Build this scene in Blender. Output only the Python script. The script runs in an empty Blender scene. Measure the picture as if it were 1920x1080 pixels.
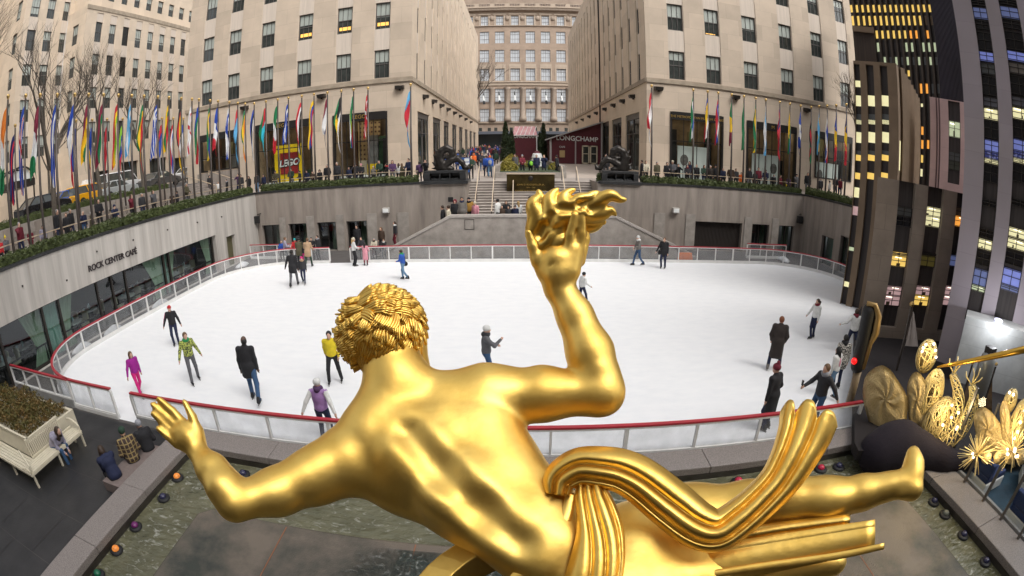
import bpy, math, random
import numpy as np
from mathutils import Matrix, Vector
random.seed(7); RNG = np.random.default_rng(7)
S = bpy.context.scene; COL = S.collection
R = math.radians
# ------------------------------------------------------------------ camera
CAMZ = 6.2
FPX, PIT, YAW, ROLL = 923.02, R(16.056), R(-0.9506), R(-0.2588)
cd = bpy.data.cameras.new('camera'); cam = bpy.data.objects.new('camera', cd); COL.objects.link(cam); S.camera = cam
cd.type = 'PANO'; cd.panorama_type = 'FISHEYE_EQUISOLID'
cd.sensor_width = 36; cd.fisheye_lens = FPX*36/1920; cd.fisheye_fov = R(200); cd.clip_start = 0.05; cd.clip_end = 3000
cam.matrix_world = Matrix.Translation((0, 0, CAMZ)) @ (Matrix.Rotation(-YAW, 3, 'Z') @ Matrix.Rotation(-PIT, 3, 'X') @ Matrix.Rotation(-ROLL, 3, 'Y') @ Matrix.Rotation(math.pi/2, 3, 'X')).to_4x4()
# ------------------------------------------------------------------ sky, sun, exposure
SUN_EL, SUN_AZ = R(50), R(140)        # azimuth from +Y towards +X
w = bpy.data.worlds.new('World'); S.world = w; w.use_nodes = True
wn, wl = w.node_tree.nodes, w.node_tree.links
sky = wn.new('ShaderNodeTexSky'); sky.sky_type = 'NISHITA'; sky.sun_disc = False
sky.sun_elevation = SUN_EL; sky.sun_rotation = SUN_AZ; sky.air_density = 1.0; sky.dust_density = 5.0; sky.ozone_density = 1.0
hs = wn.new('ShaderNodeHueSaturation'); hs.inputs['Saturation'].default_value = 0.22
wl.new(sky.outputs[0], hs.inputs['Color']); wl.new(hs.outputs[0], wn['Background'].inputs['Color'])
wn['Background'].inputs['Strength'].default_value = 0.15
sd = bpy.data.lights.new('sun', 'SUN'); sd.energy = 0.75; sd.angle = R(45); sd.color = (1.0, 0.95, 0.88)
so = bpy.data.objects.new('sun', sd); COL.objects.link(so)
sv = Vector((math.sin(SUN_AZ)*math.cos(SUN_EL), math.cos(SUN_AZ)*math.cos(SUN_EL), math.sin(SUN_EL)))
so.rotation_euler = sv.to_track_quat('Z', 'Y').to_euler(); so.location = (20, -20, 60)
S.view_settings.view_transform = 'Standard'; S.view_settings.look = 'None'
S.view_settings.exposure = 0.82; S.view_settings.gamma = 1.0
S.cycles.max_bounces = 8; S.cycles.diffuse_bounces = 3; S.cycles.glossy_bounces = 4; S.cycles.transparent_max_bounces = 12
S.cycles.use_denoising = True; S.cycles.caustics_reflective = False; S.cycles.caustics_refractive = False
# ------------------------------------------------------------------ picture point -> point in the place (used to measure where things stand)
def ray(x, y):
    dx, dy = (x-960.)/FPX, (540.-y)/FPX; r = math.hypot(dx, dy)+1e-12; t = 2*math.asin(r/2)
    v = np.array([math.sin(t)*dx/r, math.cos(t), math.sin(t)*dy/r])
    c, s = math.cos(ROLL), math.sin(ROLL); v = np.array([c*v[0]-s*v[2], v[1], s*v[0]+c*v[2]])
    c, s = math.cos(PIT), math.sin(PIT); v = np.array([v[0], c*v[1]+s*v[2], -s*v[1]+c*v[2]])
    c, s = math.cos(YAW), math.sin(YAW); return np.array([c*v[0]+s*v[1], -s*v[0]+c*v[1], v[2]])
def at(x, y, Y=None, X=None, z=None, d=None):
    v = ray(x, y)
    k = Y/v[1] if Y is not None else X/v[0] if X is not None else (z-CAMZ)/v[2] if z is not None else d
    return np.array([0, 0, CAMZ]) + v*k
# ------------------------------------------------------------------ materials
MATS = {}
def mat(name, col, rough=0.6, metal=0.0, var=0.0, vscale=3.0, stretch=(1, 1, 1), bump=0.0, bscale=20.0, bstretch=(1, 1, 1), col2=None, spec=0.5,
        rvar=0.0, emit=0.0, alpha=1.0, brick=None, detail=4.0, coat=0.0, thr=None):
    """procedural material: colour mixed to col2 by noise; brick=(width,height,mortar,contrast) lays blocks on walls"""
    if name in MATS: return MATS[name]
    m = bpy.data.materials.new(name); m.use_nodes = True; MATS[name] = m
    n, l = m.node_tree.nodes, m.node_tree.links; b = n['Principled BSDF']
    b.inputs['Base Color'].default_value = (*col, 1); b.inputs['Roughness'].default_value = rough; b.inputs['Metallic'].default_value = metal
    b.inputs['Specular IOR Level'].default_value = spec; b.inputs['Coat Weight'].default_value = coat
    if emit: b.inputs['Emission Color'].default_value = (*col, 1); b.inputs['Emission Strength'].default_value = emit
    if alpha < 1: b.inputs['Alpha'].default_value = alpha
    geo = n.new('ShaderNodeNewGeometry')
    def mapped(st):
        mp = n.new('ShaderNodeMapping'); mp.inputs['Scale'].default_value = st; l.new(geo.outputs['Position'], mp.inputs['Vector']); return mp
    cur = None
    if var or col2 is not None:
        mp = mapped(stretch); nz = n.new('ShaderNodeTexNoise'); nz.inputs['Scale'].default_value = vscale; nz.inputs['Detail'].default_value = detail; nz.inputs['Roughness'].default_value = 0.6
        l.new(mp.outputs[0], nz.inputs['Vector'])
        rp = n.new('ShaderNodeMapRange'); lo, hi = thr if thr else (0.3, 0.7); rp.inputs['From Min'].default_value = lo; rp.inputs['From Max'].default_value = hi
        l.new(nz.outputs['Fac'], rp.inputs['Value'])
        mx = n.new('ShaderNodeMix'); mx.data_type = 'RGBA'; c2 = col2 if col2 is not None else tuple(c*(1-var) for c in col)
        mx.inputs['A'].default_value = (*col, 1); mx.inputs['B'].default_value = (*c2, 1)
        l.new(rp.outputs[0], mx.inputs['Factor']); cur = mx.outputs['Result']
        if rvar:
            rr = n.new('ShaderNodeMapRange'); rr.inputs['To Min'].default_value = rough-rvar; rr.inputs['To Max'].default_value = rough+rvar
            l.new(nz.outputs['Fac'], rr.inputs['Value']); l.new(rr.outputs[0], b.inputs['Roughness'])
    hmap = None
    if brick:
        bw, bh, mo, con = brick
        sx = n.new('ShaderNodeSeparateXYZ'); l.new(geo.outputs['Position'], sx.inputs[0])
        ad = n.new('ShaderNodeMath'); ad.operation = 'ADD'; l.new(sx.outputs['X'], ad.inputs[0]); l.new(sx.outputs['Y'], ad.inputs[1])
        cb = n.new('ShaderNodeCombineXYZ'); l.new(ad.outputs[0], cb.inputs[0]); l.new(sx.outputs['Z'], cb.inputs[1])
        bt = n.new('ShaderNodeTexBrick'); l.new(cb.outputs[0], bt.inputs['Vector']); bt.inputs['Scale'].default_value = 1.0
        bt.inputs['Brick Width'].default_value = bw; bt.inputs['Row Height'].default_value = bh; bt.inputs['Mortar Size'].default_value = mo; bt.inputs['Mortar Smooth'].default_value = 0.2
        bt.inputs['Color1'].default_value = (1, 1, 1, 1); bt.inputs['Color2'].default_value = (1-con,)*3+(1,); bt.inputs['Mortar'].default_value = (1-con*1.7,)*3+(1,); bt.inputs['Bias'].default_value = -0.35
        mm = n.new('ShaderNodeMix'); mm.data_type = 'RGBA'; mm.blend_type = 'MULTIPLY'; mm.inputs['Factor'].default_value = 1
        if cur is None: mm.inputs['A'].default_value = (*col, 1)
        else: l.new(cur, mm.inputs['A'])
        l.new(bt.outputs['Color'], mm.inputs['B']); cur = mm.outputs['Result']
    if cur is not None: l.new(cur, b.inputs['Base Color'])
    if bump:
        mp = mapped(bstretch); nz2 = n.new('ShaderNodeTexNoise'); nz2.inputs['Scale'].default_value = bscale; nz2.inputs['Detail'].default_value = 3
        l.new(mp.outputs[0], nz2.inputs['Vector']); bp = n.new('ShaderNodeBump'); bp.inputs['Strength'].default_value = bump; bp.inputs['Distance'].default_value = 0.03
        l.new(nz2.outputs['Fac'], bp.inputs['Height']); l.new(bp.outputs[0], b.inputs['Normal'])
    return m
def glassy(name, tint, mix, rough=0.03):
    """clear sheet: part see-through, part mirror (real panes, seen from either side)"""
    m = bpy.data.materials.new(name); m.use_nodes = True; MATS[name] = m
    n, l = m.node_tree.nodes, m.node_tree.links; n.remove(n['Principled BSDF'])
    t = n.new('ShaderNodeBsdfTransparent'); t.inputs[0].default_value = (*tint, 1); g = n.new('ShaderNodeBsdfGlossy'); g.inputs['Roughness'].default_value = rough; g.inputs[0].default_value = (.9, .95, 1, 1)
    f = n.new("ShaderNodeLayerWeight"); f.inputs["Blend"].default_value = .25; pw = n.new("ShaderNodeMath"); pw.operation = "POWER"; pw.inputs[1].default_value = 3.0; l.new(f.outputs["Facing"], pw.inputs[0]); f = pw; a = n.new('ShaderNodeMath'); a.operation = 'ADD'; a.inputs[1].default_value = mix; l.new(f.outputs[0], a.inputs[0])
    x = n.new('ShaderNodeMixShader'); l.new(a.outputs[0], x.inputs[0]); l.new(t.outputs[0], x.inputs[1]); l.new(g.outputs[0], x.inputs[2]); l.new(x.outputs[0], n['Material Output'].inputs[0])
    return m
LIME = mat('limestone', (.60, .495, .388), .85, var=.16, vscale=.55, brick=(2.3, 1.42, .006, .24), bump=.15, bscale=9)
LIMES = mat('limestone_side', (.65, .54, .42), .85, var=.14, vscale=.55, brick=(2.3, 1.42, .006, .17), bump=.15, bscale=9)  # same limestone, lightened in colour for the brighter light on side fronts
FLUTE = mat('spandrel_stone', (.64, .555, .47), .85, var=.16, vscale=3, stretch=(3, 3, .12))
LEDGE = mat('stained_ledge', (.40, .33, .25), .9, var=.35, vscale=1.5)
SAKS = mat('brown_stone', (.36, .275, .21), .85, var=.22, vscale=.5, brick=(1.2, .45, .01, .12))
SAKST = mat('tan_trim_stone', (.43, .35, .275), .85, var=.15, vscale=1)
CONC = mat('weathered_granite', (.335, .29, .25), .8, col2=(.185, .158, .138), vscale=1.0, stretch=(1.9, 1.9, .24), thr=(.33, .72), bump=.15, bscale=30, brick=(2.9, 2.1, .004, .10), detail=6)
CONCL = mat('pale_weathered_granite', (.52, .49, .45), .8, col2=(.33, .305, .275), vscale=1.0, stretch=(2.6, 2.6, .13), thr=(.38, .72), bump=.15, bscale=30, brick=(3.4, 2.4, .004, .07), detail=6)  # weathered granite, lightened in colour because this wall is lit more
CONCR = mat('parapet_granite', (.36, .325, .29), .8, var=.35, vscale=2.2, bump=.2, bscale=40, brick=(3.2, 3.0, .004, .06), detail=7)
COPING = mat('speckled_granite', (.30, .265, .245), .55, col2=(.15, .13, .12), vscale=45, detail=2, bump=.1, bscale=60)
COPDARK = mat('wet_granite_face', (.05, .043, .035), .35, var=.5, vscale=4, bump=.2, bscale=30)
SLAB = mat('brown_wet_granite', (.165, .135, .105), .24, col2=(.038, .044, .036), vscale=.8, thr=(.40, .66), detail=13, bump=.35, bscale=40)
SLATE = mat('dark_slate', (.030, .030, .032), .42, col2=(.015, .015, .017), vscale=1.3, detail=7, bump=.15, bscale=25, rvar=.12)
PAVE = mat('terrace_paving', (.36, .315, .28), .8, var=.25, vscale=1.2, bump=.1)
PAVEL = mat('garden_paving', (.47, .40, .345), .8, var=.2, vscale=.7)
ASPH = mat('asphalt', (.06, .06, .062), .8, var=.3, vscale=3)
STEP = mat('stair_stone', (.30, .265, .24), .8, var=.3, vscale=2)
NOSE = mat('stair_nosing', (.52, .47, .42), .75, var=.2, vscale=3)
BLKG = mat('black_granite', (.035, .036, .038), .32, var=.4, vscale=6)
BRONZE = mat('dark_bronze', (.040, .035, .031), .38, metal=.6, var=.4, vscale=7, bump=.1)
PLAQ = mat('bronze_plaque', (.115, .085, .03), .28, metal=.75, col2=(.05, .036, .014), vscale=1.6, thr=(.35, .65))
BRASS = mat('brass', (.62, .42, .16), .3, metal=1.0)
HANDR = mat('pale_brass_rail', (.74, .60, .44), .35, metal=.6)
POLE = mat('bronze_pole', (.075, .062, .055), .4, metal=.5, var=.3, vscale=3)
FRAME = mat('dark_bronze_frame', (.035, .030, .026), .45, metal=.3)
FRAMEG = mat('grey_window_frame', (.095, .088, .082), .55)
WHITEF = mat('white_window_frame', (.42, .42, .43), .5)
GLASS = mat('window_glass', (.06, .068, .064), .06, spec=.8, var=.5, vscale=1.5)
GLASSR = mat('grey_window_glass', (.05, .052, .055), .05, spec=1.0, var=.6, vscale=.6)
BLIND = mat('pale_blind', (.42, .46, .42), .5, var=.12, vscale=2, coat=.4)
BLINDW = mat('white_blind', (.50, .53, .56), .5, var=.14, vscale=1.2, coat=.3)
CLEAR = glassy('clear_panel', (.90, .93, .93), .02)
FROST = glassy('scuffed_panel', (.84, .85, .86), .03, .12)
_n, _l = FROST.node_tree.nodes, FROST.node_tree.links; _o = _n['Material Output']; _s = _o.inputs[0].links[0].from_socket; _d = _n.new('ShaderNodeBsdfDiffuse'); _d.inputs[0].default_value = (.55, .56, .57, 1); _x = _n.new('ShaderNodeMixShader')
_z = _n.new('ShaderNodeTexNoise'); _z.inputs['Scale'].default_value = 2.5; _z.inputs['Detail'].default_value = 8; _g = _n.new('ShaderNodeNewGeometry'); _l.new(_g.outputs['Position'], _z.inputs['Vector']); _m = _n.new('ShaderNodeMapRange'); _m.inputs['From Min'].default_value = .3; _m.inputs['From Max'].default_value = .75; _m.inputs['To Min'].default_value = .08; _m.inputs['To Max'].default_value = .32; _l.new(_z.outputs['Fac'], _m.inputs[0])
_l.new(_m.outputs[0], _x.inputs[0]); _l.new(_s, _x.inputs[1]); _l.new(_d.outputs[0], _x.inputs[2]); _l.new(_x.outputs[0], _o.inputs[0])
PANE = glassy('dark_pane', (.62, .70, .68), .08)
SHOPG = glassy('shop_glass', (.86, .88, .86), .04)
ICE = mat('ice', (.80, .808, .815), .45, col2=(.73, .745, .765), vscale=1.6, stretch=(1, 2.2, 1), detail=12, thr=(.36, .80), spec=.22, bump=.05, bscale=60)
RED = mat('red_rail', (.43, .030, .045), .4, var=.25, vscale=2)
WHITE = mat('white_paint', (.74, .73, .71), .5, var=.14, vscale=2.5)
BOARD = mat('grey_kickboard', (.36, .36, .355), .6, var=.3, vscale=2)
CREAM = mat('cream_paint', (.66, .60, .46), .5, var=.12, vscale=5)
STEEL = mat('dark_steel', (.16, .15, .14), .35, metal=.8)
HEDGE = mat('hedge_leaf', (.040, .060, .016), .6, col2=(.085, .105, .03), vscale=9)
YSHRUB = mat('golden_shrub', (.30, .24, .03), .6, col2=(.16, .15, .02), vscale=5)
EVERG = mat('evergreen_leaf', (.022, .040, .016), .7, col2=(.045, .070, .025), vscale=5)
HEATH = mat('rust_heather', (.16, .085, .02), .7, col2=(.075, .085, .02), vscale=3.5)
BARK = mat('bark', (.115, .095, .075), .9, var=.4, vscale=12)
MAROON = mat('maroon_canvas', (.105, .014, .024), .6, var=.25, vscale=1.5)
PINKC = mat('pink_canvas_roof', (.50, .18, .20), .45, col2=(.66, .42, .42), vscale=2, stretch=(1, .3, 1))
BLACKM = mat('black_matte', (.012, .012, .013), .6)
DARKI = mat('dark_interior', (.020, .018, .017), .8)
WARMI = mat('shop_interior', (.30, .215, .13), .7, var=.5, vscale=1.2); SHOPL = mat('shop_ceiling_light', (1, .86, .62), .5, emit=5.0)
GOLDL = mat('gold_letter', (.72, .48, .13), .35, metal=.8)
WHITEP = mat('white_panel', (.74, .76, .75), .5)
# gold leaf of the statue
GOLD = mat('gold_leaf', (.93, .635, .17), .46, metal=1.0, col2=(.82, .53, .12), vscale=3.2, detail=9, rvar=.09, bump=.09, bscale=11, thr=(.38, .66))
GOLDH = mat('gold_leaf_crisp', (.93, .63, .165), .38, metal=1.0, col2=(.82, .52, .11), vscale=5, detail=7, rvar=.08, bump=.10, bscale=14)
# ------------------------------------------------------------------ object helpers
def wm(o):
    m = o.matrix_basis.copy()
    while o.parent: o = o.parent; m = o.matrix_basis @ m
    return m
def tag(o, label=None, cat=None, group=None, kind=None):
    if label: o['label'] = label
    if cat: o['category'] = cat
    if group: o['group'] = group
    if kind: o['kind'] = kind
    return o
def thing(name, label, cat, loc=(0, 0, 0), rz=0.0, group=None):
    o = bpy.data.objects.new(name, None); COL.objects.link(o); o.location = loc; o.rotation_euler = (0, 0, rz); o.empty_display_size = .2
    return tag(o, label, cat, group)
def mk_mesh(name, V, F, mats, midx=None, smooth=False):
    me = bpy.data.meshes.new(name); V = np.asarray(V, np.float32)
    if isinstance(F, np.ndarray):
        nf, k = F.shape; tot = np.full(nf, k, np.int32); loops = F.reshape(-1).astype(np.int32)
    else:
        tot = np.array([len(f) for f in F], np.int32); loops = np.array([i for f in F for i in f], np.int32); nf = len(F)
    me.vertices.add(len(V)); me.vertices.foreach_set('co', V.reshape(-1)); me.loops.add(len(loops)); me.loops.foreach_set('vertex_index', loops)
    me.polygons.add(nf); st = np.zeros(nf, np.int32); st[1:] = np.cumsum(tot)[:-1]; me.polygons.foreach_set('loop_start', st); me.polygons.foreach_set('loop_total', tot)
    for m in (mats if isinstance(mats, (list, tuple)) else [mats]): me.materials.append(m)
    if midx is not None: me.polygons.foreach_set('material_index', np.asarray(midx, np.int32))
    me.polygons.foreach_set('use_smooth', np.full(nf, bool(smooth)))
    me.update(calc_edges=True); return me
def link(name, me, parent=None):
    o = bpy.data.objects.new(name, me); COL.objects.link(o)
    if parent: o.parent = parent
    return o
class MB:
    """collects shapes given in place coordinates, then links them as ONE mesh object"""
    def __init__(s): s.v = []; s.f = []; s.m = []; s.cur = 0
    def face(s, pts):
        i = len(s.v); s.v += [tuple(p) for p in pts]; s.f.append(list(range(i, i+len(pts)))); s.m.append(s.cur); return s
    def grid(s, P, closed=False, caps=False):
        """P[i][j] points, quads between rows; closed in j"""
        base = len(s.v); n, k = len(P), len(P[0])
        for r in P: s.v += [tuple(p) for p in r]
        for i in range(n-1):
            for j in range(k if closed else k-1):
                a, b = base+i*k+j, base+i*k+(j+1) % k; s.f.append([a, b, b+k, a+k]); s.m.append(s.cur)
        if caps:
            s.f.append([base+j for j in range(k)][::-1]); s.f.append([base+(n-1)*k+j for j in range(k)]); s.m += [s.cur]*2
        return s
    def box(s, x0, x1, y0, y1, z0, z1, rz=0.0, c=None):
        if rz:
            cx, cy = c if c else ((x0+x1)/2, (y0+y1)/2); ca, sa = math.cos(rz), math.sin(rz)
            q = lambda x, y: (cx+(x-cx)*ca-(y-cy)*sa, cy+(x-cx)*sa+(y-cy)*ca)
        else: q = lambda x, y: (x, y)
        P = [(x0, y0), (x1, y0), (x1, y1), (x0, y1)]; i = len(s.v)
        for z in (z0, z1): s.v += [(*q(*p), z) for p in P]
        for f in ((3, 2, 1, 0), (4, 5, 6, 7), (0, 1, 5, 4), (1, 2, 6, 5), (2, 3, 7, 6), (3, 0, 4, 7)): s.f.append([i+k for k in f]); s.m.append(s.cur)
        return s
    def bar(s, a, b, wd, ht=None, up=(0, 0, 1)):
        """rectangular bar from a to b"""
        a, b = Vector(a), Vector(b); d = (b-a).normalized(); u = Vector(up)
        if abs(d.dot(u)) > .98: u = Vector((0, 1, 0))
        x = d.cross(u).normalized(); y = x.cross(d).normalized(); ht = ht or wd; x *= wd/2; y *= ht/2
        return s.grid([[a-x-y, a+x-y, a+x+y, a-x+y], [b-x-y, b+x-y, b+x+y, b-x+y]], True, True)
    def tube(s, P, rad, n=8, caps=True, flat=None):
        """tube through P with radii rad"""
        P = [Vector(p) for p in P]; rad = rad if hasattr(rad, '__len__') else [rad]*len(P); rows = []; ref = None
        for i, p in enumerate(P):
            d = (P[min(i+1, len(P)-1)]-P[max(i-1, 0)]).normalized()
            if ref is None: ref = Vector((0, 0, 1)) if abs(d.z) < .9 else Vector((1, 0, 0))
            x = d.cross(ref).normalized(); y = x.cross(d).normalized(); ref = y
            rows.append([p+x*math.cos(2*math.pi*k/n)*rad[i]+y*math.sin(2*math.pi*k/n)*rad[i] for k in range(n)])
        return s.grid(rows, True, caps)
    def prism(s, poly, z0, z1):
        n = len(poly); i = len(s.v); s.v += [(p[0], p[1], z0) for p in poly]+[(p[0], p[1], z1) for p in poly]
        s.f.append(list(range(i, i+n))[::-1]); s.f.append(list(range(i+n, i+2*n))); s.m += [s.cur]*2
        for k in range(n): s.f.append([i+k, i+(k+1) % n, i+n+(k+1) % n, i+n+k]); s.m.append(s.cur)
        return s
    def lathe(s, c, prof, n=14):
        return s.grid([[(c[0]+r*math.cos(2*math.pi*k/n), c[1]+r*math.sin(2*math.pi*k/n), c[2]+z) for k in range(n)] for r, z in prof], True, True)
    def ball(s, c, r, n=10, sq=(1, 1, 1)):
        rows = []
        for i in range(n//2+1):
            a = math.pi*i/(n//2); rr = max(math.sin(a), .01)
            rows.append([(c[0]+r*sq[0]*rr*math.cos(2*math.pi*k/n), c[1]+r*sq[1]*rr*math.sin(2*math.pi*k/n), c[2]-r*sq[2]*math.cos(a)) for k in range(n)])
        return s.grid(rows, True, True)
    def add(s, V, F):
        i = len(s.v); s.v += [tuple(p) for p in V]; s.f += [[i+k for k in f] for f in F]; s.m += [s.cur]*len(F); return s
    def build(s, name, mats, parent=None, smooth=False, bevel=0.0):
        V = np.array(s.v, float)
        if parent is not None:
            M = np.array(wm(parent).inverted()); V = V @ M[:3, :3].T + M[:3, 3]
        me = mk_mesh(name, V, s.f, mats, s.m, smooth); o = link(name, me, parent)
        if bevel:
            b = o.modifiers.new('bevel', 'BEVEL'); b.width = bevel; b.segments = 2; b.limit_method = 'ANGLE'
        return o
def each(mb, name, mats, parent, smooth=False):
    """every connected piece of mb becomes a part of its own"""
    n = len(mb.v); par = list(range(n))
    def find(i):
        while par[i] != i: par[i] = par[par[i]]; i = par[i]
        return i
    for f in mb.f:
        r = find(f[0])
        for i in f[1:]: par[find(i)] = r
    G = {}
    for f, k in zip(mb.f, mb.m): G.setdefault(find(f[0]), []).append((f, k))
    for fs in G.values():
        q = MB(); mp = {}
        for f, k in fs:
            for i in f:
                if i not in mp: mp[i] = len(q.v); q.v.append(mb.v[i])
            q.f.append([mp[i] for i in f]); q.m.append(k)
        q.build(name, mats, parent, smooth)
def struct(o): o['kind'] = 'structure'; return o
def copy_tree(o, parent=None, name=None):
    c = o.copy(); COL.objects.link(c)
    if parent: c.parent = parent
    for ch in list(o.children): copy_tree(ch, c)
    return c
def text(body, size, origin, right, up, m, name, parent, depth=.02, align='CENTER', shear=0.0, bold=0.0):
    """lettering as a solid mesh part: origin is the baseline's middle (or left)"""
    cu = bpy.data.curves.new(name, 'FONT'); cu.body = body; cu.size = size; cu.align_x = align; cu.extrude = depth/2; cu.shear = shear; cu.offset = bold; cu.resolution_u = 3
    t = bpy.data.objects.new(name, cu); COL.objects.link(t)
    dg = bpy.context.evaluated_depsgraph_get(); me = bpy.data.meshes.new_from_object(t.evaluated_get(dg)); bpy.data.objects.remove(t); bpy.data.curves.remove(cu)
    r, u = Vector(right).normalized(), Vector(up).normalized(); nn = r.cross(u)
    M = Matrix((r, u, nn)).transposed().to_4x4(); M.translation = Vector(origin)
    if parent is not None: M = wm(parent).inverted() @ M
    me.transform(M); me.materials.clear(); me.materials.append(m); me.name = name
    return link(name, me, parent)
# ------------------------------------------------------------------ smooth solids: distance fields meshed by surface nets
def sdf_mesh(prims, h, pad=None):
    lo = np.full(3, 1e9); hi = -lo
    for p in prims:
        if p[-1] == 's': continue
        if p[0] == 'c': pts = np.array([p[1], p[2]], float); r = max(p[3], p[4])
        else: pts = np.array([p[1]], float); r = max(p[2])
        lo = np.minimum(lo, pts.min(0)-r); hi = np.maximum(hi, pts.max(0)+r)
    lo -= 3*h; hi += 3*h; n = np.ceil((hi-lo)/h).astype(int)+1
    ax = [(lo[i]+h*np.arange(n[i])).astype(np.float32) for i in range(3)]
    F = np.full(n, 1e3, np.float32)
    for p in prims:
        k = p[-2]; op = p[-1]
        if p[0] == 'c': a, b, ra, rb = np.array(p[1], float), np.array(p[2], float), p[3], p[4]; pl, ph = np.minimum(a, b)-max(ra, rb), np.maximum(a, b)+max(ra, rb)
        else: a = np.array(p[1], float); rr = np.array(p[2], float); M = p[3]; pl, ph = a-rr.max(), a+rr.max()
        m = k+2*h
        i0 = np.clip(np.floor((pl-m-lo)/h).astype(int), 0, n-1); i1 = np.clip(np.ceil((ph+m-lo)/h).astype(int)+1, 1, n)
        if (i1 <= i0).any(): continue
        sl = tuple(slice(i0[i], i1[i]) for i in range(3))
        X, Y, Z = np.meshgrid(*[ax[i][sl[i]] for i in range(3)], indexing='ij', sparse=True)
        X, Y, Z = X-np.float32(a[0]), Y-np.float32(a[1]), Z-np.float32(a[2])
        if p[0] == 'c':
            ab = b-a; L = float(ab@ab)+1e-12
            t = np.clip((X*ab[0]+Y*ab[1]+Z*ab[2])/L, 0, 1).astype(np.float32)
            d = np.sqrt((X-t*ab[0])**2+(Y-t*ab[1])**2+(Z-t*ab[2])**2)-(ra+(rb-ra)*t)
        else:
            q = [(X*M[0][i]+Y*M[1][i]+Z*M[2][i]) for i in range(3)] if M is not None else [X, Y, Z]
            k0 = np.sqrt(sum((q[i]/rr[i])**2 for i in range(3)))+1e-6; k1 = np.sqrt(sum((q[i]/rr[i]**2)**2 for i in range(3)))+1e-6
            d = k0*(k0-1)/k1
        f = F[sl]; d = d.astype(np.float32)
        if op == 'u':
            hh = np.maximum(k-np.abs(f-d), 0)/max(k, 1e-6); F[sl] = np.minimum(f, d)-hh*hh*k*.25
        else:
            hh = np.maximum(k-np.abs(f+d), 0)/max(k, 1e-6); F[sl] = np.maximum(f, -d)+hh*hh*k*.25
    neg = F < 0
    c = np.zeros(n-1, np.int8)
    for dx in (0, 1):
        for dy in (0, 1):
            for dz in (0, 1): c += neg[dx:n[0]-1+dx, dy:n[1]-1+dy, dz:n[2]-1+dz]
    act = np.argwhere((c > 0) & (c < 8)); vid = np.full(n-1, -1, np.int32); vid[tuple(act.T)] = np.arange(len(act))
    corner = {(dx, dy, dz): F[act[:, 0]+dx, act[:, 1]+dy, act[:, 2]+dz] for dx in (0, 1) for dy in (0, 1) for dz in (0, 1)}
    acc = np.zeros((len(act), 3)); cnt = np.zeros(len(act))
    for axn in range(3):
        for u in (0, 1):
            for v in (0, 1):
                q0 = [0, 0, 0]; o = [i for i in range(3) if i != axn]; q0[o[0]] = u; q0[o[1]] = v; q1 = list(q0); q1[axn] = 1
                f0, f1 = corner[tuple(q0)], corner[tuple(q1)]; s = (f0 < 0) != (f1 < 0); t = np.where(s, f0/np.where(f0-f1 == 0, 1, f0-f1), 0)
                pt = np.zeros((len(act), 3)); pt[:, o[0]] = u; pt[:, o[1]] = v; pt[:, axn] = t
                acc += pt*s[:, None]; cnt += s
    V = lo+h*(act+acc/np.maximum(cnt, 1)[:, None]); Q = []
    for axn in range(3):
        o = [i for i in range(3) if i != axn]
        A = [slice(None)]*3; B = [slice(None)]*3; A[axn] = slice(0, -1); B[axn] = slice(1, None)
        e = np.argwhere(neg[tuple(A)] != neg[tuple(B)]); e = e[(e[:, o[0]] > 0) & (e[:, o[1]] > 0) & (e[:, o[0]] < n[o[0]]-1) & (e[:, o[1]] < n[o[1]]-1)]
        fl = neg[tuple(e.T)]
        def cell(du, dv):
            q = e.copy(); q[:, o[0]] -= du; q[:, o[1]] -= dv; return vid[tuple(q.T)]
        q = np.stack([cell(0, 0), cell(1, 0), cell(1, 1), cell(0, 1)], 1)
        flip = fl if axn != 1 else ~fl
        q[~flip] = q[~flip][:, ::-1]; Q.append(q)
    Q = np.concatenate(Q); Q = Q[(Q >= 0).all(1)]
    return V, Q
def solid(name, prims, h, m, parent=None, M=None):
    V, Q = sdf_mesh(prims, h)
    if parent is not None and M is None: M = np.array(wm(parent).inverted())
    if M is not None: V = V @ M[:3, :3].T + M[:3, 3]
    return link(name, mk_mesh(name, V, Q, m, None, True), parent)
def cap(a, b, ra, rb=None, k=.05, op='u'): return ('c', a, b, ra, ra if rb is None else rb, k, op)
def ell(c, r, M=None, k=.05, op='u'): return ('e', c, r, M, k, op)
def leaves(mb, pts, size, spread=1.0, rng=RNG):
    """small leaf-sized faces at pts"""
    n = len(pts); a = rng.normal(size=(n, 3)); a /= np.linalg.norm(a, axis=1)[:, None]; b = np.cross(a, rng.normal(size=(n, 3))); b /= np.linalg.norm(b, axis=1)[:, None]
    s = size*rng.uniform(.6, 1.3, n)[:, None]; P = np.asarray(pts)
    i = len(mb.v); V = np.stack([P-a*s, P+b*s*.45, P+a*s, P-b*s*.45], 1).reshape(-1, 3); mb.v += [tuple(v) for v in V]
    mb.f += [[i+4*k, i+4*k+1, i+4*k+2, i+4*k+3] for k in range(n)]; mb.m += [mb.cur]*n
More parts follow.
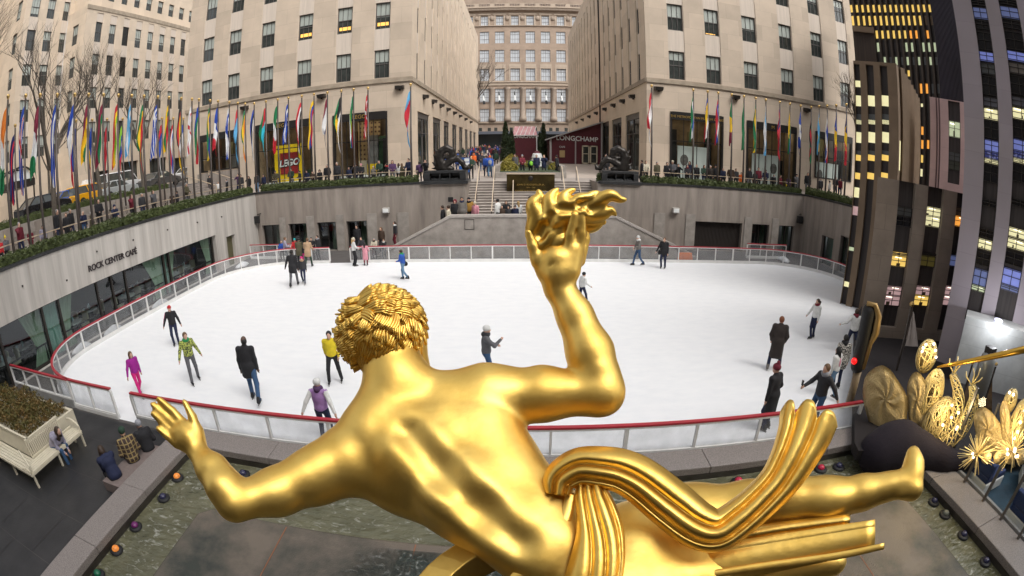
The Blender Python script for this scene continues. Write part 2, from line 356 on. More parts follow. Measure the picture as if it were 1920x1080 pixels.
# ================================================================== the setting: ground, ice, pool, walls, terraces
TZ = 4.1                                     # street-level terrace above the ice
def floor_tiles(mb, x0, x1, y0, y1, z, sx, sy, gap, off=.5):
    j = 0; y = y0
    while y < y1-1e-6:
        x = x0-(off*sx if j % 2 else 0)
        while x < x1-1e-6:
            a, b = max(x, x0)+gap/2, min(x+sx, x1)-gap/2; c, d = y+gap/2, min(y+sy, y1)-gap/2
            if b-a > .02: mb.face([(a, c, z), (b, c, z), (b, d, z), (a, d, z)])
            x += sx
        y += sy; j += 1
m = MB(); m.face([(-1500, -1500, -1.5), (1500, -1500, -1.5), (1500, 1500, -1.5), (-1500, 1500, -1.5)]); struct(m.build('ground', ASPH))
m = MB(); m.box(-18.4, 40, 6.9, 30.7, -.5, -.012); m.box(-40, -8.3, -8, 6.9, -.5, -.012); m.box(9.9, 40, -8, 6.9, -.5, -.012); struct(m.build('pit_floor', mat('pit_floor_stone', (.10, .092, .088), .6, var=.3, vscale=2)))
m = MB(); floor_tiles(m, -18.3, -8.33, -6, 8.15, .0, 1.75, 1.45, .016); struct(m.build('slate_paving', SLATE))
# ice sheet with rounded ends
def rrect(x0, x1, y0, y1, r, n=12):
    P = []
    for cx, cy, a0 in ((x1-r, y1-r, 0), (x0+r, y1-r, 90), (x0+r, y0+r, 180), (x1-r, y0+r, 270)):
        for i in range(n+1): a = R(a0+90*i/n); P.append((cx+r*math.cos(a), cy+r*math.sin(a)))
    return P
RX0, RX1, RY0, RY1, RR = -17.5, 18.9, 8.27, 26.9, 4.25
m = MB(); m.prism(rrect(RX0, RX1, RY0, RY1, RR), -.05, .004); struct(m.build('ice', ICE))
# ---- pool
WATER = bpy.data.materials.new('pool_water'); WATER.use_nodes = True
_n, _l = WATER.node_tree.nodes, WATER.node_tree.links; _b = _n['Principled BSDF']
_b.inputs['Roughness'].default_value = .06; _b.inputs['Specular IOR Level'].default_value = .6
_g = _n.new('ShaderNodeNewGeometry'); _z = _n.new('ShaderNodeTexNoise'); _z.inputs['Scale'].default_value = 1.1; _z.inputs['Detail'].default_value = 6
_l.new(_g.outputs['Position'], _z.inputs['Vector']); _c = _n.new('ShaderNodeValToRGB'); _c.color_ramp.elements[0].position = .35; _c.color_ramp.elements[0].color = (.085, .085, .048, 1); _c.color_ramp.elements[1].position = .7; _c.color_ramp.elements[1].color = (.155, .15, .09, 1)
_l.new(_z.outputs['Fac'], _c.inputs[0])
_f = _n.new('ShaderNodeTexNoise'); _f.inputs['Scale'].default_value = 3.2; _f.inputs['Detail'].default_value = 7; _f.inputs['Roughness'].default_value = .62; _f.inputs['Distortion'].default_value = 1.4
_mp = _n.new('ShaderNodeMapping'); _mp.inputs['Scale'].default_value = (1, 1.8, 1); _l.new(_g.outputs['Position'], _mp.inputs[0]); _l.new(_mp.outputs[0], _f.inputs['Vector'])
_r = _n.new('ShaderNodeMapRange'); _r.inputs['From Min'].default_value = .56; _r.inputs['From Max'].default_value = .80; _l.new(_f.outputs['Fac'], _r.inputs[0])
_m = _n.new('ShaderNodeMix'); _m.data_type = 'RGBA'; _l.new(_r.outputs[0], _m.inputs['Factor']); _l.new(_c.outputs[0], _m.inputs['A']); _m.inputs['B'].default_value = (.50, .50, .44, 1); _l.new(_m.outputs['Result'], _b.inputs['Base Color'])
_w = _n.new('ShaderNodeTexNoise'); _w.inputs['Scale'].default_value = 4.5; _w.inputs['Detail'].default_value = 4; _l.new(_mp.outputs[0], _w.inputs['Vector'])
_bp = _n.new('ShaderNodeBump'); _bp.inputs['Strength'].default_value = .9; _bp.inputs['Distance'].default_value = .08; _l.new(_w.outputs['Fac'], _bp.inputs['Height']); _l.new(_bp.outputs[0], _b.inputs['Normal'])
m = MB(); m.face([(-7.6, -2.3, .04), (9.0, -2.3, .04), (9.0, 7.5, .04), (-7.6, 7.5, .04)]); struct(m.build('pool_water', WATER))
pr = thing('fountain_rim', 'speckled grey granite rim around the fountain pool', 'pool rim', (0, 7.4, 0))
m = MB(); n_ = 6
for i in range(n_): x0 = -8.3+18.2*i/n_; m.box(x0+.003, x0+18.2/n_-.003, 7.44, 8.12, .17, .35)
for i in range(5): y0 = -2.3+9.735*i/5; m.box(-8.3, -7.55, y0+.003, y0+9.735/5-.003, .17, .352); m.box(8.97, 9.9, y0+.003, y0+9.735/5-.003, .17, .352)
m.build('coping', COPING, pr, bevel=.02)
m = MB(); m.box(-7.7, 9.1, 7.43, 8.0, -1.2, .17); m.box(-8.2, -7.54, -2.3, 7.42, -1.2, .17); m.box(8.96, 9.8, -2.3, 7.42, -1.2, .17); m.build('inner_face', COPDARK, pr)
m = MB(); m.box(-9.05, -8.33, 5.4, 7.2, 0, .27); tag(m.build('stone_step', mat('brown_step_granite', (.21, .165, .15), .7, var=.25, vscale=10), bevel=.015), 'brown stone step against the left rim of the fountain pool', 'step')
# granite slab under the statue
m = MB(); m.prism([(-6.1, -2.3), (8.0, -2.3), (8.0, 5.4), (7.75, 5.62), (-5.82, 5.76), (-6.1, 5.5)], -.6, .17)
sl = m.build('granite_base', SLAB, bevel=.05); tag(sl, 'wide brown wet granite slab in the pool under the golden statue', 'granite base')
m = MB()
for x in (-4.1, -1.7, .9, 3.4, 5.9): m.box(x-.010, x+.010, -2.3, 5.66, .1, .174)
m.build('joint', mat('rusty_joint', (.26, .10, .045), .6), sl)
m = MB(); m.face([(-6.0, -2.2, .182), (7.9, -2.2, .182), (7.9, 5.5, .182), (-6.0, 5.5, .182)])
FILM = bpy.data.materials.new('streaming_water'); FILM.use_nodes = True; _n, _l = FILM.node_tree.nodes, FILM.node_tree.links; _b = _n['Principled BSDF']; _b.inputs['Roughness'].default_value = .07
_g = _n.new('ShaderNodeNewGeometry'); _d = _n.new('ShaderNodeVectorMath'); _d.operation = 'DISTANCE'; _d.inputs[1].default_value = (-.3, 2.6, .18); _l.new(_g.outputs['Position'], _d.inputs[0])
_z = _n.new('ShaderNodeTexNoise'); _z.inputs['Scale'].default_value = .9; _z.inputs['Detail'].default_value = 8; _z.inputs['Distortion'].default_value = .8; _l.new(_g.outputs['Position'], _z.inputs['Vector'])
_a = _n.new('ShaderNodeMath'); _a.operation = 'MULTIPLY_ADD'; _a.inputs[1].default_value = 5.0; _l.new(_z.outputs['Fac'], _a.inputs[0]); _l.new(_d.outputs['Value'], _a.inputs[2])
_r = _n.new('ShaderNodeMapRange'); _r.inputs['From Min'].default_value = 6.1; _r.inputs['From Max'].default_value = 4.9; _l.new(_a.outputs[0], _r.inputs[0])
_f = _n.new('ShaderNodeTexNoise'); _f.inputs['Scale'].default_value = 6; _f.inputs['Detail'].default_value = 9; _f.inputs['Distortion'].default_value = 1.6; _l.new(_g.outputs['Position'], _f.inputs['Vector']); _c = _n.new('ShaderNodeValToRGB'); _e = _c.color_ramp.elements; _e[0].position = .42; _e[0].color = (.018, .027, .022, 1); _e[1].position = .72; _e[1].color = (.30, .31, .29, 1); _q = _e.new(.56); _q.color = (.045, .055, .042, 1); _l.new(_f.outputs['Fac'], _c.inputs[0]); _l.new(_c.outputs[0], _b.inputs['Base Color'])
_bp = _n.new('ShaderNodeBump'); _bp.inputs['Strength'].default_value = .9; _bp.inputs['Distance'].default_value = .05; _l.new(_f.outputs['Fac'], _bp.inputs['Height']); _l.new(_bp.outputs[0], _b.inputs['Normal'])
_t = _n.new('ShaderNodeBsdfTransparent'); _x = _n.new('ShaderNodeMixShader'); _l.new(_r.outputs[0], _x.inputs[0]); _l.new(_t.outputs[0], _x.inputs[1]); _l.new(_b.outputs[0], _x.inputs[2]); _l.new(_x.outputs[0], _n['Material Output'].inputs[0]); struct(m.build('water_film', FILM))
# underwater lamps
lamp_glow = mat('lamp_glow', (.75, .24, .04), .4, col2=(.12, .05, .02), vscale=14, emit=.35); redl = mat('red_lamp_glass', (.5, .02, .06), .3); blul = mat('dark_lamp_glass', (.03, .03, .07), .25)
for i, (px, py, mm, c) in enumerate([(323, 890, lamp_glow, 'glowing orange'), (305, 930, blul, 'unlit blue black'), (250, 983, mat('purple_lamp_glass', (.14, .02, .12), .3), 'unlit purple'), (212, 1026, lamp_glow, 'glowing orange'), (182, 1074, mat('green_lamp_glass', (.01, .12, .06), .3), 'unlit green'),
      (455, 886, blul, 'unlit dark'), (1540, 876, redl, 'unlit red'), (1574, 872, blul, 'unlit navy'), (1385, 900, redl, 'unlit crimson'), (1755, 937, blul, 'unlit black'), (1777, 960, mat('grey_lamp_glass', (.16, .17, .14), .3), 'unlit grey green'), (1812, 998, blul, 'unlit navy blue'), (1850, 1050, blul, 'unlit dark')]):
    p = at(px, py, z=.12); p[0] = min(max(p[0], -7.36), 8.78); p[1] = min(p[1], 7.25)
    pos = ['nearest the seated people', 'second down the left edge', 'middle of the left edge', 'fourth down the left edge', 'lowest on the left edge', 'by the far rim behind the bent arm', 'beside the end of the flowing golden scarf', 'by the far right rim', 'under the curve of the golden scarf', 'first below the golden foot', 'second below the golden foot', 'along the right rim', 'lowest on the right edge'][i]
    t = thing('pool_lamp', f'round {c} pool lamp {pos}', 'lamp', (p[0], p[1], .0), group='lamps along the pool edges')
    b = MB(); b.lathe((p[0], p[1], -.08), [(.05, 0), (.15, .03), (.16, .16), (.13, .18)], 12); b.build('housing', BLACKM, t, True)
    b = MB(); b.ball((p[0], p[1], .11), .09, 10, (1, 1, .8)); b.build('lens', mm, t, True)
# ---- facade builder: rectangular openings of given depth in a vertical wall
def facade(mb, org, u, L, z0, z1, ops, nrm):
    """org (x,y) start, u unit (x,y) along wall, L length; ops: (u0,u1,z0,z1,depth,mat,open)"""
    us = sorted({0, L, *[o[0] for o in ops], *[o[1] for o in ops]}); zs = sorted({z0, z1, *[o[2] for o in ops], *[o[3] for o in ops]})
    us = [x for x in us if 0 <= x <= L]; zs = [z for z in zs if z0 <= z <= z1]
    D = {}
    for i in range(len(us)-1):
        for j in range(len(zs)-1):
            cu, cz = (us[i]+us[i+1])/2, (zs[j]+zs[j+1])/2; D[i, j] = (0, 0, False)
            for o in ops:
                if o[0] < cu < o[1] and o[2] < cz < o[3]: D[i, j] = (o[4], o[5], o[6])
    P = lambda a, z, d: (org[0]+u[0]*a-nrm[0]*d, org[1]+u[1]*a-nrm[1]*d, z)
    for (i, j), (d, mi, opn) in D.items():
        a, b, c, e = us[i], us[i+1], zs[j], zs[j+1]; mb.cur = mi
        if not opn: mb.face([P(a, c, d), P(b, c, d), P(b, e, d), P(a, e, d)])
        mb.cur = 0
        if (i+1, j) in D and D[i+1, j][0] != d: d2 = D[i+1, j][0]; mb.face([P(b, c, d), P(b, c, d2), P(b, e, d2), P(b, e, d)])
        if (i, j+1) in D and D[i, j+1][0] != d: d2 = D[i, j+1][0]; mb.face([P(a, e, d), P(b, e, d), P(b, e, d2), P(a, e, d2)])
    return mb
# ---- pit walls
YB, XL, XR = 30.6, -18.4, 20.2
SX0, SX1 = -3.4, 4.9                          # stair recess
bw = thing('back_wall', 'long grey granite retaining wall with doors behind the rink', 'retaining wall', (0, YB, 0))
def opx(px0, px1, pyt, Y=YB): return at(px0, pyt, Y=Y)[0], at(px1, pyt, Y=Y)[0], max(at(px0, pyt, Y=Y)[2], 1.95)
doorsL = [opx(491, 523, 424), opx(541, 574, 421), opx(594, 629, 418), opx(649, 687, 416)]
doorsR = [opx(1304, 1392, 417), opx(1411, 1443, 421), opx(1461, 1490, 425)]
m = MB(); facade(m, (XL, YB), (1, 0), SX0-XL, -.4, 4.2, [(a-XL, b-XL, 0, t, .45, 0, True) for a, b, t in doorsL], (0, -1))
facade(m, (SX1, YB), (1, 0), XR-SX1, -.4, 4.2, [(a-SX1, b-SX1, 0, t, .45, 0, True) for a, b, t in doorsR], (0, -1))
m.build('wall', CONC, bw)
m = MB()
for a, b in ((at(523, 440, Y=YB)[0]+.15, at(541, 440, Y=YB)[0]-.15), (at(574, 440, Y=YB)[0]+.12, at(594, 440, Y=YB)[0]-.12), (at(629, 440, Y=YB)[0]+.12, at(649, 440, Y=YB)[0]-.12), (at(687, 440, Y=YB)[0]+.12, at(708, 440, Y=YB)[0]), (at(747, 440, Y=YB)[0], at(768, 440, Y=YB)[0]), (at(1225, 440, Y=YB)[0], at(1245, 440, Y=YB)[0]), (at(1284, 440, Y=YB)[0], at(1303, 440, Y=YB)[0]-.05), (at(1393, 440, Y=YB)[0]+.05, at(1410, 440, Y=YB)[0]-.1), (at(1444, 440, Y=YB)[0]+.1, at(1460, 440, Y=YB)[0]-.1)):
    m.box(a, b, YB-.05, YB+.01, 0, 2.42)
m.build('panel', CONCR, bw)
m = MB(); m.box(XL, SX0, YB-.04, YB+.35, 4.2, 4.32); m.box(SX1, XR, YB-.04, YB+.35, 4.2, 4.32); m.build('coping', BLKG, bw)
for k, (a, b, t) in enumerate(doorsL+doorsR):
    if k == 4:
        q = MB(); n = 34
        for i in range(n): x = a+(b-a)*i/n; q.box(x+.01, x+(b-a)/n*.62, YB+.30, YB+.36, 0, t); 
        q.box(a, b, YB+.36, YB+.42, 0, t); q.build('shutter', mat('brown_shutter', (.055, .046, .042), .5, metal=.3), bw); continue
    q = MB()
    for x in (a, b-.07): q.box(x, x+.07, YB+.28, YB+.40, 0, t)
    q.box(a, b, YB+.28, YB+.40, t-.08, t); q.box((a+b)/2-.03, (a+b)/2+.03, YB+.3, YB+.38, 0, t-.08)
    d = q.build('door', FRAME, bw)
    q = MB(); q.face([(a+.07, YB+.34, 0), (b-.07, YB+.34, 0), (b-.07, YB+.34, t-.08), (a+.07, YB+.34, t-.08)]); q.build('pane', PANE, d)
    q = MB()                                   # curtain behind the glass
    cur = [[(x, YB+.8+.06*math.sin(x*18), z) for x in np.linspace(a+(.55 if k != 5 else .75)*(b-a), b, 14)] for z in (0, t)]; q.grid(cur); q.build('curtain', mat('pale_green_curtain', (.22, .30, .21), .8, var=.3, vscale=2), d, True)
m = MB(); m.box(XL, SX0-.1, YB+.5, YB+3.4, -.02, -.005); m.box(XL, SX0-.1, YB+3.3, YB+3.35, 0, 3.9); m.box(SX1+.1, XR, YB+3.3, YB+3.35, 0, 3.9); m.box(XL, SX0-.1, YB+.45, YB+3.3, 3.0, 3.02); m.box(SX1+.1, XR, YB+.45, YB+3.3, 3.0, 3.02)
m.build('interior', DARKI, bw)
lw = thing('cafe_wall', 'well lit granite side wall with a long dark cafe window', 'retaining wall', (XL, 16, 0))
# along -y ... openings in Y: window band from 6 to 25.05, small door
segs = [(2.0, 11.0), (12.05, 16.2), (16.2, 20.25), (20.5, 25.05)]
m = MB(); L0 = -6.0
ops = [(2.0-L0, 25.1-L0, .0, 2.32, .35, 0, True), (26.35-L0, 27.35-L0, 0, 1.95, .35, 0, True)]
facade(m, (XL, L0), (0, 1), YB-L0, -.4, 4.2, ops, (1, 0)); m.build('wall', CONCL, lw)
m = MB(); m.box(XL-.35, XL+.04, L0, YB-.05, 4.2, 4.33); m.build('coping', BLKG, lw)
m = MB()
for y in (5.0, 8.3, 10.95, 12.0, 14.62, 15.7, 16.75, 20.0, 20.5, 24.95): m.box(XL-.36, XL-.22, y-.06, y+.06, 0, 2.32)
m.box(XL-.35, XL-.24, 2, 25.1, 2.25, 2.32); m.box(XL-.35, XL-.24, 2, 25.1, 0, .12)
m.build('window_frame', FRAME, lw)
m = MB(); m.face([(XL-.29, 2, 0), (XL-.29, 25.1, 0), (XL-.29, 25.1, 2.32), (XL-.29, 2, 2.32)]); m.build('window_pane', PANE, lw)
m = MB(); m.face([(XL-.25, 26.35, 0), (XL-.25, 27.35, 0), (XL-.25, 27.35, 1.95), (XL-.25, 26.35, 1.95)]); m.build('side_door', mat('olive_door', (.10, .09, .045), .5), lw)
m = MB(); m.box(XL-6, XL-5.9, 0, 26.2, 0, 3.2); m.box(XL-6, XL-.4, 0, 26.2, 2.9, 3.0); m.box(XL-6, XL-.4, 0, 26.2, -.1, -.005); m.build('interior', DARKI, lw)
CURT = mat('green_drape', (.36, .46, .33), .8, var=.25, vscale=3, stretch=(1, 1, .2)); CURT2 = mat('teal_blind', (.26, .45, .38), .7, var=.2, vscale=2)
for y0, y1, kind in [(9.6, 10.9, 1), (11.05, 11.95, 2), (12.1, 13.1, 0), (18.4, 19.95, 1), (20.0, 20.5, 2), (20.55, 21.3, 0), (23.9, 24.9, 1)]:
    q = MB(); rows = []
    for k in range(7):
        z = .02+2.25*k/6; pin = 1 if kind == 2 else .45+.55*abs(k/6-.35)/.65
        ya, yb = (y0, y1) if kind == 2 else ((y1-(y1-y0)*pin, y1) if kind == 1 else (y0, y0+(y1-y0)*pin))
        rows.append([(XL-.5+.06*math.sin(j*1.9), ya+(yb-ya)*j/18, z) for j in range(19)])
    q.grid(rows); q.build('curtain', CURT2 if kind == 2 else CURT, lw, True)
m = MB()
for y0, y1 in ((2, 10.9), (12.1, 14.6), (15.7, 19.9), (20.6, 24.9)):
    m.bar((XL-.45, y0, .78), (XL-.45, y1, .78), .06)
    for k in range(int((y1-y0)/1.1)+1): m.bar((XL-.45, y0+k*1.1, 0), (XL-.45, y0+k*1.1, .78), .05)
m.build('inner_rail', BLACKM, lw)
text('ROCK CENTER CAFÉ', .385, (XL+.03, (at(170, 505, X=XL)[1]+at(252, 474, X=XL)[1])/2, 2.86), (0, 1, 0), (0, 0, 1), mat('dark_letter', (.03, .022, .022), .5), 'lettering', lw, .05, bold=.006)
m = MB()
for y, z in [(10, 3.4), (12.6, 2.9), (17.5, 3.55), (20.4, 3.5), (23.3, 3.4), (14.8, 3.6), (26, 3.3)]: m.bar((XL+.0, y, z), (XL+.05, y, z), .07)
m.build('wall_bolt', FRAME, lw)
# cafe tables inside
for i, (y, x) in enumerate([(8.6, -19.9), (10.2, -20.4), (13.4, -19.9), (15.2, -20.6), (17.6, -19.8), (19.2, -20.5), (21.9, -19.9), (23.6, -20.3)]):
    t = thing('cafe_table', f'small round table with white cloth and glassware inside the cafe, {["nearest the camera", "second from the near end", "third along the window", "behind the glass doors", "left of the far drape", "right of the gathered drape", "near the far end", "farthest from the camera"][i]}', 'table', (x, y, 0), group='tables inside the cafe')
    q = MB(); q.lathe((x, y, 0), [(.55, .70), (.56, .74), (.02, .75)], 14); q.build('tabletop', WHITE, t)
    q = MB(); q.lathe((x, y, 0), [(.2, 0), (.04, .05), (.04, .7)], 8); q.build('leg', BLACKM, t)
    q = MB(); q.lathe((x+.15, y, .75), [(.03, 0), (.05, .18), (.02, .3)], 8); q.ball((x-.1, y+.15, .85), .1, 8); q.ball((x-.15, y-.2, .8), .07, 8); each(q, 'glassware', mat('bright_glassware', (.55, .75, .8), .2), t, True)
    for s in (-1, 1):
        c = thing('cafe_chair', f'cream upholstered chair at the {"near" if s < 0 else "far"} side of cafe table {["nearest the camera", "second from the near end", "third along the window", "behind the glass doors", "left of the far drape", "right of the gathered drape", "near the far end", "farthest from the camera"][i]}', 'chair', (x, y+s*.75, 0), group='chairs inside the cafe')
        q = MB(); q.box(x-.25, x+.25, y+s*.75-.25, y+s*.75+.25, .38, .48); q.build('seat', CREAM, c); q = MB(); q.box(x-.25, x+.25, y+s*1.0-.04, y+s*1.0+.04, .48, .95); q.build('backrest', CREAM, c, bevel=.02)
        q = MB()
        for a in (-.22, .22):
            for b in (-.22, .22): q.bar((x+a, y+s*.75+b, 0), (x+a, y+s*.75+b, .4), .035)
        each(q, 'leg', FRAME, c)
# right pit wall (short visible piece turning towards us)
rw = thing('right_wall', 'grey granite side wall with dark doors at the right end of the rink', 'retaining wall', (XR, 26, 0))
a1, a2 = at(1541, 446, X=XR)[1], at(1563, 450, X=XR)[1]; b1, b2 = at(1577, 440, X=XR)[1], at(1604, 450, X=XR)[1]
m = MB(); facade(m, (XR, 17), (0, 1), YB-17, -.4, 4.2, [(a2-17, a1-17, 0, 1.9, .35, 0, True), (b2-17, b1-17, 0, 2.3, .35, 0, True)], (-1, 0)); m.build('wall', CONC, rw)
m = MB(); m.box(XR-.04, XR+.35, 17, YB, 4.2, 4.32); m.build('coping', BLKG, rw)
for (p, q_, t) in ((a2, a1, 1.9), (b2, b1, 2.3)):
    q = MB(); q.box(XR+.2, XR+.3, p, p+.1, 0, t); q.box(XR+.2, XR+.3, q_-.1, q_, 0, t); q.box(XR+.2, XR+.3, p, q_, t-.08, t); d = q.build('door', FRAME, rw)
    q = MB(); q.face([(XR+.25, p, 0), (XR+.25, q_, 0), (XR+.25, q_, t), (XR+.25, p, t)]); q.build('pane', PANE, d); q = MB(); q.box(XR+.9, XR+.95, p-.5, q_+.5, 0, t+.3); q.build('curtain', CURT2, d)
# ---- terraces and streets
m = MB(); m.box(-27, SX0, YB+.36, 38, TZ-.3, TZ); m.box(SX1, 60, YB+.36, 38, TZ-.3, TZ); m.box(SX0, SX1, 34.0, 38, TZ-.3, TZ); m.box(-27, XL-.36, -8, YB+.36, TZ-.3, TZ); m.box(XR+.36, 60, 17, YB+.36, TZ-.3, TZ)
struct(m.build('terrace', PAVE))
GZ = lambda y: TZ+.0285*(y-38)
m = MB(); m.face([(-8.4, 38, TZ), (9.95, 38, TZ), (9.95, 101, GZ(101)), (-8.4, 101, GZ(101))]); m.face([(-60, 101, GZ(101)-.01), (60, 101, GZ(101)-.01), (60, 131, GZ(120)), (-60, 131, GZ(120))]); struct(m.build('garden_walk', PAVEL))
SZ = 5.35
m = MB(); m.box(-49.4, -27.35, -8, 37.9, SZ-.3, SZ); m.box(-49.4, -30.9, 37.9, 120, SZ-.3, SZ); struct(m.build('side_street', ASPH))
m = MB(); m.box(-49.5, -46.5, -8, 120, SZ, SZ+.13); struct(m.build('pavement', PAVE))
# recess side walls, stairs and the landing parapet
st = thing('stone_stairs', 'broad grey stone stairs from the terrace down to a walled landing', 'stairs', (.7, 31, 0))
m = MB(); m.box(SX0-.3, SX0+.02, YB-.01, 34.2, -.2, 4.21); m.box(SX1-.02, SX1+.3, YB-.01, 34.2, -.2, 4.21); each(m, 'side_wall', CONC, st)
NS = 16; z0, z1, y0, y1 = 1.55, TZ, 29.75, 34.0
m = MB(); q = MB()
for i in range(NS):
    za = z0+(z1-z0)*(i+1)/NS; ya = y0+(y1-y0)*i/NS
    m.box(SX0, SX1, ya, y1, za-(z1-z0)/NS, za-.03); q.box(SX0+.01, SX1-.01, ya-.03, ya+(y1-y0)/NS, za-.03, za)
m.box(-4.0, 5.5, 28.4, 30.6, 1.2, z0)
for s, xa in ((-1, -4.0), (1, 5.5)):
    for i in range(9):
        xx = xa+s*.45*i; m.box(min(xx, xx+s*.45), max(xx, xx+s*.45), 28.45, 30.55, -.02, z0-.172*(i+1))
m.build('step', STEP, st); q.build('nosing', NOSE, st)
m = MB(); pz_ = [(-8.8, .1), (-8.3, .18), (-4.0, 2.36), (.8, 2.36), (5.56, 2.36), (10.4, .18), (10.95, .1)]
m.grid([[(x, 28.05, -.2), (x, 28.4, -.2), (x, 28.4, z), (x, 28.05, z)] for x, z in pz_], True, True)
m.build('parapet', CONCR, st)
m = MB(); m.box(-4.02, 5.58, 28.0, 28.46, 2.36, 2.5)
for a, b in (((-4.02, 28.23, 2.43), (-8.4, 28.23, .24)), ((5.58, 28.23, 2.43), (10.5, 28.23, .24))): m.bar(a, b, .46, .14)
m.build('parapet_coping', mat('pale_coping', (.42, .385, .35), .75, var=.25, vscale=4), st)
m = MB(); x, z = at(880, 421, Y=28.05)[0], at(880, 421, Y=28.05)[2]
for a, b, c, d in ((x-.28, x+.28, z-.30, z-.27), (x-.28, x+.28, z+.27, z+.30), (x-.28, x-.25, z-.3, z+.3), (x+.25, x+.28, z-.3, z+.3)): m.box(a, b, 28.035, 28.06, c, d)
m.build('wall_hatch', FRAME, st)
rails = [(876, 400, 884, 320, 'leftmost'), (909, 386, 918, 320, 'second from the left'), (948, 379, 951, 345, 'short one left of the bronze plaque'), (1079, 350, 1071, 321, 'right of the bronze plaque'), (1122, 375, 1105, 322, 'rightmost')]
for a, b, c, d, lb in rails:
    T = at(c, d, z=TZ+.92); X = float(np.clip(T[0]*.98, SX0+.25, SX1-.25)); hr = thing('handrail', f'pale brass stair handrail, {lb}', 'handrail', (X, 31, 0), group='handrails on the broad stairs')
    top = 34.1 if lb[0] != 's' or 'second' in lb else 32.6; zt = z0+(z1-z0)*(top-y0)/(y1-y0)
    m = MB(); m.bar((X, 29.7, z0+.95), (X, top, zt+.95), .055); m.build('rail', HANDR, hr)
    for yy in (29.75, (29.7+top)/2, top-.05): m = MB(); zz = z0+(z1-z0)*(yy-y0)/(y1-y0); m.bar((X, yy, zz), (X, yy, zz+.93), .045); m.build('post', FRAME, hr)
# bronze plaque block in the middle of the stairs
pq = thing('plaque', 'large dark bronze memorial plaque with gold lettering on the stairs', 'plaque', (.72, 32.8, 3.4))
m = MB(); m.box(-.86, 2.32, 32.7, 33.3, 3.2, 4.6); m.build('slab', PLAQ, pq, bevel=.02)
m = MB(); m.box(-.9, 2.36, 32.66, 33.34, 4.6, 4.66); m.build('top_edge', HANDR, pq)
m = MB(); m.lathe((0, 0, 0), [(.17, -.01), (.17, .02), (.1, .05)], 16); e = m.build('emblem', BRONZE, None, True); e.parent = pq; e.matrix_basis = Matrix.Translation((0, -.1, .92)) @ Matrix.Rotation(R(90), 4, 'X')
for s, z, sz in (('JOHN D. ROCKEFELLER JR.', 3.86, .155), ('1874 – 1960', 3.68, .12), ('FOUNDER OF ROCKEFELLER CENTER', 3.47, .125)): text(s, sz, (.73, 32.69, z), (1, 0, 0), (0, 0, 1), GOLDL, 'lettering', pq, .015)
# small fittings on the back wall
for px, py, lb in ((725, 394, 'left'), (1266, 394, 'right')):
    x, _, z = at(px, py, Y=YB); t = thing('wall_floodlight', f'square white floodlight on the {lb} part of the grey wall', 'floodlight', (x, YB, z), group='floodlights on the grey wall')
    m = MB(); m.box(x-.22, x+.22, YB-.28, YB, z-.17, z+.17); m.build('housing', mat('pale_housing', (.45, .43, .40), .5), t, bevel=.02); m = MB(); m.box(x-.18, x+.18, YB-.3, YB-.28, z-.12, z+.12)
    m.build('lens', WHITEP, t)
for px, py, lb, Y in ((481, 411, 'at the left corner', YB-.3), (1500, 411, 'at the right corner', YB-.3)):
    x, _, z = at(px, py, Y=Y); t = thing('loudspeaker', f'black loudspeaker box on a bracket high {lb} of the wall', 'loudspeaker', (x, Y, z), group='loudspeakers on the pit wall')
    m = MB(); m.box(x-.2, x+.2, Y-.15, Y+.15, z-.3, z+.22); m.build('cabinet', BLACKM, t, bevel=.02); m = MB(); m.bar((x, Y+.1, z+.3), (x+.25, YB, z+.35), .05); m.build('bracket', FRAME, t)
x, _, z = at(845, 374, Y=YB); m = MB(); m.box(x-.16, x+.16, YB-.02, YB+.02, z-.15, z+.15); tag(m.build('vent', BLACKM), 'square black vent opening in the grey wall beside the stairs', 'vent')
# ---- hedges along the terrace edge
def hedge(label, x0, x1, y0, y1, z0, h, n, clumps):
    mb = MB(); t = []
    for i in range(clumps):
        u = (i+.5)/clumps; cx, cy = x0+(x1-x0)*u, y0+(y1-y0)*u; L = math.hypot(x1-x0, y1-y0)/clumps
        q = RNG.normal(size=(n, 3)); q /= np.linalg.norm(q, axis=1)[:, None]; q = np.sign(q)*np.abs(q)**.6*RNG.uniform(.75, 1.06, (n, 1)); hh = h*RNG.uniform(.85, 1.1)
        dx, dy = abs(x1-x0) > abs(y1-y0), abs(x1-x0) <= abs(y1-y0)
        t.append(np.stack([cx+q[:, 0]*(L*.58 if dx else .32), cy+q[:, 1]*(L*.58 if dy else .32), z0+hh*.5+q[:, 2]*hh*.52], 1))
    leaves(mb, np.concatenate(t), .075)
    if abs(x1-x0) > abs(y1-y0): mb.box(x0, x1, y0-.22, y0+.22, z0, z0+h*.8)
    else: mb.box(x0-.22, x0+.22, y0, y1, z0, z0+h*.8)
    return tag(mb.build('hedge', HEDGE), label, 'hedge')
hedge('clipped green hedge on the left back wall beneath the toy shop flags', XL+.3, -6.5, YB+.55, YB+.55, 4.2, .54, 520, 15)
hedge('clipped green hedge on the back wall right of the bronze serpent sculpture', 7.9, XR, YB+.55, YB+.55, 4.2, .54, 520, 14)
hedge('small clump of hedge left of the right bronze pedestal', 5.0, 5.5, YB+.9, YB+.9, 4.2, .6, 350, 1)
hedge('long clipped green hedge along the top of the cafe wall', XL-.45, XL-.45, 5, YB, 4.2, .56, 520, 28)
hedge('clipped hedge above the right side wall', XR+.55, XR+.55, 18, YB+.3, 4.2, .6, 400, 14)
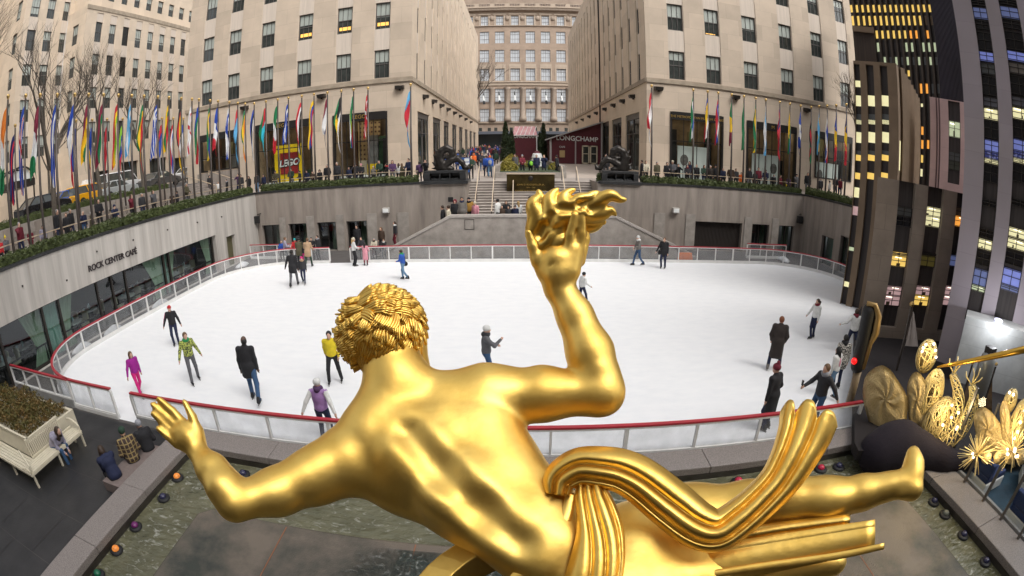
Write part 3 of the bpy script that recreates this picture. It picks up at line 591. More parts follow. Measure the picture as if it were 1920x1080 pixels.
# thin brass rail behind the hedge
for lb, a, b in (('thin brass rail behind the hedge above the cafe wall', (XL-.95, 4, 5.0), (XL-.95, YB, 5.0)), ('thin brass rail behind the left back hedge', (-17.5, YB+1.1, 5.0), (-6.6, YB+1.1, 5.0)), ('thin brass rail behind the right back hedge', (8, YB+1.1, 5.0), (20.2, YB+1.1, 5.0))):
    t = thing('brass_rail', lb, 'railing', a); m = MB(); m.bar(a, b, .05); m.build('rail', HANDR, t)
    n = 12
    m = MB()
    for i in range(n+1): p = np.array(a)+(np.array(b)-np.array(a))*i/n; m.bar((p[0], p[1], TZ), tuple(p), .035)
    each(m, 'post', FRAME, t)
# north planter wall with hedge beside the side street
pw = thing('planter_wall', 'grey granite planter wall between the promenade and the side street', 'wall', (-27, 15, TZ))
m = MB(); m.box(-27.35, -27.0, -6, 31, TZ-.3, SZ+.05); m.build('wall', CONCR, pw); m = MB()
for y in np.arange(6, 31, 2.6): m.box(-27.0, -26.93, y, y+.8, TZ, SZ+.0)
m.build('pilaster', CONC, pw)
hedge('dark hedge on the planter wall in front of the parked cars', -27.6, -27.6, 2, 31, SZ+.0, .5, 330, 22)
# ---- rink barriers
def path_len(P): return np.concatenate([[0], np.cumsum(np.linalg.norm(np.diff(np.array(P), axis=0), axis=1))])
def barrier(label, P, step=1.2, kick=.12, kmat=None, top=.93):
    t = thing('rink_barrier', label, 'barrier', (P[0][0], P[0][1], 0)); P = np.array(P, float); s = path_len(P)
    def pt(d): return np.array([np.interp(d, s, P[:, 0]), np.interp(d, s, P[:, 1])])
    n = max(int(round(s[-1]/step)), 1); fine = max(int(s[-1]/.35), 2)
    def ribbon(mb, wd, z0, z1):
        rows = []
        for i in range(fine+1):
            d = s[-1]*i/fine; p = pt(d); q = pt(min(d+.05, s[-1]))-pt(max(d-.05, 0)); q /= np.linalg.norm(q); nx, ny = -q[1]*wd/2, q[0]*wd/2
            rows.append([(p[0]-nx, p[1]-ny, z0), (p[0]+nx, p[1]+ny, z0), (p[0]+nx, p[1]+ny, z1), (p[0]-nx, p[1]-ny, z1)])
        mb.grid(rows, True, True); return mb
    ribbon(MB(), .10, top, top+.045).build('top_rail', RED, t); ribbon(MB(), .09, top-.05, top).build('rail_channel', WHITE, t)
    ribbon(MB(), .12, 0, kick).build('kickboard', kmat or WHITE, t); ribbon(MB(), .09, kick, kick+.045).build('sill', WHITE, t)
    for i in range(n+1):
        p = pt(s[-1]*i/n); q = pt(min(s[-1]*i/n+.05, s[-1]))-pt(max(s[-1]*i/n-.05, 0)); w_ = .085 if i % 4 == 0 else .05
        MB().box(p[0]-w_/2, p[0]+w_/2, p[1]-.04, p[1]+.04, kick, top-.05, rz=math.atan2(q[1], q[0])).build('post', WHITE, t)
    mb = MB(); mb.grid([[(*pt(s[-1]*i/fine), kick+.045), (*pt(s[-1]*i/fine), top-.05)] for i in range(fine+1)]); mb.build('clear_panel', FROST, t); return t
O = rrect(RX0, RX1, RY0, RY1, RR, 16)
right_far = [(18.9, 16.8)]+[p for p in O[:17]]; left_far = [p for p in O[17:34]]; left_near = [p for p in O[34:51]]
barrier('red topped clear rink barrier around the left end of the ice', [(-11.25, RY1)]+O[17:34]+O[34:51]+[(-11.15, RY0)])
barrier('red topped clear rink barrier along the far side and right corner', right_far+[(-9.9, RY1)])
barrier('red topped clear rink barrier between the ice and the pool', [(-10.2, RY0), (8.35, RY0)], 1.55, .26, BOARD)
barrier('red topped clear barrier joining the rink to the cafe window', [(-18.2, 8.25), (-13.55, 8.25)], 1.15, .28, BOARD)
barrier('short red topped barrier on the floor behind the far left corner', [(-18.0, 28.6), (-14.6, 28.4)], 1.2)
barrier('short red topped barrier on the floor behind the far right corner', [(14.6, 28.5), (17.7, 28.5)], 1.2)
for i, (x, y) in enumerate([(-18.0, 12.4), (-17.95, 14.6), (-18.0, 18.5), (-17.5, 26.6), (17.3, 28.0)]):
    q = MB(); rows = []
    for a in range(7):
        rr = .42*(1-(a/6)**2)+.01; rows.append([(x+rr*(.7+.15*math.sin(k*2.1+i))*math.cos(k*math.pi/6), y+1.5*rr*(1+.2*math.sin(k*1.7))*math.sin(k*math.pi/6), .3*a/6) for k in range(12)])
    q.grid(rows, True, True); tag(q.build('snow_pile', mat('scraped_snow', (.74, .75, .77), .8, var=.2, vscale=8, bump=.5), smooth=True), ['pile of scraped snow outside the near left rink corner', 'smaller pile of snow left of the rink by the drape', 'long snow pile left of the rink by the far window', 'snow pile at the far left rink corner', 'snow spread outside the far right rink corner'][i], 'snow')
# ---- unseen wall and tower behind the camera; tones darkened for the gold's reflections
bk = thing('west_wall', 'unseen granite wall behind the fountain, darkened for the gold reflections', 'wall', (0, -2.4, 0)); m = MB(); m.box(-40, 40, -6, -2.4, -1.2, 5.2); m.build('wall', mat('darkened_granite', (.06, .05, .045), .35, var=.4, vscale=3), bk); m = MB(); m.box(-40, 40, -2.6, -2.3, 5.2, 5.35); m.build('coping', COPING, bk)
m = MB(); m.box(-80, 80, -75, -34, 4, 70); tw = m.build('tower', mat('grey_limestone', (.30, .255, .21), .85, var=.2, vscale=.3)); tag(tw, 'tall grey limestone tower west of the plaza', 'tower')
m = MB(); m.box(-80, 80, -34, -6, 3.8, 4.0); struct(m.build('plaza_street', ASPH))
# ================================================================== buildings
WC = {}
YLIT = mat('lit_office', (1.0, .55, .12), .5, emit=.45)
def window_mesh(w, h, style, bl):
    key = (round(w, 2), round(h, 2), style, bl)
    if key in WC: return WC[key]
    f = MB(); t = .075
    f.box(0, t, -.03, .06, 0, h); f.box(w-t, w, -.03, .06, 0, h); f.box(t, w-t, -.03, .06, h-t, h); f.box(t, w-t, -.05, .06, 0, t)
    if style == 'office':
        f.box(t, w-t, -.02, .05, h*.5-.035, h*.5+.035)
        for k in (1, 2): x = w*k/3; f.box(x-.018, x+.018, -.01, .03, t, h*.5-.035); f.box(x-.018, x+.018, -.01, .03, h*.5+.035, h-t)
        fm = FRAMEG
    elif style == 'narrow':
        f.box(t, w-t, -.02, .05, h*.5-.03, h*.5+.03); f.box(w/2-.02, w/2+.02, -.01, .03, t, h-t); fm = FRAMEG
    elif style == 'saks':
        f.box(w/2-.05, w/2+.05, -.02, .05, t, h-t); f.box(t, w-t, -.02, .05, h*.74-.06, h*.74+.06); f.box(t, w-t, -.01, .05, h*.36-.05, h*.36+.05)
        for x in (w*.25, w*.75): f.box(x-.025, x+.025, -.01, .03, t, h-t)
        fm = mat('grey_blue_frame', (.16, .155, .155), .5)
    elif style == 'louvre':
        n = 14
        for k in range(n): z = t+(h-2*t)*k/n; f.box(t, w-t, -.03, .05, z, z+(h-2*t)/n*.45)
        fm = FRAME
    else: fm = FRAMEG
    fme = mk_mesh('window', f.v, f.f, fm)
    p = MB(); y = .035
    if style == 'louvre' or bl == 0: p.face([(t, y, t), (w-t, y, t), (w-t, y, h-t), (t, y, h-t)])
    else:
        zb = h-t-(h-2*t)*bl
        if zb > t+.01: p.face([(t, y, t), (w-t, y, t), (w-t, y, zb), (t, y, zb)])
        p.cur = 1; p.face([(t, y, zb), (w-t, y, zb), (w-t, y, h-t), (t, y, h-t)])
    pme = mk_mesh('pane', p.v, p.f, [GLASSR if style == 'saks' else GLASS, BLINDW if style == 'saks' else BLIND], p.m)
    WC[key] = (fme, pme); return WC[key]
def put_window(par, org, rz, w, h, style='office', bl=None):
    if bl is None: bl = random.choice([.5, .5, .55, .5, .0, .42, .5, .85, .5, .3])
    fme, pme = window_mesh(w, h, style, bl)
    o = link('window', fme, par); o.matrix_basis = wm(par).inverted() @ Matrix.Translation(org) @ Matrix.Rotation(rz, 4, 'Z'); p = link('pane', pme, o); return o
def lit_strip(par, org, rz, w, h):
    m = MB(); m.box(.12, w-.12, .028, .034, h*.12, h*.34); me = mk_mesh('lit_ceiling', m.v, m.f, YLIT); o = link('lit_ceiling', me, par); return o
ROWS = [(12.45, 14.85), (16.68, 19.06), (20.92, 23.3), (25.1, 27.5)]
HB = 30.6
def sconce(x, y, z, nx, ny, lb, grp):
    t = thing('wall_lamp', lb, 'wall lamp', (x, y, z), group=grp); m = MB()
    ux, uy = -ny, nx; P = lambda a, d, zz: (x+ux*a+nx*d, y+uy*a+ny*d, z+zz)
    A = [P(-.36, 0, .12), P(.36, 0, .12), P(.36, 0, -.22), P(-.36, 0, -.22)]; B = [P(-.32, .5, .06), P(.32, .5, .06), P(.32, .42, -.2), P(-.32, .42, -.2)]
    m.grid([A, B], True, True); m.build('housing', FRAME, t); m = MB(); m.bar(P(0, 0, -.26), P(0, .2, -.26), .12); m.build('bracket', FRAME, t)
def lime_building(name, label, xa, xb, side_x, side_n, cols, shops, ycols, yshops, west_skip=()):
    """plaza block: west front at Y=38 between xa and xb; side front along the gardens at side_x facing side_n"""
    t = thing(name, label, 'office building', ((xa+xb)/2, 38, TZ)); L = xb-xa
    ops = []
    for a, b in cols:
        ops.append((a-.05-xa, b+.05-xa, 12.45, 28.4, .05, 1, False))
        for z0_, z1_ in ROWS: ops.append((a-xa, b-xa, z0_, z1_, .26, 0, True))
    for a, b, z0_, z1_ in shops: ops.append((a-xa, b-xa, z0_, z1_, .35, 0, True))
    m = MB(); facade(m, (xa, 38), (1, 0), L, TZ-.5, HB, ops, (0, -1)); m.face([(xa, 38, HB), (xb, 38, HB), (xb, 101, HB), (xa, 101, HB)]); far = xa if side_n > 0 else xb; m.face([(far, 38, TZ-.5), (far, 101, TZ-.5), (far, 101, HB), (far, 38, HB)]); m.face([(xa, 101, TZ-.5), (xb, 101, TZ-.5), (xb, 101, HB), (xa, 101, HB)])
    m.build('west_front', [LIME, FLUTE], t)
    ops = []
    for a, b in ycols:
        ops.append((a-.04-38, b+.04-38, 12.45, 28.4, .08, 1, False))
        for z0_, z1_ in ROWS: ops.append((a-38, b-38, z0_, z1_, .24, 0, True))
    for a, b, z1_ in yshops: ops.append((a-38, b-38, TZ+.6, z1_, .35, 0, True))
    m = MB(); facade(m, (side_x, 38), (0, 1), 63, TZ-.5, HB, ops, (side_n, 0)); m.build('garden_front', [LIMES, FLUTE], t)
    m = MB(); m.box(xa-.02, xb+(.1 if side_n > 0 else 0), 37.88, 38.0, 12.02, 12.38); sx0, sx1 = (side_x, side_x+.12) if side_n > 0 else (side_x-.12, side_x); m.box(sx0, sx1, 38, 101, 12.02, 12.38)
    m.build('ledge', LEDGE, t)
    # rows of windows
    k = 0
    for a, b in cols:
        for r, (z0_, z1_) in enumerate(ROWS[:3] if True else ROWS):
            o = put_window(t, (a, 38.2, z0_), 0, b-a, z1_-z0_, 'office')
            if side_n > 0 and r == 1 and a > -19:
                q = MB(); q.box(.15, b-a-.15, .028, .034, .32, .62); link('lit_ceiling', mk_mesh('lit_ceiling', q.v, q.f, YLIT), o)
            elif side_n < 0 and r == 1 and 15 < a < 16: q = MB(); q.box(.15, b-a-.3, .028, .034, .12, .2); link('lit_ceiling', mk_mesh('lit_ceiling', q.v, q.f, YLIT), o)
    rzz = R(90) if side_n > 0 else R(-90)
    for i, (a, b) in enumerate(ycols):
        for r, (z0_, z1_) in enumerate(ROWS if i > 1 else ROWS[:3]):
            if i > 13 and r > 3: continue
            org = (side_x-side_n*.16, a if side_n > 0 else b, z0_); put_window(t, org, rzz, b-a, z1_-z0_, 'narrow', random.choice([0, 0, .5]))
    return t
LBc = [(-11.46, -10.22), (-14.78, -13.47), (-18.4, -17.05), (-22.15, -20.78), (-25.7, -24.37), (-28.85, -27.55)]
RBc = [(11.88, 13.22), (15.14, 16.46), (18.68, 20.06), (22.46, 23.82), (26.03, 27.3), (29.37, 30.6), (32.6, 33.9)]
yc = [(40.08+3.4*i, 41.0+3.4*i) for i in range(17)]
ysL = [(40.5, 45.9, 9.75), (47.9, 52.9, 9.75), (54.8, 59.2, 9.75), (61.8, 66.5, 9.75), (69.0, 73.6, 9.75), (76.5, 80.9, 9.75), (83.5, 88, 9.75), (90.5, 95, 9.75)]
LB = lime_building('limestone_office', 'limestone office building with the toy shop, left of the garden walk', -30.8, -8.4, -8.4, 1, LBc, [(-15.0, -10.35, TZ+.25, 9.7), (-22.5, -16.95, TZ+.25, 9.7), (-29.0, -24.5, 6.2, 9.65)], yc, ysL)
RB = lime_building('limestone_office', 'limestone office building with the museum shop, right of the garden walk', 9.95, 36.0, 9.95, -1, RBc, [(11.92, 16.58, TZ+.15, 9.75), (18.85, 24.0, TZ+.15, 9.68), (26.2, 30.8, 5.45, 9.68)], yc, ysL[:4])
def shopfront(par, a, b, z0_, z1_, sign, kind, lettering):
    """dark framed shop window with sign band in the west front"""
    m = MB(); f = .13; zs = z1_-.62
    m.box(a-.02, a+f, 37.9, 38.3, z0_, z1_); m.box(b-f, b+.02, 37.9, 38.3, z0_, z1_); m.box(a+f, b-f, 37.88, 38.3, zs, z1_+.02); m.box(a+f, b-f, 37.95, 38.2, z0_, z0_+.12)
    m.box(a+f, b-f, 38.0, 38.1, 7.35, 7.43)
    for k in (1, 2, 3): x = a+(b-a)*k/4; m.box(x-.025, x+.025, 38.02, 38.1, z0_+.12, zs)
    fr = m.build('shop_window', mat('shop_frame', (.020, .018, .017), .35), par)
    m = MB(); m.face([(a+f, 38.06, z0_), (b-f, 38.06, z0_), (b-f, 38.06, zs), (a+f, 38.06, zs)]); m.build('pane', SHOPG, fr)
    if sign: text(sign, lettering, ((a+b)/2, 37.875, zs+.17), (1, 0, 0), (0, 0, 1), GOLDL, 'sign_lettering', fr, .02)
    m = MB(); m.box(a+.05, b-.05, 41.0, 41.05, z0_, zs+.3); m.box(a+.0, a+.05, 38.4, 41, z0_, zs+.3); m.box(b-.05, b, 38.4, 41, z0_, zs+.3); m.box(a, b, 38.4, 41, z0_-.02, z0_); m.box(a, b, 38.4, 41, zs+.3, zs+.35)
    m.build('interior', WARMI, fr); m = MB()
    for k in range(5): x = a+(b-a)*(k+.5)/5; m.box(x-.25, x+.25, 38.9, 39.3, zs+.22, zs+.28)
    each(m, 'ceiling_light', SHOPL, fr)
    rq = random.Random(int(a*10)); pal = [BLACKM, mat('dark_wood', (.09, .045, .02), .5), mat('cream_display', (.50, .44, .33), .6), mat('olive_display', (.16, .15, .08), .6), mat('grey_display', (.20, .20, .20), .6), mat('green_display', (.05, .12, .06), .6)]
    for k in range(7):
        x = a+.3+(b-a-1.0)*k/6+rq.uniform(-.1, .1); y = rq.uniform(39.3, 40.4); w_ = rq.uniform(.3, .75); h_ = rq.choice([rq.uniform(.8, 1.6), rq.uniform(2.0, 4.2)]); q = MB(); q.box(x, x+w_, y, y+.3, z0_, z0_+h_)
        for e in range(3): zz = z0_+h_*(e+1)/4; q.box(x-.03, x+w_+.03, y-.04, y+.1, zz, zz+.05)
        q.build('display_unit', pal[k % len(pal)], fr)
    return fr
f1 = shopfront(LB, -15.0, -10.35, TZ+.25, 9.7, 'LEGO', 1, .46); f2 = shopfront(LB, -22.5, -16.95, TZ+.25, 9.7, 'LEGO', 0, .46); f3 = shopfront(LB, -29.0, -24.5, 6.2, 9.65, '', 0, .3)
f4 = shopfront(RB, 11.92, 16.58, TZ+.15, 9.75, 'THE METROPOLITAN MUSEUM OF ART', 1, .27); f5 = shopfront(RB, 18.85, 24.0, TZ+.15, 9.68, 'M', 1, .42); f6 = shopfront(RB, 26.2, 30.8, 5.45, 9.68, '', 1, .3)
YEL = mat('bright_yellow', (.80, .56, .01), .45); DRED = mat('dark_red_panel', (.30, .02, .02), .5)
# toy shop display: yellow frame with the red square
t = thing('shop_sign', 'yellow and red toy logo panel standing in the shop window', 'sign', (-19.1, 38.6, TZ+.3))
x0, x1, zb, zt = at(517, 340, Y=38.6)[0], at(568, 340, Y=38.6)[0], TZ+.45, at(540, 271, Y=38.6)[2]
m = MB(); m.box(x0, x1, 38.55, 38.65, zb, zt); m.build('panel', YEL, t); sx0, sx1 = at(526, 300, Y=38.55)[0], at(560, 300, Y=38.55)[0]; sz0, sz1 = at(540, 326, Y=38.5)[2], at(540, 286, Y=38.5)[2]
m = MB(); m.box(sx0, sx1, 38.48, 38.56, sz0, sz1); m.build('square', DRED, t)
cx, cz = (sx0+sx1)/2, (sz0+sz1)/2-.22
text('LEGO', .78, (cx, 38.46, cz), (1, .0, .06), (0, 0, 1), BLACKM, 'logo_outline', t, .02, shear=.18, bold=.075); text('LEGO', .78, (cx, 38.44, cz), (1, 0, .06), (0, 0, 1), WHITEP, 'logo', t, .02, shear=.18, bold=.022)
m = MB(); m.box(-22.3, -17.1, 38.4, 38.9, TZ+.27, TZ+.45); m.box(-14.8, -10.5, 38.4, 38.9, TZ+.27, TZ+.5); tag(m.build('display_shelf', WHITEP), 'low white display shelf in the toy shop windows', 'shelf')
t = thing('brick_display', 'tan wall panel dotted with round coloured discs in the toy shop', 'display', (-12.4, 40.5, 6)); m = MB(); m.box(-13.6, -11.6, 40.3, 40.4, TZ+.5, 9.1); m.build('panel', mat('tan_display', (.42, .30, .15), .6), t)
m = MB()
for i in range(6):
    for j in range(11): x, z = -13.45+i*.34, TZ+1.0+j*.38; m.box(x, x+.15, 40.26, 40.3, z, z+.15)
each(m, 'disc', mat('brown_disc', (.10, .04, .03), .5), t)
m = MB(); m.box(-12.3, -11.5, 38.7, 38.8, TZ+.5, TZ+1.4); tag(m.build('yellow_board', YEL), 'yellow board low in the right toy shop window', 'board')
# museum shop panels
for a, b, zt, ox, lb, zb in ((597, 655, 274, 612, 'white portrait banner in the left museum shop window', None),):
    pass
for (pa, pb, pt, po, lb, z0_) in ((1270, 1327, 275, 1283, 'tall white banner with an oval portrait at its left, in the museum shop', TZ+.25), (1410, 1459, 290, 1451, 'tall white banner with an oval portrait at its right, in the museum shop', TZ+.25), (1531, 1572, 306, 1538, 'white banner with a portrait behind the far right museum shop window', 5.55)):
    a, b, zt = at(pa, 300, Y=38.5)[0], at(pb, 300, Y=38.5)[0], at((pa+pb)/2, pt, Y=38.5)[2]; t = thing('banner', lb, 'banner', ((a+b)/2, 38.5, z0_))
    m = MB(); m.box(a, b, 38.5, 38.56, z0_, zt); m.build('panel', mat('banner_white', (.62, .68, .66), .5), t); x = at(po, 300, Y=38.48)[0]; zc = zt-1.15
    m = MB(); m.grid([[(x+.36*r*math.cos(k*math.pi/10), 38.485, zc+.46*r*math.sin(k*math.pi/10)) for k in range(20)] for r in (1, .01)], True); m.build('oval_portrait', mat('grey_portrait', (.20, .19, .18), .5, var=.7, vscale=4), t)
    m = MB(); P_ = [(a+(b-a)*(.25+.6*i/40), 38.48, zc-.5-.8*math.sin(i*.42)*math.exp(-i*.03)-.01*i) for i in range(41)]; m.tube(P_, .018, 4); m.build('script_flourish', mat('grey_ink', (.40, .42, .41), .6), t)
text('Museum of Art Store', .42, (20.9, 38.03, 6.95), (1, 0, 0), (0, 0, 1), mat('dark_window_letter', (.06, .04, .03), .5), 'window_lettering', f5, .01)
for par, xs, lb in ((LB, ((750, 163), (604, 179), (460, 201)), 'left'), (RB, ((1234, 165), (1378, 181), (1512, 205)), 'right')):
    for i, (px, py) in enumerate(xs): x, _, z = at(px, py, Y=38); sconce(x, 38, z, 0, -1, f'dark box lamp on the front of the {lb} limestone building, {["nearest the garden walk", "middle of three", "farthest from the walk"][i]}', 'box lamps on the limestone fronts')
for sx, n, lb, pts in ((-8.4, 1, 'left', (43, 47.5, 52.2, 57.2, 63, 69, 76, 84)), (9.95, -1, 'right', (42.3, 46.5, 51.2, 56.5, 63, 69.5, 77, 85))):
    for i, y in enumerate(pts): sconce(sx, y, 11.3, n, 0, f'dark box lamp high on the {lb} garden front, {["first", "second", "third", "fourth", "fifth", "sixth", "seventh", "last"][i]} from the plaza', 'box lamps along the garden fronts')
for sx, n, par, ys in ((-8.4, 1, LB, ysL), (9.95, -1, RB, ysL[:4])):
    for i, (a, b, zt) in enumerate(ys):
        m = MB(); X = sx-n*.18
        for y in (a, b-.12, (a+b)/2-.04): m.box(X-.06, X+.06, y, y+.1, TZ+.6, zt)
        m.box(X-.06, X+.06, a, b, zt-.5, zt); m.box(X-.05, X+.05, a, b, 7.9, 7.98); w_ = m.build('shop_window', FRAMEG, par)
        m = MB(); m.face([(X-n*.02, a, TZ), (X-n*.02, b, TZ), (X-n*.02, b, zt), (X-n*.02, a, zt)]); m.build('pane', SHOPG, w_)
        m = MB(); m.face([(sx-n*2.2, a-.2, TZ), (sx-n*2.2, b+.2, TZ), (sx-n*2.2, b+.2, zt+.2), (sx-n*2.2, a-.2, zt+.2)]); m.face([(sx-n*.4, a, zt+.05), (sx-n*.4, b, zt+.05), (sx-n*2.2, b, zt+.05), (sx-n*2.2, a, zt+.05)]); m.build('interior', mat('teal_interior', (.16, .20, .185), .6, var=.4, vscale=.8), w_)
m = MB(); m.bar((9.86, 60.5, TZ), (9.86, 60.5, HB), .16); m.build('drain_pipe', FRAME, RB)
# ---- stepped limestone block across the side street
FL = thing('stepped_office', 'stepped limestone office building across the side street at far left', 'office building', (-52, 45, SZ))
Acol = [(40.0+2.72*i, 41.25+2.72*i) for i in range(8)]
Arow = [(12.1, 14.7), (16.35, 19.0), (20.55, 23.2), (24.75, 27.4)]
ops = []
for a, b in Acol:
    ops.append((a-.05-38, b+.05-38, 12.1, 28.6, .07, 1, False)); ops += [(a-38, b-38, c, d, .24, 0, True) for c, d in Arow]
ops += [(40.5-38, 43.5-38, 5.3, 8.6, .5, 0, True), (46-38, 49.5-38, 5.3, 9.3, .5, 0, True), (52-38, 56-38, 5.3, 9.3, .5, 0, True), (58-38, 61-38, 5.3, 9, .5, 0, True)]
m = MB(); facade(m, (-49.5, 38), (0, 1), 50, 4.5, 29.4, ops, (1, 0)); m.face([(-49.5, 38, 29.4), (-49.5, 88, 29.4), (-54, 88, 29.4), (-54, 38, 29.4)])
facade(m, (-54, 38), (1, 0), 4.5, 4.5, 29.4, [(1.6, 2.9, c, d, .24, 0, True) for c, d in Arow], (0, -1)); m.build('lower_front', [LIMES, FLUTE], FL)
for i, (a, b) in enumerate(Acol):
    for c, d in Arow: put_window(FL, (-49.5-.2, a, c), R(90), b-a, d-c, 'louvre' if (i == 2 and c > 19) else 'office', 0 if i == 2 else random.choice([.5, .45, 0, .6, .5]))
for c, d in Arow: put_window(FL, (-52.4, 38.2, c), 0, 1.3, d-c, 'office')
ops = [(a-38, b-38, 31.0, 33.0, .2, 0, True) for a, b in [(42.6+2.75*i, 43.9+2.75*i) for i in range(8)]]
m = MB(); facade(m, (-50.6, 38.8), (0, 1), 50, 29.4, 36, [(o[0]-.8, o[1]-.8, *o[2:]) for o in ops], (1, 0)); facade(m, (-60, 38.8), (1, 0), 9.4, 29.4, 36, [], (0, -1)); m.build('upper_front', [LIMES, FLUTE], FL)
for i in range(8): put_window(FL, (-50.8, 42.6+2.75*i, 31.0), R(90), 1.3, 2, 'office', .4)
m = MB(); m.box(-49.55, -49.42, 37.95, 88, 28.9, 29.45); m.build('ledge', LEDGE, FL)
for i, (c, d) in enumerate([(5.3, 8.6), (5.3, 9.3), (5.3, 9.3), (5.3, 9.0)]):
    a, b = [(40.5, 43.5), (46, 49.5), (52, 56), (58, 61)][i]; m = MB(); m.face([(-49.95, a, c), (-49.95, b, c), (-49.95, b, d), (-49.95, a, d)]); w_ = m.build('entrance', GLASS, FL)
    m = MB()
    for k in range(4): y = a+(b-a)*k/3; m.bar((-49.9, y, c), (-49.9, y, d), .09)
    m.build('entrance_frame', FRAME, w_)
Bcol = [(31.0, 32.5), (33.95, 35.3), (36.9, 38.0)]; Brow = [(11.8, 14.3), (16.0, 18.6), (20.25, 22.85), (24.5, 27.1), (28.75, 31.35), (33, 35.6)]
m = MB(); facade(m, (-54, 30.0), (0, 1), 8.0, 4.5, 40, [(a-.05-30, b+.05-30, 11.8, 39, .07, 1, False) for a, b in Bcol]+[(a-30, min(b, 37.95)-30, c, d, .24, 0, True) for a, b in Bcol for c, d in Brow], (1, 0))
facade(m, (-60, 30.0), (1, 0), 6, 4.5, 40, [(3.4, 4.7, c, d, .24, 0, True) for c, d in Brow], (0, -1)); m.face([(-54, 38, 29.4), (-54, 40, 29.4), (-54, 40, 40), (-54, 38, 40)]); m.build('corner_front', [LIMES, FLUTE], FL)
for c, d in Brow:
    for a, b in Bcol: put_window(FL, (-54.2, a, c), R(90), min(b, 37.95)-a, d-c, 'office')
    put_window(FL, (-56.6, 30.2, c), 0, 1.3, d-c, 'office')
Ccol = [(18.2, 19.6), (21.2, 22.6), (24.2, 25.6), (27.2, 28.6)]
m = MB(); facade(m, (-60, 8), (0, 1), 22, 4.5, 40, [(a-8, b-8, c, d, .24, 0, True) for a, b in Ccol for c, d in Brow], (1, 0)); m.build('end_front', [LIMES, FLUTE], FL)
for c, d in Brow:
    for a, b in Ccol: put_window(FL, (-60.2, a, c), R(90), b-a, d-c, 'office')
m = MB(); m.box(-75, -61, 60, 90, 30, 60); m.build('dark_roof_block', mat('dark_roof', (.05, .05, .055), .7), FL)
# arched glass entrance canopy
cn = thing('entrance_canopy', 'arched glass canopy with dark bronze frame on the side street', 'canopy', (-47, 17.5, SZ)); m = MB(); g = MB()
x0, x1 = -49.4, -45.5; ya, yb = at(18, 340, X=-45.5)[1], at(63, 340, X=-45.5)[1]; zc = at(40, 338, X=-45.5)[2]; rr = (yb-ya)/2
for X in (x0, (x0+x1)/2, x1): m.tube([(X, (ya+yb)/2-rr*math.cos(k*math.pi/14), zc+rr*.75*math.sin(k*math.pi/14)) for k in range(15)], .1, 6)
m.box(x0, x1+.2, ya-.1, yb+.1, zc-.7, zc); g.grid([[(X, (ya+yb)/2-rr*math.cos(k*math.pi/14), zc+rr*.75*math.sin(k*math.pi/14)) for k in range(15)] for X in (x0, x1-.1)])
for y in (ya, yb): m.bar((x1, y, SZ), (x1, y, zc-.6), .14)
m.build('frame', FRAME, cn); g.build('glass', SHOPG, cn)
m = MB(); m.face([(x1-.15, (ya+yb)/2-rr*.9, zc), (x1-.15, (ya+yb)/2+rr*.9, zc), (x1-.15, (ya+yb)/2+rr*.6, zc+rr*.55), (x1-.15, (ya+yb)/2-rr*.6, zc+rr*.55)]); m.build('white_panel', WHITEP, cn)
# ---- brownstone department store closing the view
SK = thing('department_store', 'brown stone department store closing the view beyond the garden walk', 'department store', (0, 130, 6)); YS = 130.0
def sx(px, py=100): return at(px, py, Y=YS)[0]
def szz(py, px=980): return at(px, py, Y=YS)[2]
scol = [(899.4+28.72*i, 917.0+28.72*i) for i in range(-2, 9)]
srow = [(47.2, 29.5, .8), (80.8, 58.8, 1), (116, 93.2, 1), (151.2, 128.2, 1), (191, 166, 1), (227.5, 203.5, 1)]
ops = []; XA = -24.0
for a, b in scol:
    for zb, zt, ww in srow:
        c = (sx(a)+sx(b))/2; hw = (sx(b)-sx(a))/2*ww; ops.append((c-hw-XA, c+hw-XA, szz(zb), szz(zt), .35, 0, True))
m = MB(); facade(m, (XA, YS), (1, 0), 52, 5, szz(20), ops, (0, -1)); m.build('front', SAKS, SK)
for a, b in scol:
    for zb, zt, ww in srow:
        c = (sx(a)+sx(b))/2; hw = (sx(b)-sx(a))/2*ww; put_window(SK, (c-hw, YS+.25, szz(zb)), 0, 2*hw, szz(zt)-szz(zb), 'saks', 1.0)
m = MB()
for (py0, py1, d) in ((20, 15.8, .9), (15.8, 13.8, 1.2), (48.5, 47.6, .35), (154.5, 152.5, .5), (160, 154.5, .25), (229.8, 228.6, .5), (231.5, 230, .3)): m.box(XA, 28, YS-d, YS+.1, szz(py0), szz(py1))
m.box(XA, 28, YS-.8, YS-.5, szz(8.6), szz(7.8)); m.box(XA, 28, YS-.8, YS-.5, szz(13.8), szz(12.6))
for i in range(-4, 9): x = sx(922.5+28.72*i); m.box(x-.6, x+.6, YS-.85, YS-.45, szz(13.8), szz(7.6))
for a, b in scol:
    for (zb, zt, _) in srow[3:4]: m.box(sx(a)-.35, sx(a)-.02, YS-.12, YS, szz(zb), szz(zt)); m.box(sx(b)+.02, sx(b)+.35, YS-.12, YS, szz(zb), szz(zt)); m.box(sx(a)-.35, sx(b)+.35, YS-.14, YS, szz(zt), szz(zt)+.4); m.box(sx(a)-.3, sx(b)+.3, YS-.1, YS, szz(zt-3), szz(zt-8))
    c = (sx(a)+sx(b))/2; hw = (sx(b)-sx(a))*.4; m.box(c-hw-.45, c-hw-.05, YS-.12, YS, szz(47.4), szz(28)); m.box(c+hw+.05, c+hw+.45, YS-.12, YS, szz(47.4), szz(28)); m.box(c-hw-.7, c+hw+.7, YS-.25, YS, szz(27.6), szz(25.6))
m.build('stone_trim', SAKST, SK)
m = MB()
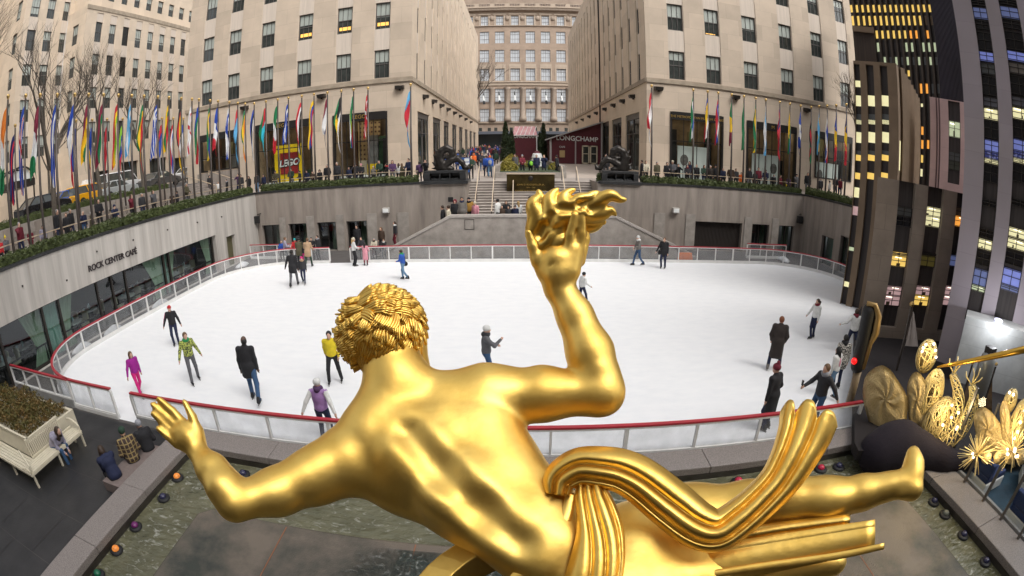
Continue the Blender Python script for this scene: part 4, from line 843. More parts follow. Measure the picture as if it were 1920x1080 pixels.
for a, b in scol:
    x = sx((a+b)/2+14.36); m.lathe((x, YS-.1, szz(227)), [(.95, 0), (.95, 1), (.62, 1.3), (.58, szz(168)-szz(227)), (.95, szz(164)-szz(227))], 10)
    m.ball((x, YS-.05, szz(34)), .75, 8, (1, .5, 1))
each(m, 'pilaster', mat('pilaster_stone', (.33, .265, .21), .85, var=.2, vscale=2), SK, True)
m = MB()
for i in range(120): x = XA+52*i/120; m.box(x, x+.2, YS-.72, YS-.55, szz(12.6), szz(8.6)); 
for i in range(150): x = XA+52*i/150; m.box(x, x+.16, YS-1.0, YS-.9, szz(20.4), szz(18.6))
for a, b in scol:
    for k in range(9): x = sx(a)+(sx(b)-sx(a))*k/8; m.box(x-.06, x+.06, YS-.22, YS-.12, szz(193.5), szz(188.5))
m.build('balusters', mat('dark_baluster', (.13, .10, .085), .8), SK)['kind'] = 'stuff'
m = MB(); m.box(XA, 28, YS+5, YS+6, szz(20), szz(-30)); m.build('set_back_attic', SAKS, SK); m = MB()
for i in range(-3, 9):
    for dx in (-6.3, 6.3): x = sx(908.2+28.72*i+dx); m.grid([[(x+1.2*r*math.cos(k*math.pi/8), YS+4.95, szz(5)+1.5*r*math.sin(k*math.pi/8)) for k in range(9)] for r in (1, .78)])
m.build('attic_arches', SAKST, SK)
m = MB(); m.box(XA, 28, YS-2.6, YS-.02, szz(251.5), szz(246.5)); m.build('awning', mat('blue_grey_awning', (.075, .085, .105), .5), SK)
m = MB(); m.box(XA, 28, YS-.04, YS+.02, 5.0, szz(251.5)); m.build('shop_glass', mat('dark_teal_glass', (.018, .026, .03), .15), SK)
m = MB()
for a, b in scol:
    for px in (a-2, b-3): m.box(sx(px), sx(px+6), YS-.03, YS+.02, szz(245.3), szz(239))
each(m, 'small_window', GLASS, SK)
for i, (a, b) in enumerate(scol[2:8]):
    c = sx((a+b)/2-1.5); t = thing('store_banner', f'black and white furled flag on the store front, {["first", "second", "third", "fourth", "fifth", "sixth"][i]} from the left', 'flag', (c, YS-1, szz(190)), group='furled flags on the store')
    m = MB(); m.bar((c, YS-.1, szz(190)), (c, YS-2.2, szz(173)), .1); m.build('staff', BLACKM, t); zt, zb = szz(173), szz(196)
    for nm, u0, u1, mm in (('white_cloth', .3, .75, WHITEP), ('black_cloth', .7, 1.0, BLACKM), ('black_top', 0, .32, BLACKM)):
        q = MB(); q.grid([[(c+.28*math.sin(k*1.4)*(.3+v)+.5*v*.5, YS-2.0+.2*math.cos(k*1.4), zt+(zb-zt)*v) for k in range(8)] for v in np.linspace(u0, u1, 5)]); q.build(nm, mm, t)
# ---- maroon tents in the gardens
YT = 58.0; gz = GZ(YT)
def tz(px, py): return at(px, py, Y=YT)
T = thing('shop_tent', 'large maroon tent with a sloping pink roof and glass double doors', 'tent', (6.2, YT, gz))
a, b, c, d = tz(1024, 260), tz(1128, 229), tz(1128, 304), tz(1033, 299)
xl, xr = d[0]-.05, b[0]; zl = tz(1030, 259)[2]; zr = b[2]; m = MB(); m.face([(xl, YT, gz), (xr, YT, gz), (xr, YT, zr), (xl, YT, zl)]); m.face([(xl, YT, gz), (xl, YT+9, gz), (xl, YT+9, zl), (xl, YT, zl)]); m.face([(xr, YT, gz), (xr, YT+9, gz), (xr, YT+9, zr), (xr, YT, zr)]); m.build('canvas_wall', MAROON, T)
m = MB(); s = (zr-zl)/(xr-xl); m.grid([[(x, y, zl+s*(x-xl)+dz) for y in (YT-.35, YT+9)] for x, dz in ((xl-.7, .02), (xl+1.5, .06), (xr-1, .06), (xr+.1, .05))]); m.build('roof', PINKC, T)
m = MB(); m.bar((xl-.7, YT-.35, zl-.7*s), (xr+.1, YT-.35, zr), .14); m.bar((xl, YT-.1, gz), (xl, YT-.1, zl), .22); m.bar((xr, YT-.06, gz), (xr, YT-.06, zr), .16); x = tz(1079, 290)[0]; m.bar((x, YT-.06, gz), (x, YT-.06, tz(1079, 263)[2]), .14); m.build('tent_pole', mat('grey_pole', (.42, .40, .40), .5), T)
text('LONGCHAMP', .80, ((tz(1059, 260)[0]+tz(1105, 262)[0])/2, YT-.05, tz(1080, 264)[2]), (1, 0, -.03), (0, 0, 1), WHITEP, 'lettering', T, .02, bold=.01)
for pa, pb in ((1091, 1105), (1106, 1120)):
    x0, x1 = tz(pa, 290)[0], tz(pb, 290)[0]; zt = tz(1105, 273)[2]; m = MB(); m.box(x0, x0+.14, YT-.1, YT-.02, gz, zt); m.box(x1-.14, x1, YT-.1, YT-.02, gz, zt); m.box(x0, x1, YT-.1, YT-.02, zt-.14, zt); m.box(x0, x1, YT-.1, YT-.02, gz, gz+.18); m.box(x0, x1, YT-.1, YT-.02, gz+1.2, gz+1.28); dd = m.build('door', CREAM, T)
    m = MB(); m.face([(x0, YT-.04, gz), (x1, YT-.04, gz), (x1, YT-.04, zt), (x0, YT-.04, zt)]); m.build('pane', GLASS, dd)
m = MB(); x0, x1 = tz(1049, 290)[0], tz(1059, 290)[0]; m.prism([(x0, YT-.1), (x1, YT-.1), (x1, YT-.05), (x0, YT-.05)], tz(1054, 295)[2], tz(1054, 282)[2]); m.build('bag_emblem', mat('tan_emblem', (.45, .33, .16), .5), T)
text('CAFE', .3, (tz(1054, 278)[0], YT-.05, tz(1054, 277)[2]), (1, 0, 0), (0, 0, 1), WHITEP, 'small_lettering', T, .01)
Y2 = 64.0; g2 = GZ(Y2); q_ = lambda px, py: at(px, py, Y=Y2)
T2 = thing('shop_tent', 'smaller maroon tent with pink striped roof between two conifers', 'tent', (.7, Y2, g2)); x0, x1 = q_(963, 250)[0], q_(1006, 250)[0]; zr, ze = q_(985, 240)[2], q_(985, 254)[2]
m = MB(); m.box(x0, x1, Y2, Y2+6, g2, ze); m.build('canvas_wall', MAROON, T2); m = MB(); m.grid([[(x0-.1, Y2-.15, ze), (x1+.1, Y2-.15, ze)], [(x0+.1, Y2+3, zr+.35), (x1-.1, Y2+3, zr+.35)], [(x0-.1, Y2+6, ze), (x1+.1, Y2+6, ze)]]); m.build('roof', PINKC, T2)
m = MB()
for k in range(5): x = x0+.3+k*.55; m.bar((x, Y2-.12, ze+.05), (x+.5, Y2+2.9, zr+.36), .07, .03)
m.bar((x0-.1, Y2-.15, ze), (x1+.1, Y2-.15, ze), .08); m.bar((x1+.02, Y2-.1, g2), (x1+.02, Y2-.1, ze), .12); m.build('white_trim', WHITEP, T2)
text('LONGCHAMP', .56, ((x0+x1)/2, Y2-.03, q_(985, 258.5)[2]), (1, 0, 0), (0, 0, 1), WHITEP, 'lettering', T2, .02, bold=.012)
# conifers
def conifer(px0, px1, pyt, Y, lb):
    x0, x1 = at(px0, 280, Y=Y)[0], at(px1, 280, Y=Y)[0]; z = GZ(Y); zt = at((px0+px1)/2, pyt, Y=Y)[2]; cx, r = (x0+x1)/2, (x1-x0)/2
    t = thing('conifer', lb, 'conifer', (cx, Y, z), group='columnar conifers in the garden'); m = MB(); m.tube([(cx, Y, z), (cx, Y, zt-.5)], [.12, .03], 6); m.build('trunk', BARK, t)
    n = 2600; u = RNG.uniform(0, 1, n)**1.2; a = RNG.uniform(0, 2*math.pi, n); rr = r*np.clip(1-u, 0, 1)**.42*RNG.uniform(.55, 1.08, n)*(1+.15*np.sin(a*5+u*20)); mb = MB()
    leaves(mb, np.stack([cx+rr*np.cos(a), Y+rr*np.sin(a), z+.1+u*(zt-z)], 1), .13); mb.build('crown', EVERG, t)
conifer(939, 957, 230, 60, 'taller dark columnar conifer left of the small tent'); conifer(951, 967, 247, 56, 'shorter conifer just left of the small tent'); conifer(1012, 1026, 232, 60, 'slim conifer between the two maroon tents'); conifer(1008, 1017, 250, 62, 'small conifer at the right edge of the small tent')
# garden beds
gb = thing('garden_planter', 'low granite planter bed with golden shrubs behind the plaque', 'planter', (.8, 40, TZ)); m = MB(); m.box(-1.9, 3.5, 37.0, 37.4, TZ, TZ+.45); m.box(-1.9, -1.5, 37.4, 56, TZ, TZ+.95); m.box(3.1, 3.5, 37.4, 56, TZ, TZ+.95); m.build('edge', CONCR, gb); m = MB(); m.box(-1.5, 3.1, 37.4, 56, TZ, TZ+.5); m.build('planting', mat('low_green_planting', (.06, .09, .04), .8, var=.5, vscale=3), gb)
for i in range(6):
    Y = 39+i*2.6; x = at(953+i*1.5, 300, Y=Y)[0]; z = GZ(Y)+.45; q = RNG.normal(size=(900, 3)); q /= np.linalg.norm(q, axis=1)[:, None]; q *= RNG.uniform(.7, 1.05, (900, 1)); q[:, 2] = np.abs(q[:, 2]); mb = MB(); leaves(mb, np.stack([x+q[:, 0]*.75, Y+q[:, 1]*.9, z+q[:, 2]*.85], 1), .09); mb.ball((x, Y, z), .6, 8)
    tag(mb.build('shrub', YSHRUB), f'golden yellow rounded shrub in the garden bed, {["nearest", "second", "third", "fourth", "fifth", "farthest"][i]} from the stairs', 'shrub', 'golden shrubs in the garden bed')
for px, Y, lb in ((985, 44, 'small golden shrub behind the plaque'), (1040, 41, 'round golden shrub at the right end of the bed')):
    x = at(px, 310, Y=Y)[0]; z = GZ(Y)+.4; q = RNG.normal(size=(600, 3)); q /= np.linalg.norm(q, axis=1)[:, None]; q[:, 2] = np.abs(q[:, 2]); mb = MB(); leaves(mb, np.stack([x+q[:, 0]*.55, Y+q[:, 1]*.6, z+q[:, 2]*.6], 1), .08); tag(mb.build('shrub', YSHRUB), lb, 'shrub', 'golden shrubs in the garden bed')
t = thing('white_ornament', 'tall white tiered ornament with a maroon cap in the garden bed', 'ornament', (2, 46, TZ+.6)); x, _, z = at(1007, 300, Y=46); m = MB(); m.lathe((x, 46, z-.6), [(.55, 0), (.5, .4), (.58, .44), (.46, .8), (.52, .84), (.4, 1.2), (.36, 1.24)], 16); m.build('body', WHITEP, t); m = MB(); m.lathe((x, 46, z+.64), [(.3, 0), (.24, .16), (.05, .24)], 12); m.build('cap', MAROON, t)
# ================================================================== flags, trees, cars, benches, bronzes
FC = {'r': (.50, .014, .03), 'b': (.010, .055, .36), 'w': (.72, .72, .72), 'g': (.008, .17, .06), 'y': (.80, .50, .012), 'k': (.012, .012, .012), 'm': (.20, .012, .04), 'c': (.10, .36, .62), 'o': (.72, .20, .02), 'n': (.012, .018, .12), 'l': (.22, .50, .03), 't': (.02, .42, .55)}
FN = {'r': 'red', 'b': 'blue', 'w': 'white', 'g': 'green', 'y': 'yellow', 'k': 'black', 'm': 'maroon', 'c': 'pale blue', 'o': 'orange', 'n': 'navy', 'l': 'lime', 't': 'turquoise'}
FM = {k: mat('flag_'+FN[k].replace(' ', '_'), c, .75, var=.18, vscale=4) for k, c in FC.items()}
def flag_mesh(x, y, ztop, pat, dx, dy, seed, wd=.40, drop=2.45):
    """limp flag: hoist on the pole at (x,y), cloth hanging in folds towards (dx,dy); pat 'h:abc' stripes along the hoist, 'v:abc' along the fly, '+:abc' cross, 'd:abc' diagonal, 's:ab' many stripes"""
    rg = random.Random(seed); nu, nv = 22, 14; kind, cols = pat.split(':'); H, Fy = 1.25, 1.75
    ph = rg.uniform(0, 6); amp = rg.uniform(.8, 1.15); wd *= rg.uniform(.85, 1.2); P = []
    for j in range(nv+1):
        v = j/nv; row = []
        for i in range(nu+1):
            u = i/nu
            out = wd*(u**.45)*(.30+.70*(1-v))*amp*(1+.22*math.sin(u*6+ph))*(1-.35*max(u-.75, 0)*4*(.5+.5*v))
            side = .085*math.sin(u*7+ph+v*9.0)*min(u*4, 1)
            zz = ztop-.05-v*.9*(1-.3*u)-3.25*u**.95*(.86+.14*math.sin(v*3+ph))
            row.append((x+dx*(.05+out)-dy*side, y+dy*(.05+out)+dx*side, zz))
        P.append(row)
    m = MB(); keys = sorted(set(cols)); m.grid(P); mi = []
    for j in range(nv):
        for i in range(nu):
            u, v = (i+.5)/nu, (j+.5)/nv; n = len(cols)
            if kind == 'h': c = cols[min(int(v*n), n-1)]
            elif kind == 'v': c = cols[min(int(u*n), n-1)]
            elif kind == '+':
                d = min(abs(u-.36)*1.4, abs(v-.5)); c = cols[0] if d < .07 else cols[1] if d < .14 else cols[2]
            elif kind == 's': c = cols[int(v*9) % 2] if not (u < .35 and v < .55) else cols[0] if (abs(u-.17) > .06 and abs(v-.27) > .06) else cols[1]
            elif kind == 'd': q = (u+v)/2; c = cols[min(int(q*n), n-1)]
            elif kind == 't': c = cols[0] if u < .42-abs(v-.5)*.84 else cols[1+min(int(v*(n-1)), n-2)]
            else: c = cols[0] if (u-.5)**2+((v-.5)*.7)**2 < .028 else cols[1] if kind == 'o' and u < .5 else cols[-1]
            mi.append(keys.index(c))
    m.m = mi; return m, [FM[k] for k in keys]
PN = 0
def flagpole(x, y, pat, desc, where, dx=-.75, dy=-.65, top=None, group='flagpoles around the plaza'):
    global PN; PN += 1
    top = top or 10.62; t = thing('flagpole', f'{desc} flag {where}', 'flagpole', (x, y, TZ), group=group)
    m = MB(); m.tube([(x, y, TZ), (x, y, TZ+.5), (x, y, top)], [.085, .075, .048], 8); m.build('pole', POLE, t, True)
    m = MB(); m.ball((x, y, top+.13), .10, 8); m.lathe((x, y, top), [(.05, 0), (.03, .05)], 6); m.build('finial', BRASS, t, True)
    f, mm = flag_mesh(x, y, top-.25, pat, dx, dy, PN*13+5); f.build('flag', mm, t, True)
LW = 'limp on a pole above the cafe wall'; BW = 'limp on a pole by the toy shop'; RW = 'limp on a pole by the museum shop'
XF = -19.05
for px, pat, d, wh in [(15, 'v:owg', 'orange, white and green', 'at the far left of the row above the cafe wall'), (48, '+:rwb', 'blue, red and white crossed', 'second from the left above the cafe wall'), (75, 'v:mwg', 'maroon, white and green', 'third from the left above the cafe wall'), (107, 'h:bwb', 'blue, white and blue', 'in front of the tall left tree'),
    (140, 'd:bwr', 'blue and red with a white middle', 'just right of the tall left tree'), (166, 'd:myg', 'maroon over green with a yellow edge', LW), (194, 'h:mg', 'maroon and dark green', LW), (222, 'h:ryl', 'red, yellow and lime', LW), (247, 'h:cwc', 'pale blue and white', LW), (270, 'h:gyr', 'green, yellow and red', 'limp above the cafe wall, left of the striped one'),
    (296, 's:bw', 'blue and white striped', LW), (317, 'h:ygr', 'yellow, green and red', 'limp above the cafe wall, right of the striped one'), (340, 'h:kry', 'black, red and gold', LW), (360, '+:rww', 'white and red crossed', LW), (373, 'd:bgr', 'blue, green and red', LW), (394, 'h:gyb', 'green, yellow and blue', 'on the left row before the toy shop'), (409, 'v:bwr', 'blue, white and red', 'on the left row before the toy shop'), (430, '+:bbw', 'white with a blue cross', 'on the left row before the toy shop'), (446, 'd:rcc', 'pale blue and red', 'on the left row before the toy shop'), (460, 'h:gyo', 'green, yellow and orange', 'on the left row before the toy shop')]:
    y = at(px, 187, X=XF)[1]; flagpole(XF, y, pat, d, wh, -.35, -.94)
for px, pat, d, wh in [(477, 'h:bkw', 'navy, black and white', BW), (499, 't:rgt', 'red, green and turquoise', BW), (521, 'v:gwr', 'green, white and red', BW), (541, 'h:bwb', 'blue and white', BW), (566, 'h:rwk', 'red, white and black', BW), (589, 'h:ybr', 'yellow, blue and red', BW), (614, 'd:mwn', 'maroon, white and navy', BW), (640, 't:kgyw', 'green, yellow and white', BW), (663, 't:gwlbr', 'red, lime and blue', BW), (690, '+:wrr', 'red white-crossed', BW), (770, 'd:crc', 'pale blue and red diagonal', 'at the corner by the left bronze serpent')]:
    x = at(px, 167, Y=31.3)[0]; flagpole(x, 31.3, pat, d, wh)
for px, pat, d, wh in [(1222, 'h:rw', 'red and white', 'at the corner right of the right bronze serpent'), (1300, 'h:gwb', 'green, white and blue', RW), (1327, 'd:byrwg', 'five coloured blue yellow red', RW), (1347, 'h:rbw', 'red, blue and white', RW), (1372, 'v:gym', 'green, yellow and maroon', RW), (1395, 'h:g', 'plain dark green', RW), (1417, 'h:gyg', 'green and yellow', RW), (1436, 'h:wc', 'white and pale blue', RW), (1462, 't:nrr', 'red and navy', RW), (1481, 'd:ygb', 'yellow, green and blue', RW), (1501, 'v:bwb', 'blue and white barred', RW)]:
    x = at(px, 180, Y=31.3)[0]; flagpole(x, 31.3, pat, d, wh)
for px, pat, d, wh in [(1521, 'h:krg', 'black, red and green', 'near the far right end'), (1536, 'h:cyg', 'pale blue, yellow and green', 'near the far right end'), (1551, 'h:wbr', 'white, blue and red', 'near the far right end'), (1568, 'v:byr', 'blue, yellow and red', 'near the far right end'), (1587, 'v:nyr', 'navy, yellow and red', 'at the far right end')]:
    y = at(px, 198, X=20.9)[1]; flagpole(20.9, y, pat, d, wh, -.75, -.65)
for px, pat, d, wh in [(29, 'h:nrn', 'navy and red', 'in the back row at far left'), (143, 'h:b', 'plain blue', 'in the back row on the promenade'), (173, 'o:ybr', 'blue and red with a yellow disc', 'in the back row on the promenade'), (201, 'h:r', 'plain red', 'in the back row on the promenade'), (230, 'd:lbr', 'lime, blue and red', 'in the back row on the promenade'), (304, 'd:rbw', 'red, blue and white', 'in the back row on the promenade'), (325, 'h:rwb', 'red, white and blue', 'in the back row on the promenade'), (344, 'd:bwy', 'blue, white and yellow', 'in the back row on the promenade')]:
    y = at(px, 222, X=-24.3)[1]; flagpole(-24.3, y, pat, d, wh, -.35, -.94, top=10.35)
# ---- bare trees
def bare_tree(x, y, z, h, r, lb, seed, name='bare_tree', depth=6, spread=.52, first=.38):
    rg = random.Random(seed); t = thing(name, lb, 'tree', (x, y, z), group='bare street trees'); tk = MB(); cr = MB()
    def grow(p, d, L, rad, lv):
        n = 3; P = [p]; q = p.copy(); dd = d.copy()
        for k in range(n): dd = (dd+Vector((rg.uniform(-.13, .13), rg.uniform(-.13, .13), rg.uniform(-.02, .14)))).normalized(); q = q+dd*L/n; P.append(q.copy())
        (tk if lv == 0 else cr).tube(P, [rad*(1-.32*k/n) for k in range(n+1)], 8 if lv == 0 else 5 if lv < 3 else 3, False)
        if lv >= depth: return
        nb = rg.choice([2, 3, 3]) if lv else 4
        for b in range(nb):
            ax = Vector((rg.uniform(-1, 1), rg.uniform(-1, 1), rg.uniform(-.2, .3))); nd = (dd+ax.normalized()*spread*rg.uniform(.7, 1.25)).normalized()
            s = P[-1] if b < 2 or lv == 0 else P[2]; grow(s.copy(), nd, L*rg.uniform(.62, .82), max(rad*rg.uniform(.48, .64), .006), lv+1)
    grow(Vector((x, y, z)), Vector((0, 0, 1)), h*first, r, 0); tk.build('trunk', BARK, t, True); cr.build('crown', BARK, t)
p = at(107, 430, X=-21.5); bare_tree(-21.5, p[1], TZ, 9.2, .2, 'tall bare tree with mottled trunk among the flagpoles at left', 3)
p = at(90, 330, X=-40); bare_tree(-40, p[1], SZ, 9.5, .18, 'forked bare tree beside the arched glass canopy', 8, spread=.6)
p = at(185, 330, X=-29); bare_tree(-29, p[1], SZ, 9.8, .2, 'bare tree rising behind the yellow cab', 12)
p = at(268, 330, X=-30); bare_tree(-30, p[1], SZ, 9.0, .19, 'bare tree rising behind the white van', 21)
p = at(20, 300, X=-34); bare_tree(-34, p[1]-4, SZ, 14, .2, 'bare tree at the far left edge with twigs near the roofline', 31)
p = at(1612, 190, Y=33); bare_tree(p[0]+.4, 33, TZ, 9.5, .18, 'bare tree at the right edge in front of the museum shop building', 44, depth=6)
p = at(893, 250, Y=102); bare_tree(p[0]-2, 102, GZ(102), 19, .35, 'bare tree at the end of the left building before the department store', 51, depth=5)
# ---- cars on the side street
def car(lb, cx, cy, z, rz, col, kind='sedan', L=4.6, nm='parked_car', grp='cars on the side street'):
    t = thing(nm, lb, 'car', (cx, cy, z), rz, grp); W = .9; M4 = wm(t)
    def T(x, y, zz): return tuple(M4 @ Vector((x, y, zz)))
    top = {'sedan': 1.45, 'van': 1.95, 'cab': 1.55}[kind]; body = mat('car_paint_'+col[0], col[1], .25, coat=.6, spec=.6)
    prof = [(-L/2, .35), (-L/2, .82), (-L/2+.15, .95), (L/2-1.0, .95), (L/2-.1, .80), (L/2, .62), (L/2, .35)]
    if kind == 'van': prof = [(-L/2, .35), (-L/2, 1.05), (L/2-.9, 1.05), (L/2-.1, .9), (L/2, .65), (L/2, .35)]
    def loft(pr, ins, name, mm):
        m = MB(); rows = []
        for y, k in ((-W, 1), (-W+.06, 0), (W-.06, 0), (W, 1)):
            rows.append([T(a*(1-.01*k), y, zz-(0.04 if k and zz > .5 else 0)) for a, zz in pr])
        m.grid(rows, True, True); return m.build(name, mm, t)
    loft(prof, 0, 'body', body)
    zb = .93 if kind != 'van' else 1.03; a0, a1, b0, b1 = {'sedan': (-L/2+.55, L/2-1.25, -L/2+1.2, L/2-2.0), 'cab': (-L/2+.1, L/2-1.2, -L/2+.25, L/2-1.75), 'van': (-L/2+.03, L/2-.7, -L/2+.1, L/2-1.35)}[kind]
    m = MB(); m.grid([[T(a0, -W+.05, zb), T(a1, -W+.05, zb), T(a1, W-.05, zb), T(a0, W-.05, zb)], [T(b0, -W+.2, top-.06), T(b1, -W+.2, top-.06), T(b1, W-.2, top-.06), T(b0, W-.2, top-.06)]], True, True); m.build('windows', GLASS, t)
    m = MB(); m.grid([[T(b0-.03, -W+.17, top-.07), T(b1+.03, -W+.17, top-.07), T(b1+.03, W-.17, top-.07), T(b0-.03, W-.17, top-.07)], [T(b0+.05, -W+.25, top), T(b1-.05, -W+.25, top), T(b1-.05, W-.25, top), T(b0+.05, W-.25, top)]], True, True)
    for x0_, x1_ in ((a0, b0), (a1, b1), ((a0+a1)/2, (b0+b1)/2)):
        for s in (-1, 1): m.bar(T(x0_, s*(W-.045), zb), T(x1_, s*(W-.19), top-.05), .07)
    m.build('roof', body, t)
    for x in (-L/2+.85, L/2-.85):
        for s in (-1, 1):
            m = MB(); m.tube([T(x, s*(W-.2), .33), T(x, s*(W+.02), .33)], .33, 14); wh = m.build('wheel', BLACKM, t); m = MB(); m.tube([T(x, s*(W+.02), .33), T(x, s*(W+.035), .33)], .19, 10); m.build('rim', STEEL, wh)
    for s in (-1, 1):
        m = MB(); m.box(-.06, .06, -.16, .16, -.07, .07); o = m.build('headlight', WHITEP, None); o.parent = t; o.matrix_basis = Matrix.Translation((L/2-.03, s*.62, .66))
    if kind == 'cab':
        m = MB(); m.grid([[T(-.5, -.35, top), T(.3, -.35, top), T(.3, .35, top), T(-.5, .35, top)], [T(-.4, -.25, top+.35), T(.2, -.25, top+.35), T(.2, .25, top+.35), T(-.4, .25, top+.35)]], True, True); m.build('roof_sign', WHITEP, t)
    return t
XC = -32.0
def cary(px, X=XC): return at(px, 350, X=X)[1]
car('black sedan parked on the side street at far left', -30.6, (cary(50, -30.6)+cary(104, -30.6))/2, SZ, R(90), ('black', (.012, .012, .014)), 'sedan', 4.7)
car('yellow cab with a white roof sign behind the hedge', XC, (cary(142)+cary(187))/2, SZ, R(90), ('yellow', (.75, .36, .01)), 'cab', 4.4, 'taxi')
car('white van behind the hedge on the side street', -35, (cary(203, -35)+cary(246, -35))/2, SZ+.25, R(90), ('white', (.72, .72, .72)), 'van', 4.9, 'van')
car('silver sedan between the yellow cab and the white van', -31.2, (cary(198, -31.2)+cary(232, -31.2))/2, SZ, R(90), ('silver', (.35, .37, .37)), 'sedan', 4.4)
car('dark grey sedan right of the white van', -31.5, (cary(282, -31.5)+cary(318, -31.5))/2, SZ+.1, R(90), ('grey', (.07, .068, .066)), 'sedan', 4.6)
car('blue and white car just left of the yellow cab', -33, (cary(112, -33)+cary(138, -33))/2, SZ, R(90), ('blue', (.03, .08, .3)), 'sedan', 4.2)
car('white car at the right end of the side street', -34, (cary(334, -34)+cary(352, -34))/2+1.5, SZ+.25, R(90), ('pale', (.6, .6, .6)), 'sedan', 4.4)
# ---- corner stairs up to the side street
sc = thing('side_stairs', 'narrow stone stairs with pale rails climbing to the side street', 'stairs', (-25, 35, TZ)); m = MB()
for i in range(8): m.box(-23.5-.42*(i+1), -23.5-.42*i, 31.2, 36.5, TZ, TZ+.157*(i+1))
m.box(-27.35, -23.5-.42*8, 31.2, 36.5, TZ, SZ); m.build('step', STEP, sc)
for y in (32.5, 36.4): m = MB(); m.bar((-23.3, y, TZ+.95), (-26.9, y, SZ+.95), .06); m.bar((-23.3, y, TZ), (-23.3, y, TZ+.95), .05); m.bar((-26.9, y, SZ), (-26.9, y, SZ+.95), .05); m.build('rail', HANDR, sc)
m = MB(); m.box(-29.2, -24.4, 37.6, 37.99, TZ, 6.1); tag(m.build('low_wall', CONC), 'dark granite base wall below the third toy shop window', 'wall')
# ---- promenade benches
def slat_bench(lb, x, y, L=1.9):
    t = thing('park_bench', lb, 'bench', (x, y, TZ), group='benches along the planter wall'); m = MB()
    for k in range(5): m.box(x-.25+.1*k, x-.17+.1*k, y-L/2, y+L/2, TZ+.42, TZ+.45)
    m.build('seat', mat('weathered_teak', (.30, .26, .22), .8, var=.3, vscale=5), t); m = MB()
    for k in range(16): yy = y-L/2+L*k/15; m.bar((x-.27, yy, TZ+.45), (x-.36, yy, TZ+.9), .045)
    m.bar((x-.36, y-L/2, TZ+.92), (x-.36, y+L/2, TZ+.92), .07); m.build('backrest', MATS['weathered_teak'], t)
    for s in (-1, 1): m = MB(); m.bar((x-.3, y+s*L/2, TZ), (x-.3, y+s*L/2, TZ+.5), .06); m.bar((x+.22, y+s*L/2, TZ), (x+.22, y+s*L/2, TZ+.6), .06); m.bar((x-.32, y+s*L/2, TZ+.62), (x+.25, y+s*L/2, TZ+.62), .06); each(m, 'leg', MATS['weathered_teak'], t)
for px, py, lb in ((62, 470, 'slatted wooden bench at the far left of the promenade'), (195, 415, 'slatted wooden bench beside the person in a navy coat'), (232, 403, 'slatted wooden bench right of the person in a navy coat'), (292, 392, 'slatted wooden bench by the orange bag')):
    y = at(px, py, X=-22.0)[1]; slat_bench(lb, -22.0, y)
# ---- white corner bench around the heather planter
wb = thing('corner_bench', 'white slatted corner bench around a rust coloured heather planter', 'bench', (-11.7, 5, 0))
m = MB()
for k in range(5): m.box(-11.72+.105*k, -11.63+.105*k, 4.48, 6.72, .42, .45); m.box(-17, -11.72, 4.46+.1*k, 4.545+.1*k, .42, .45)
m.box(-11.78, -11.22, 4.44, 4.48, .36, .42); m.box(-11.24, -11.2, 4.46, 6.7, .36, .42); m.box(-17, -11.2, 4.42, 4.46, .36, .42); m.build('seat', CREAM, wb)
m = MB()
for k in range(20): y = 4.95+1.35*k/19; m.bar((-11.76, y, .47), (-11.84, y, .9), .035)
for k in range(58): x = -11.85-5.1*k/57; m.bar((x, 4.98, .47), (x, 5.06, .9), .035)
m.bar((-11.85, 4.95, .92), (-11.85, 6.35, .92), .07); m.bar((-17, 5.06, .92), (-11.82, 5.06, .92), .07); m.bar((-11.76, 4.95, .48), (-11.76, 6.7, .48), .05); m.build('backrest', CREAM, wb)
for x, y in ((-11.25, 4.5), (-11.25, 6.66), (-11.25, 5.6), (-12.6, 4.5), (-13.9, 4.5), (-11.75, 6.66)): m = MB(); m.bar((x, y, 0), (x, y, .42), .06); m.build('leg', CREAM, wb)
m = MB(); m.tube([(-11.8, 6.68, .72), (-11.6, 6.68, .74), (-11.35, 6.68, .66), (-11.25, 6.68, .58), (-11.25, 6.68, .42)], .035, 6); m.tube([(-11.8, 4.6, .85), (-11.5, 4.55, .74), (-11.25, 4.5, .6), (-11.25, 4.5, .42)], .035, 6); each(m, 'armrest', CREAM, wb)
pl = thing('planter', 'large white box planter filled with rust and green heather', 'planter', (-14, 6.2, 0)); m = MB()
m.box(-16.5, -12.0, 5.15, 5.25, 0, .74); m.box(-12.1, -12.0, 5.25, 7.15, 0, .74); m.box(-16.5, -12.1, 7.05, 7.15, 0, .74); m.box(-16.5, -12.1, 5.25, 7.05, 0, .62); m.build('box', CREAM, pl)
mb = MB(); n = 9000; cx = RNG.uniform(-16.4, -12.15, n); cy = RNG.uniform(5.3, 7.0, n); hgt = .16+.22*(np.sin(cx*2.3)*np.cos(cy*3.1)*.5+.5)+.08*np.sin(cx*7)*np.sin(cy*8); leaves(mb, np.stack([cx, cy, .62+hgt*RNG.uniform(.1, 1.25, n)+.1], 1), .05); mb.build('heather', HEATH, pl)
m = MB(); m.box(-17.2, -16.3, 7.3, 8.0, 0, .45); tag(m.build('bin_box', mat('brown_box', (.055, .047, .043), .6), bevel=.02), 'low dark brown box beside the glass barrier near the cafe', 'box')
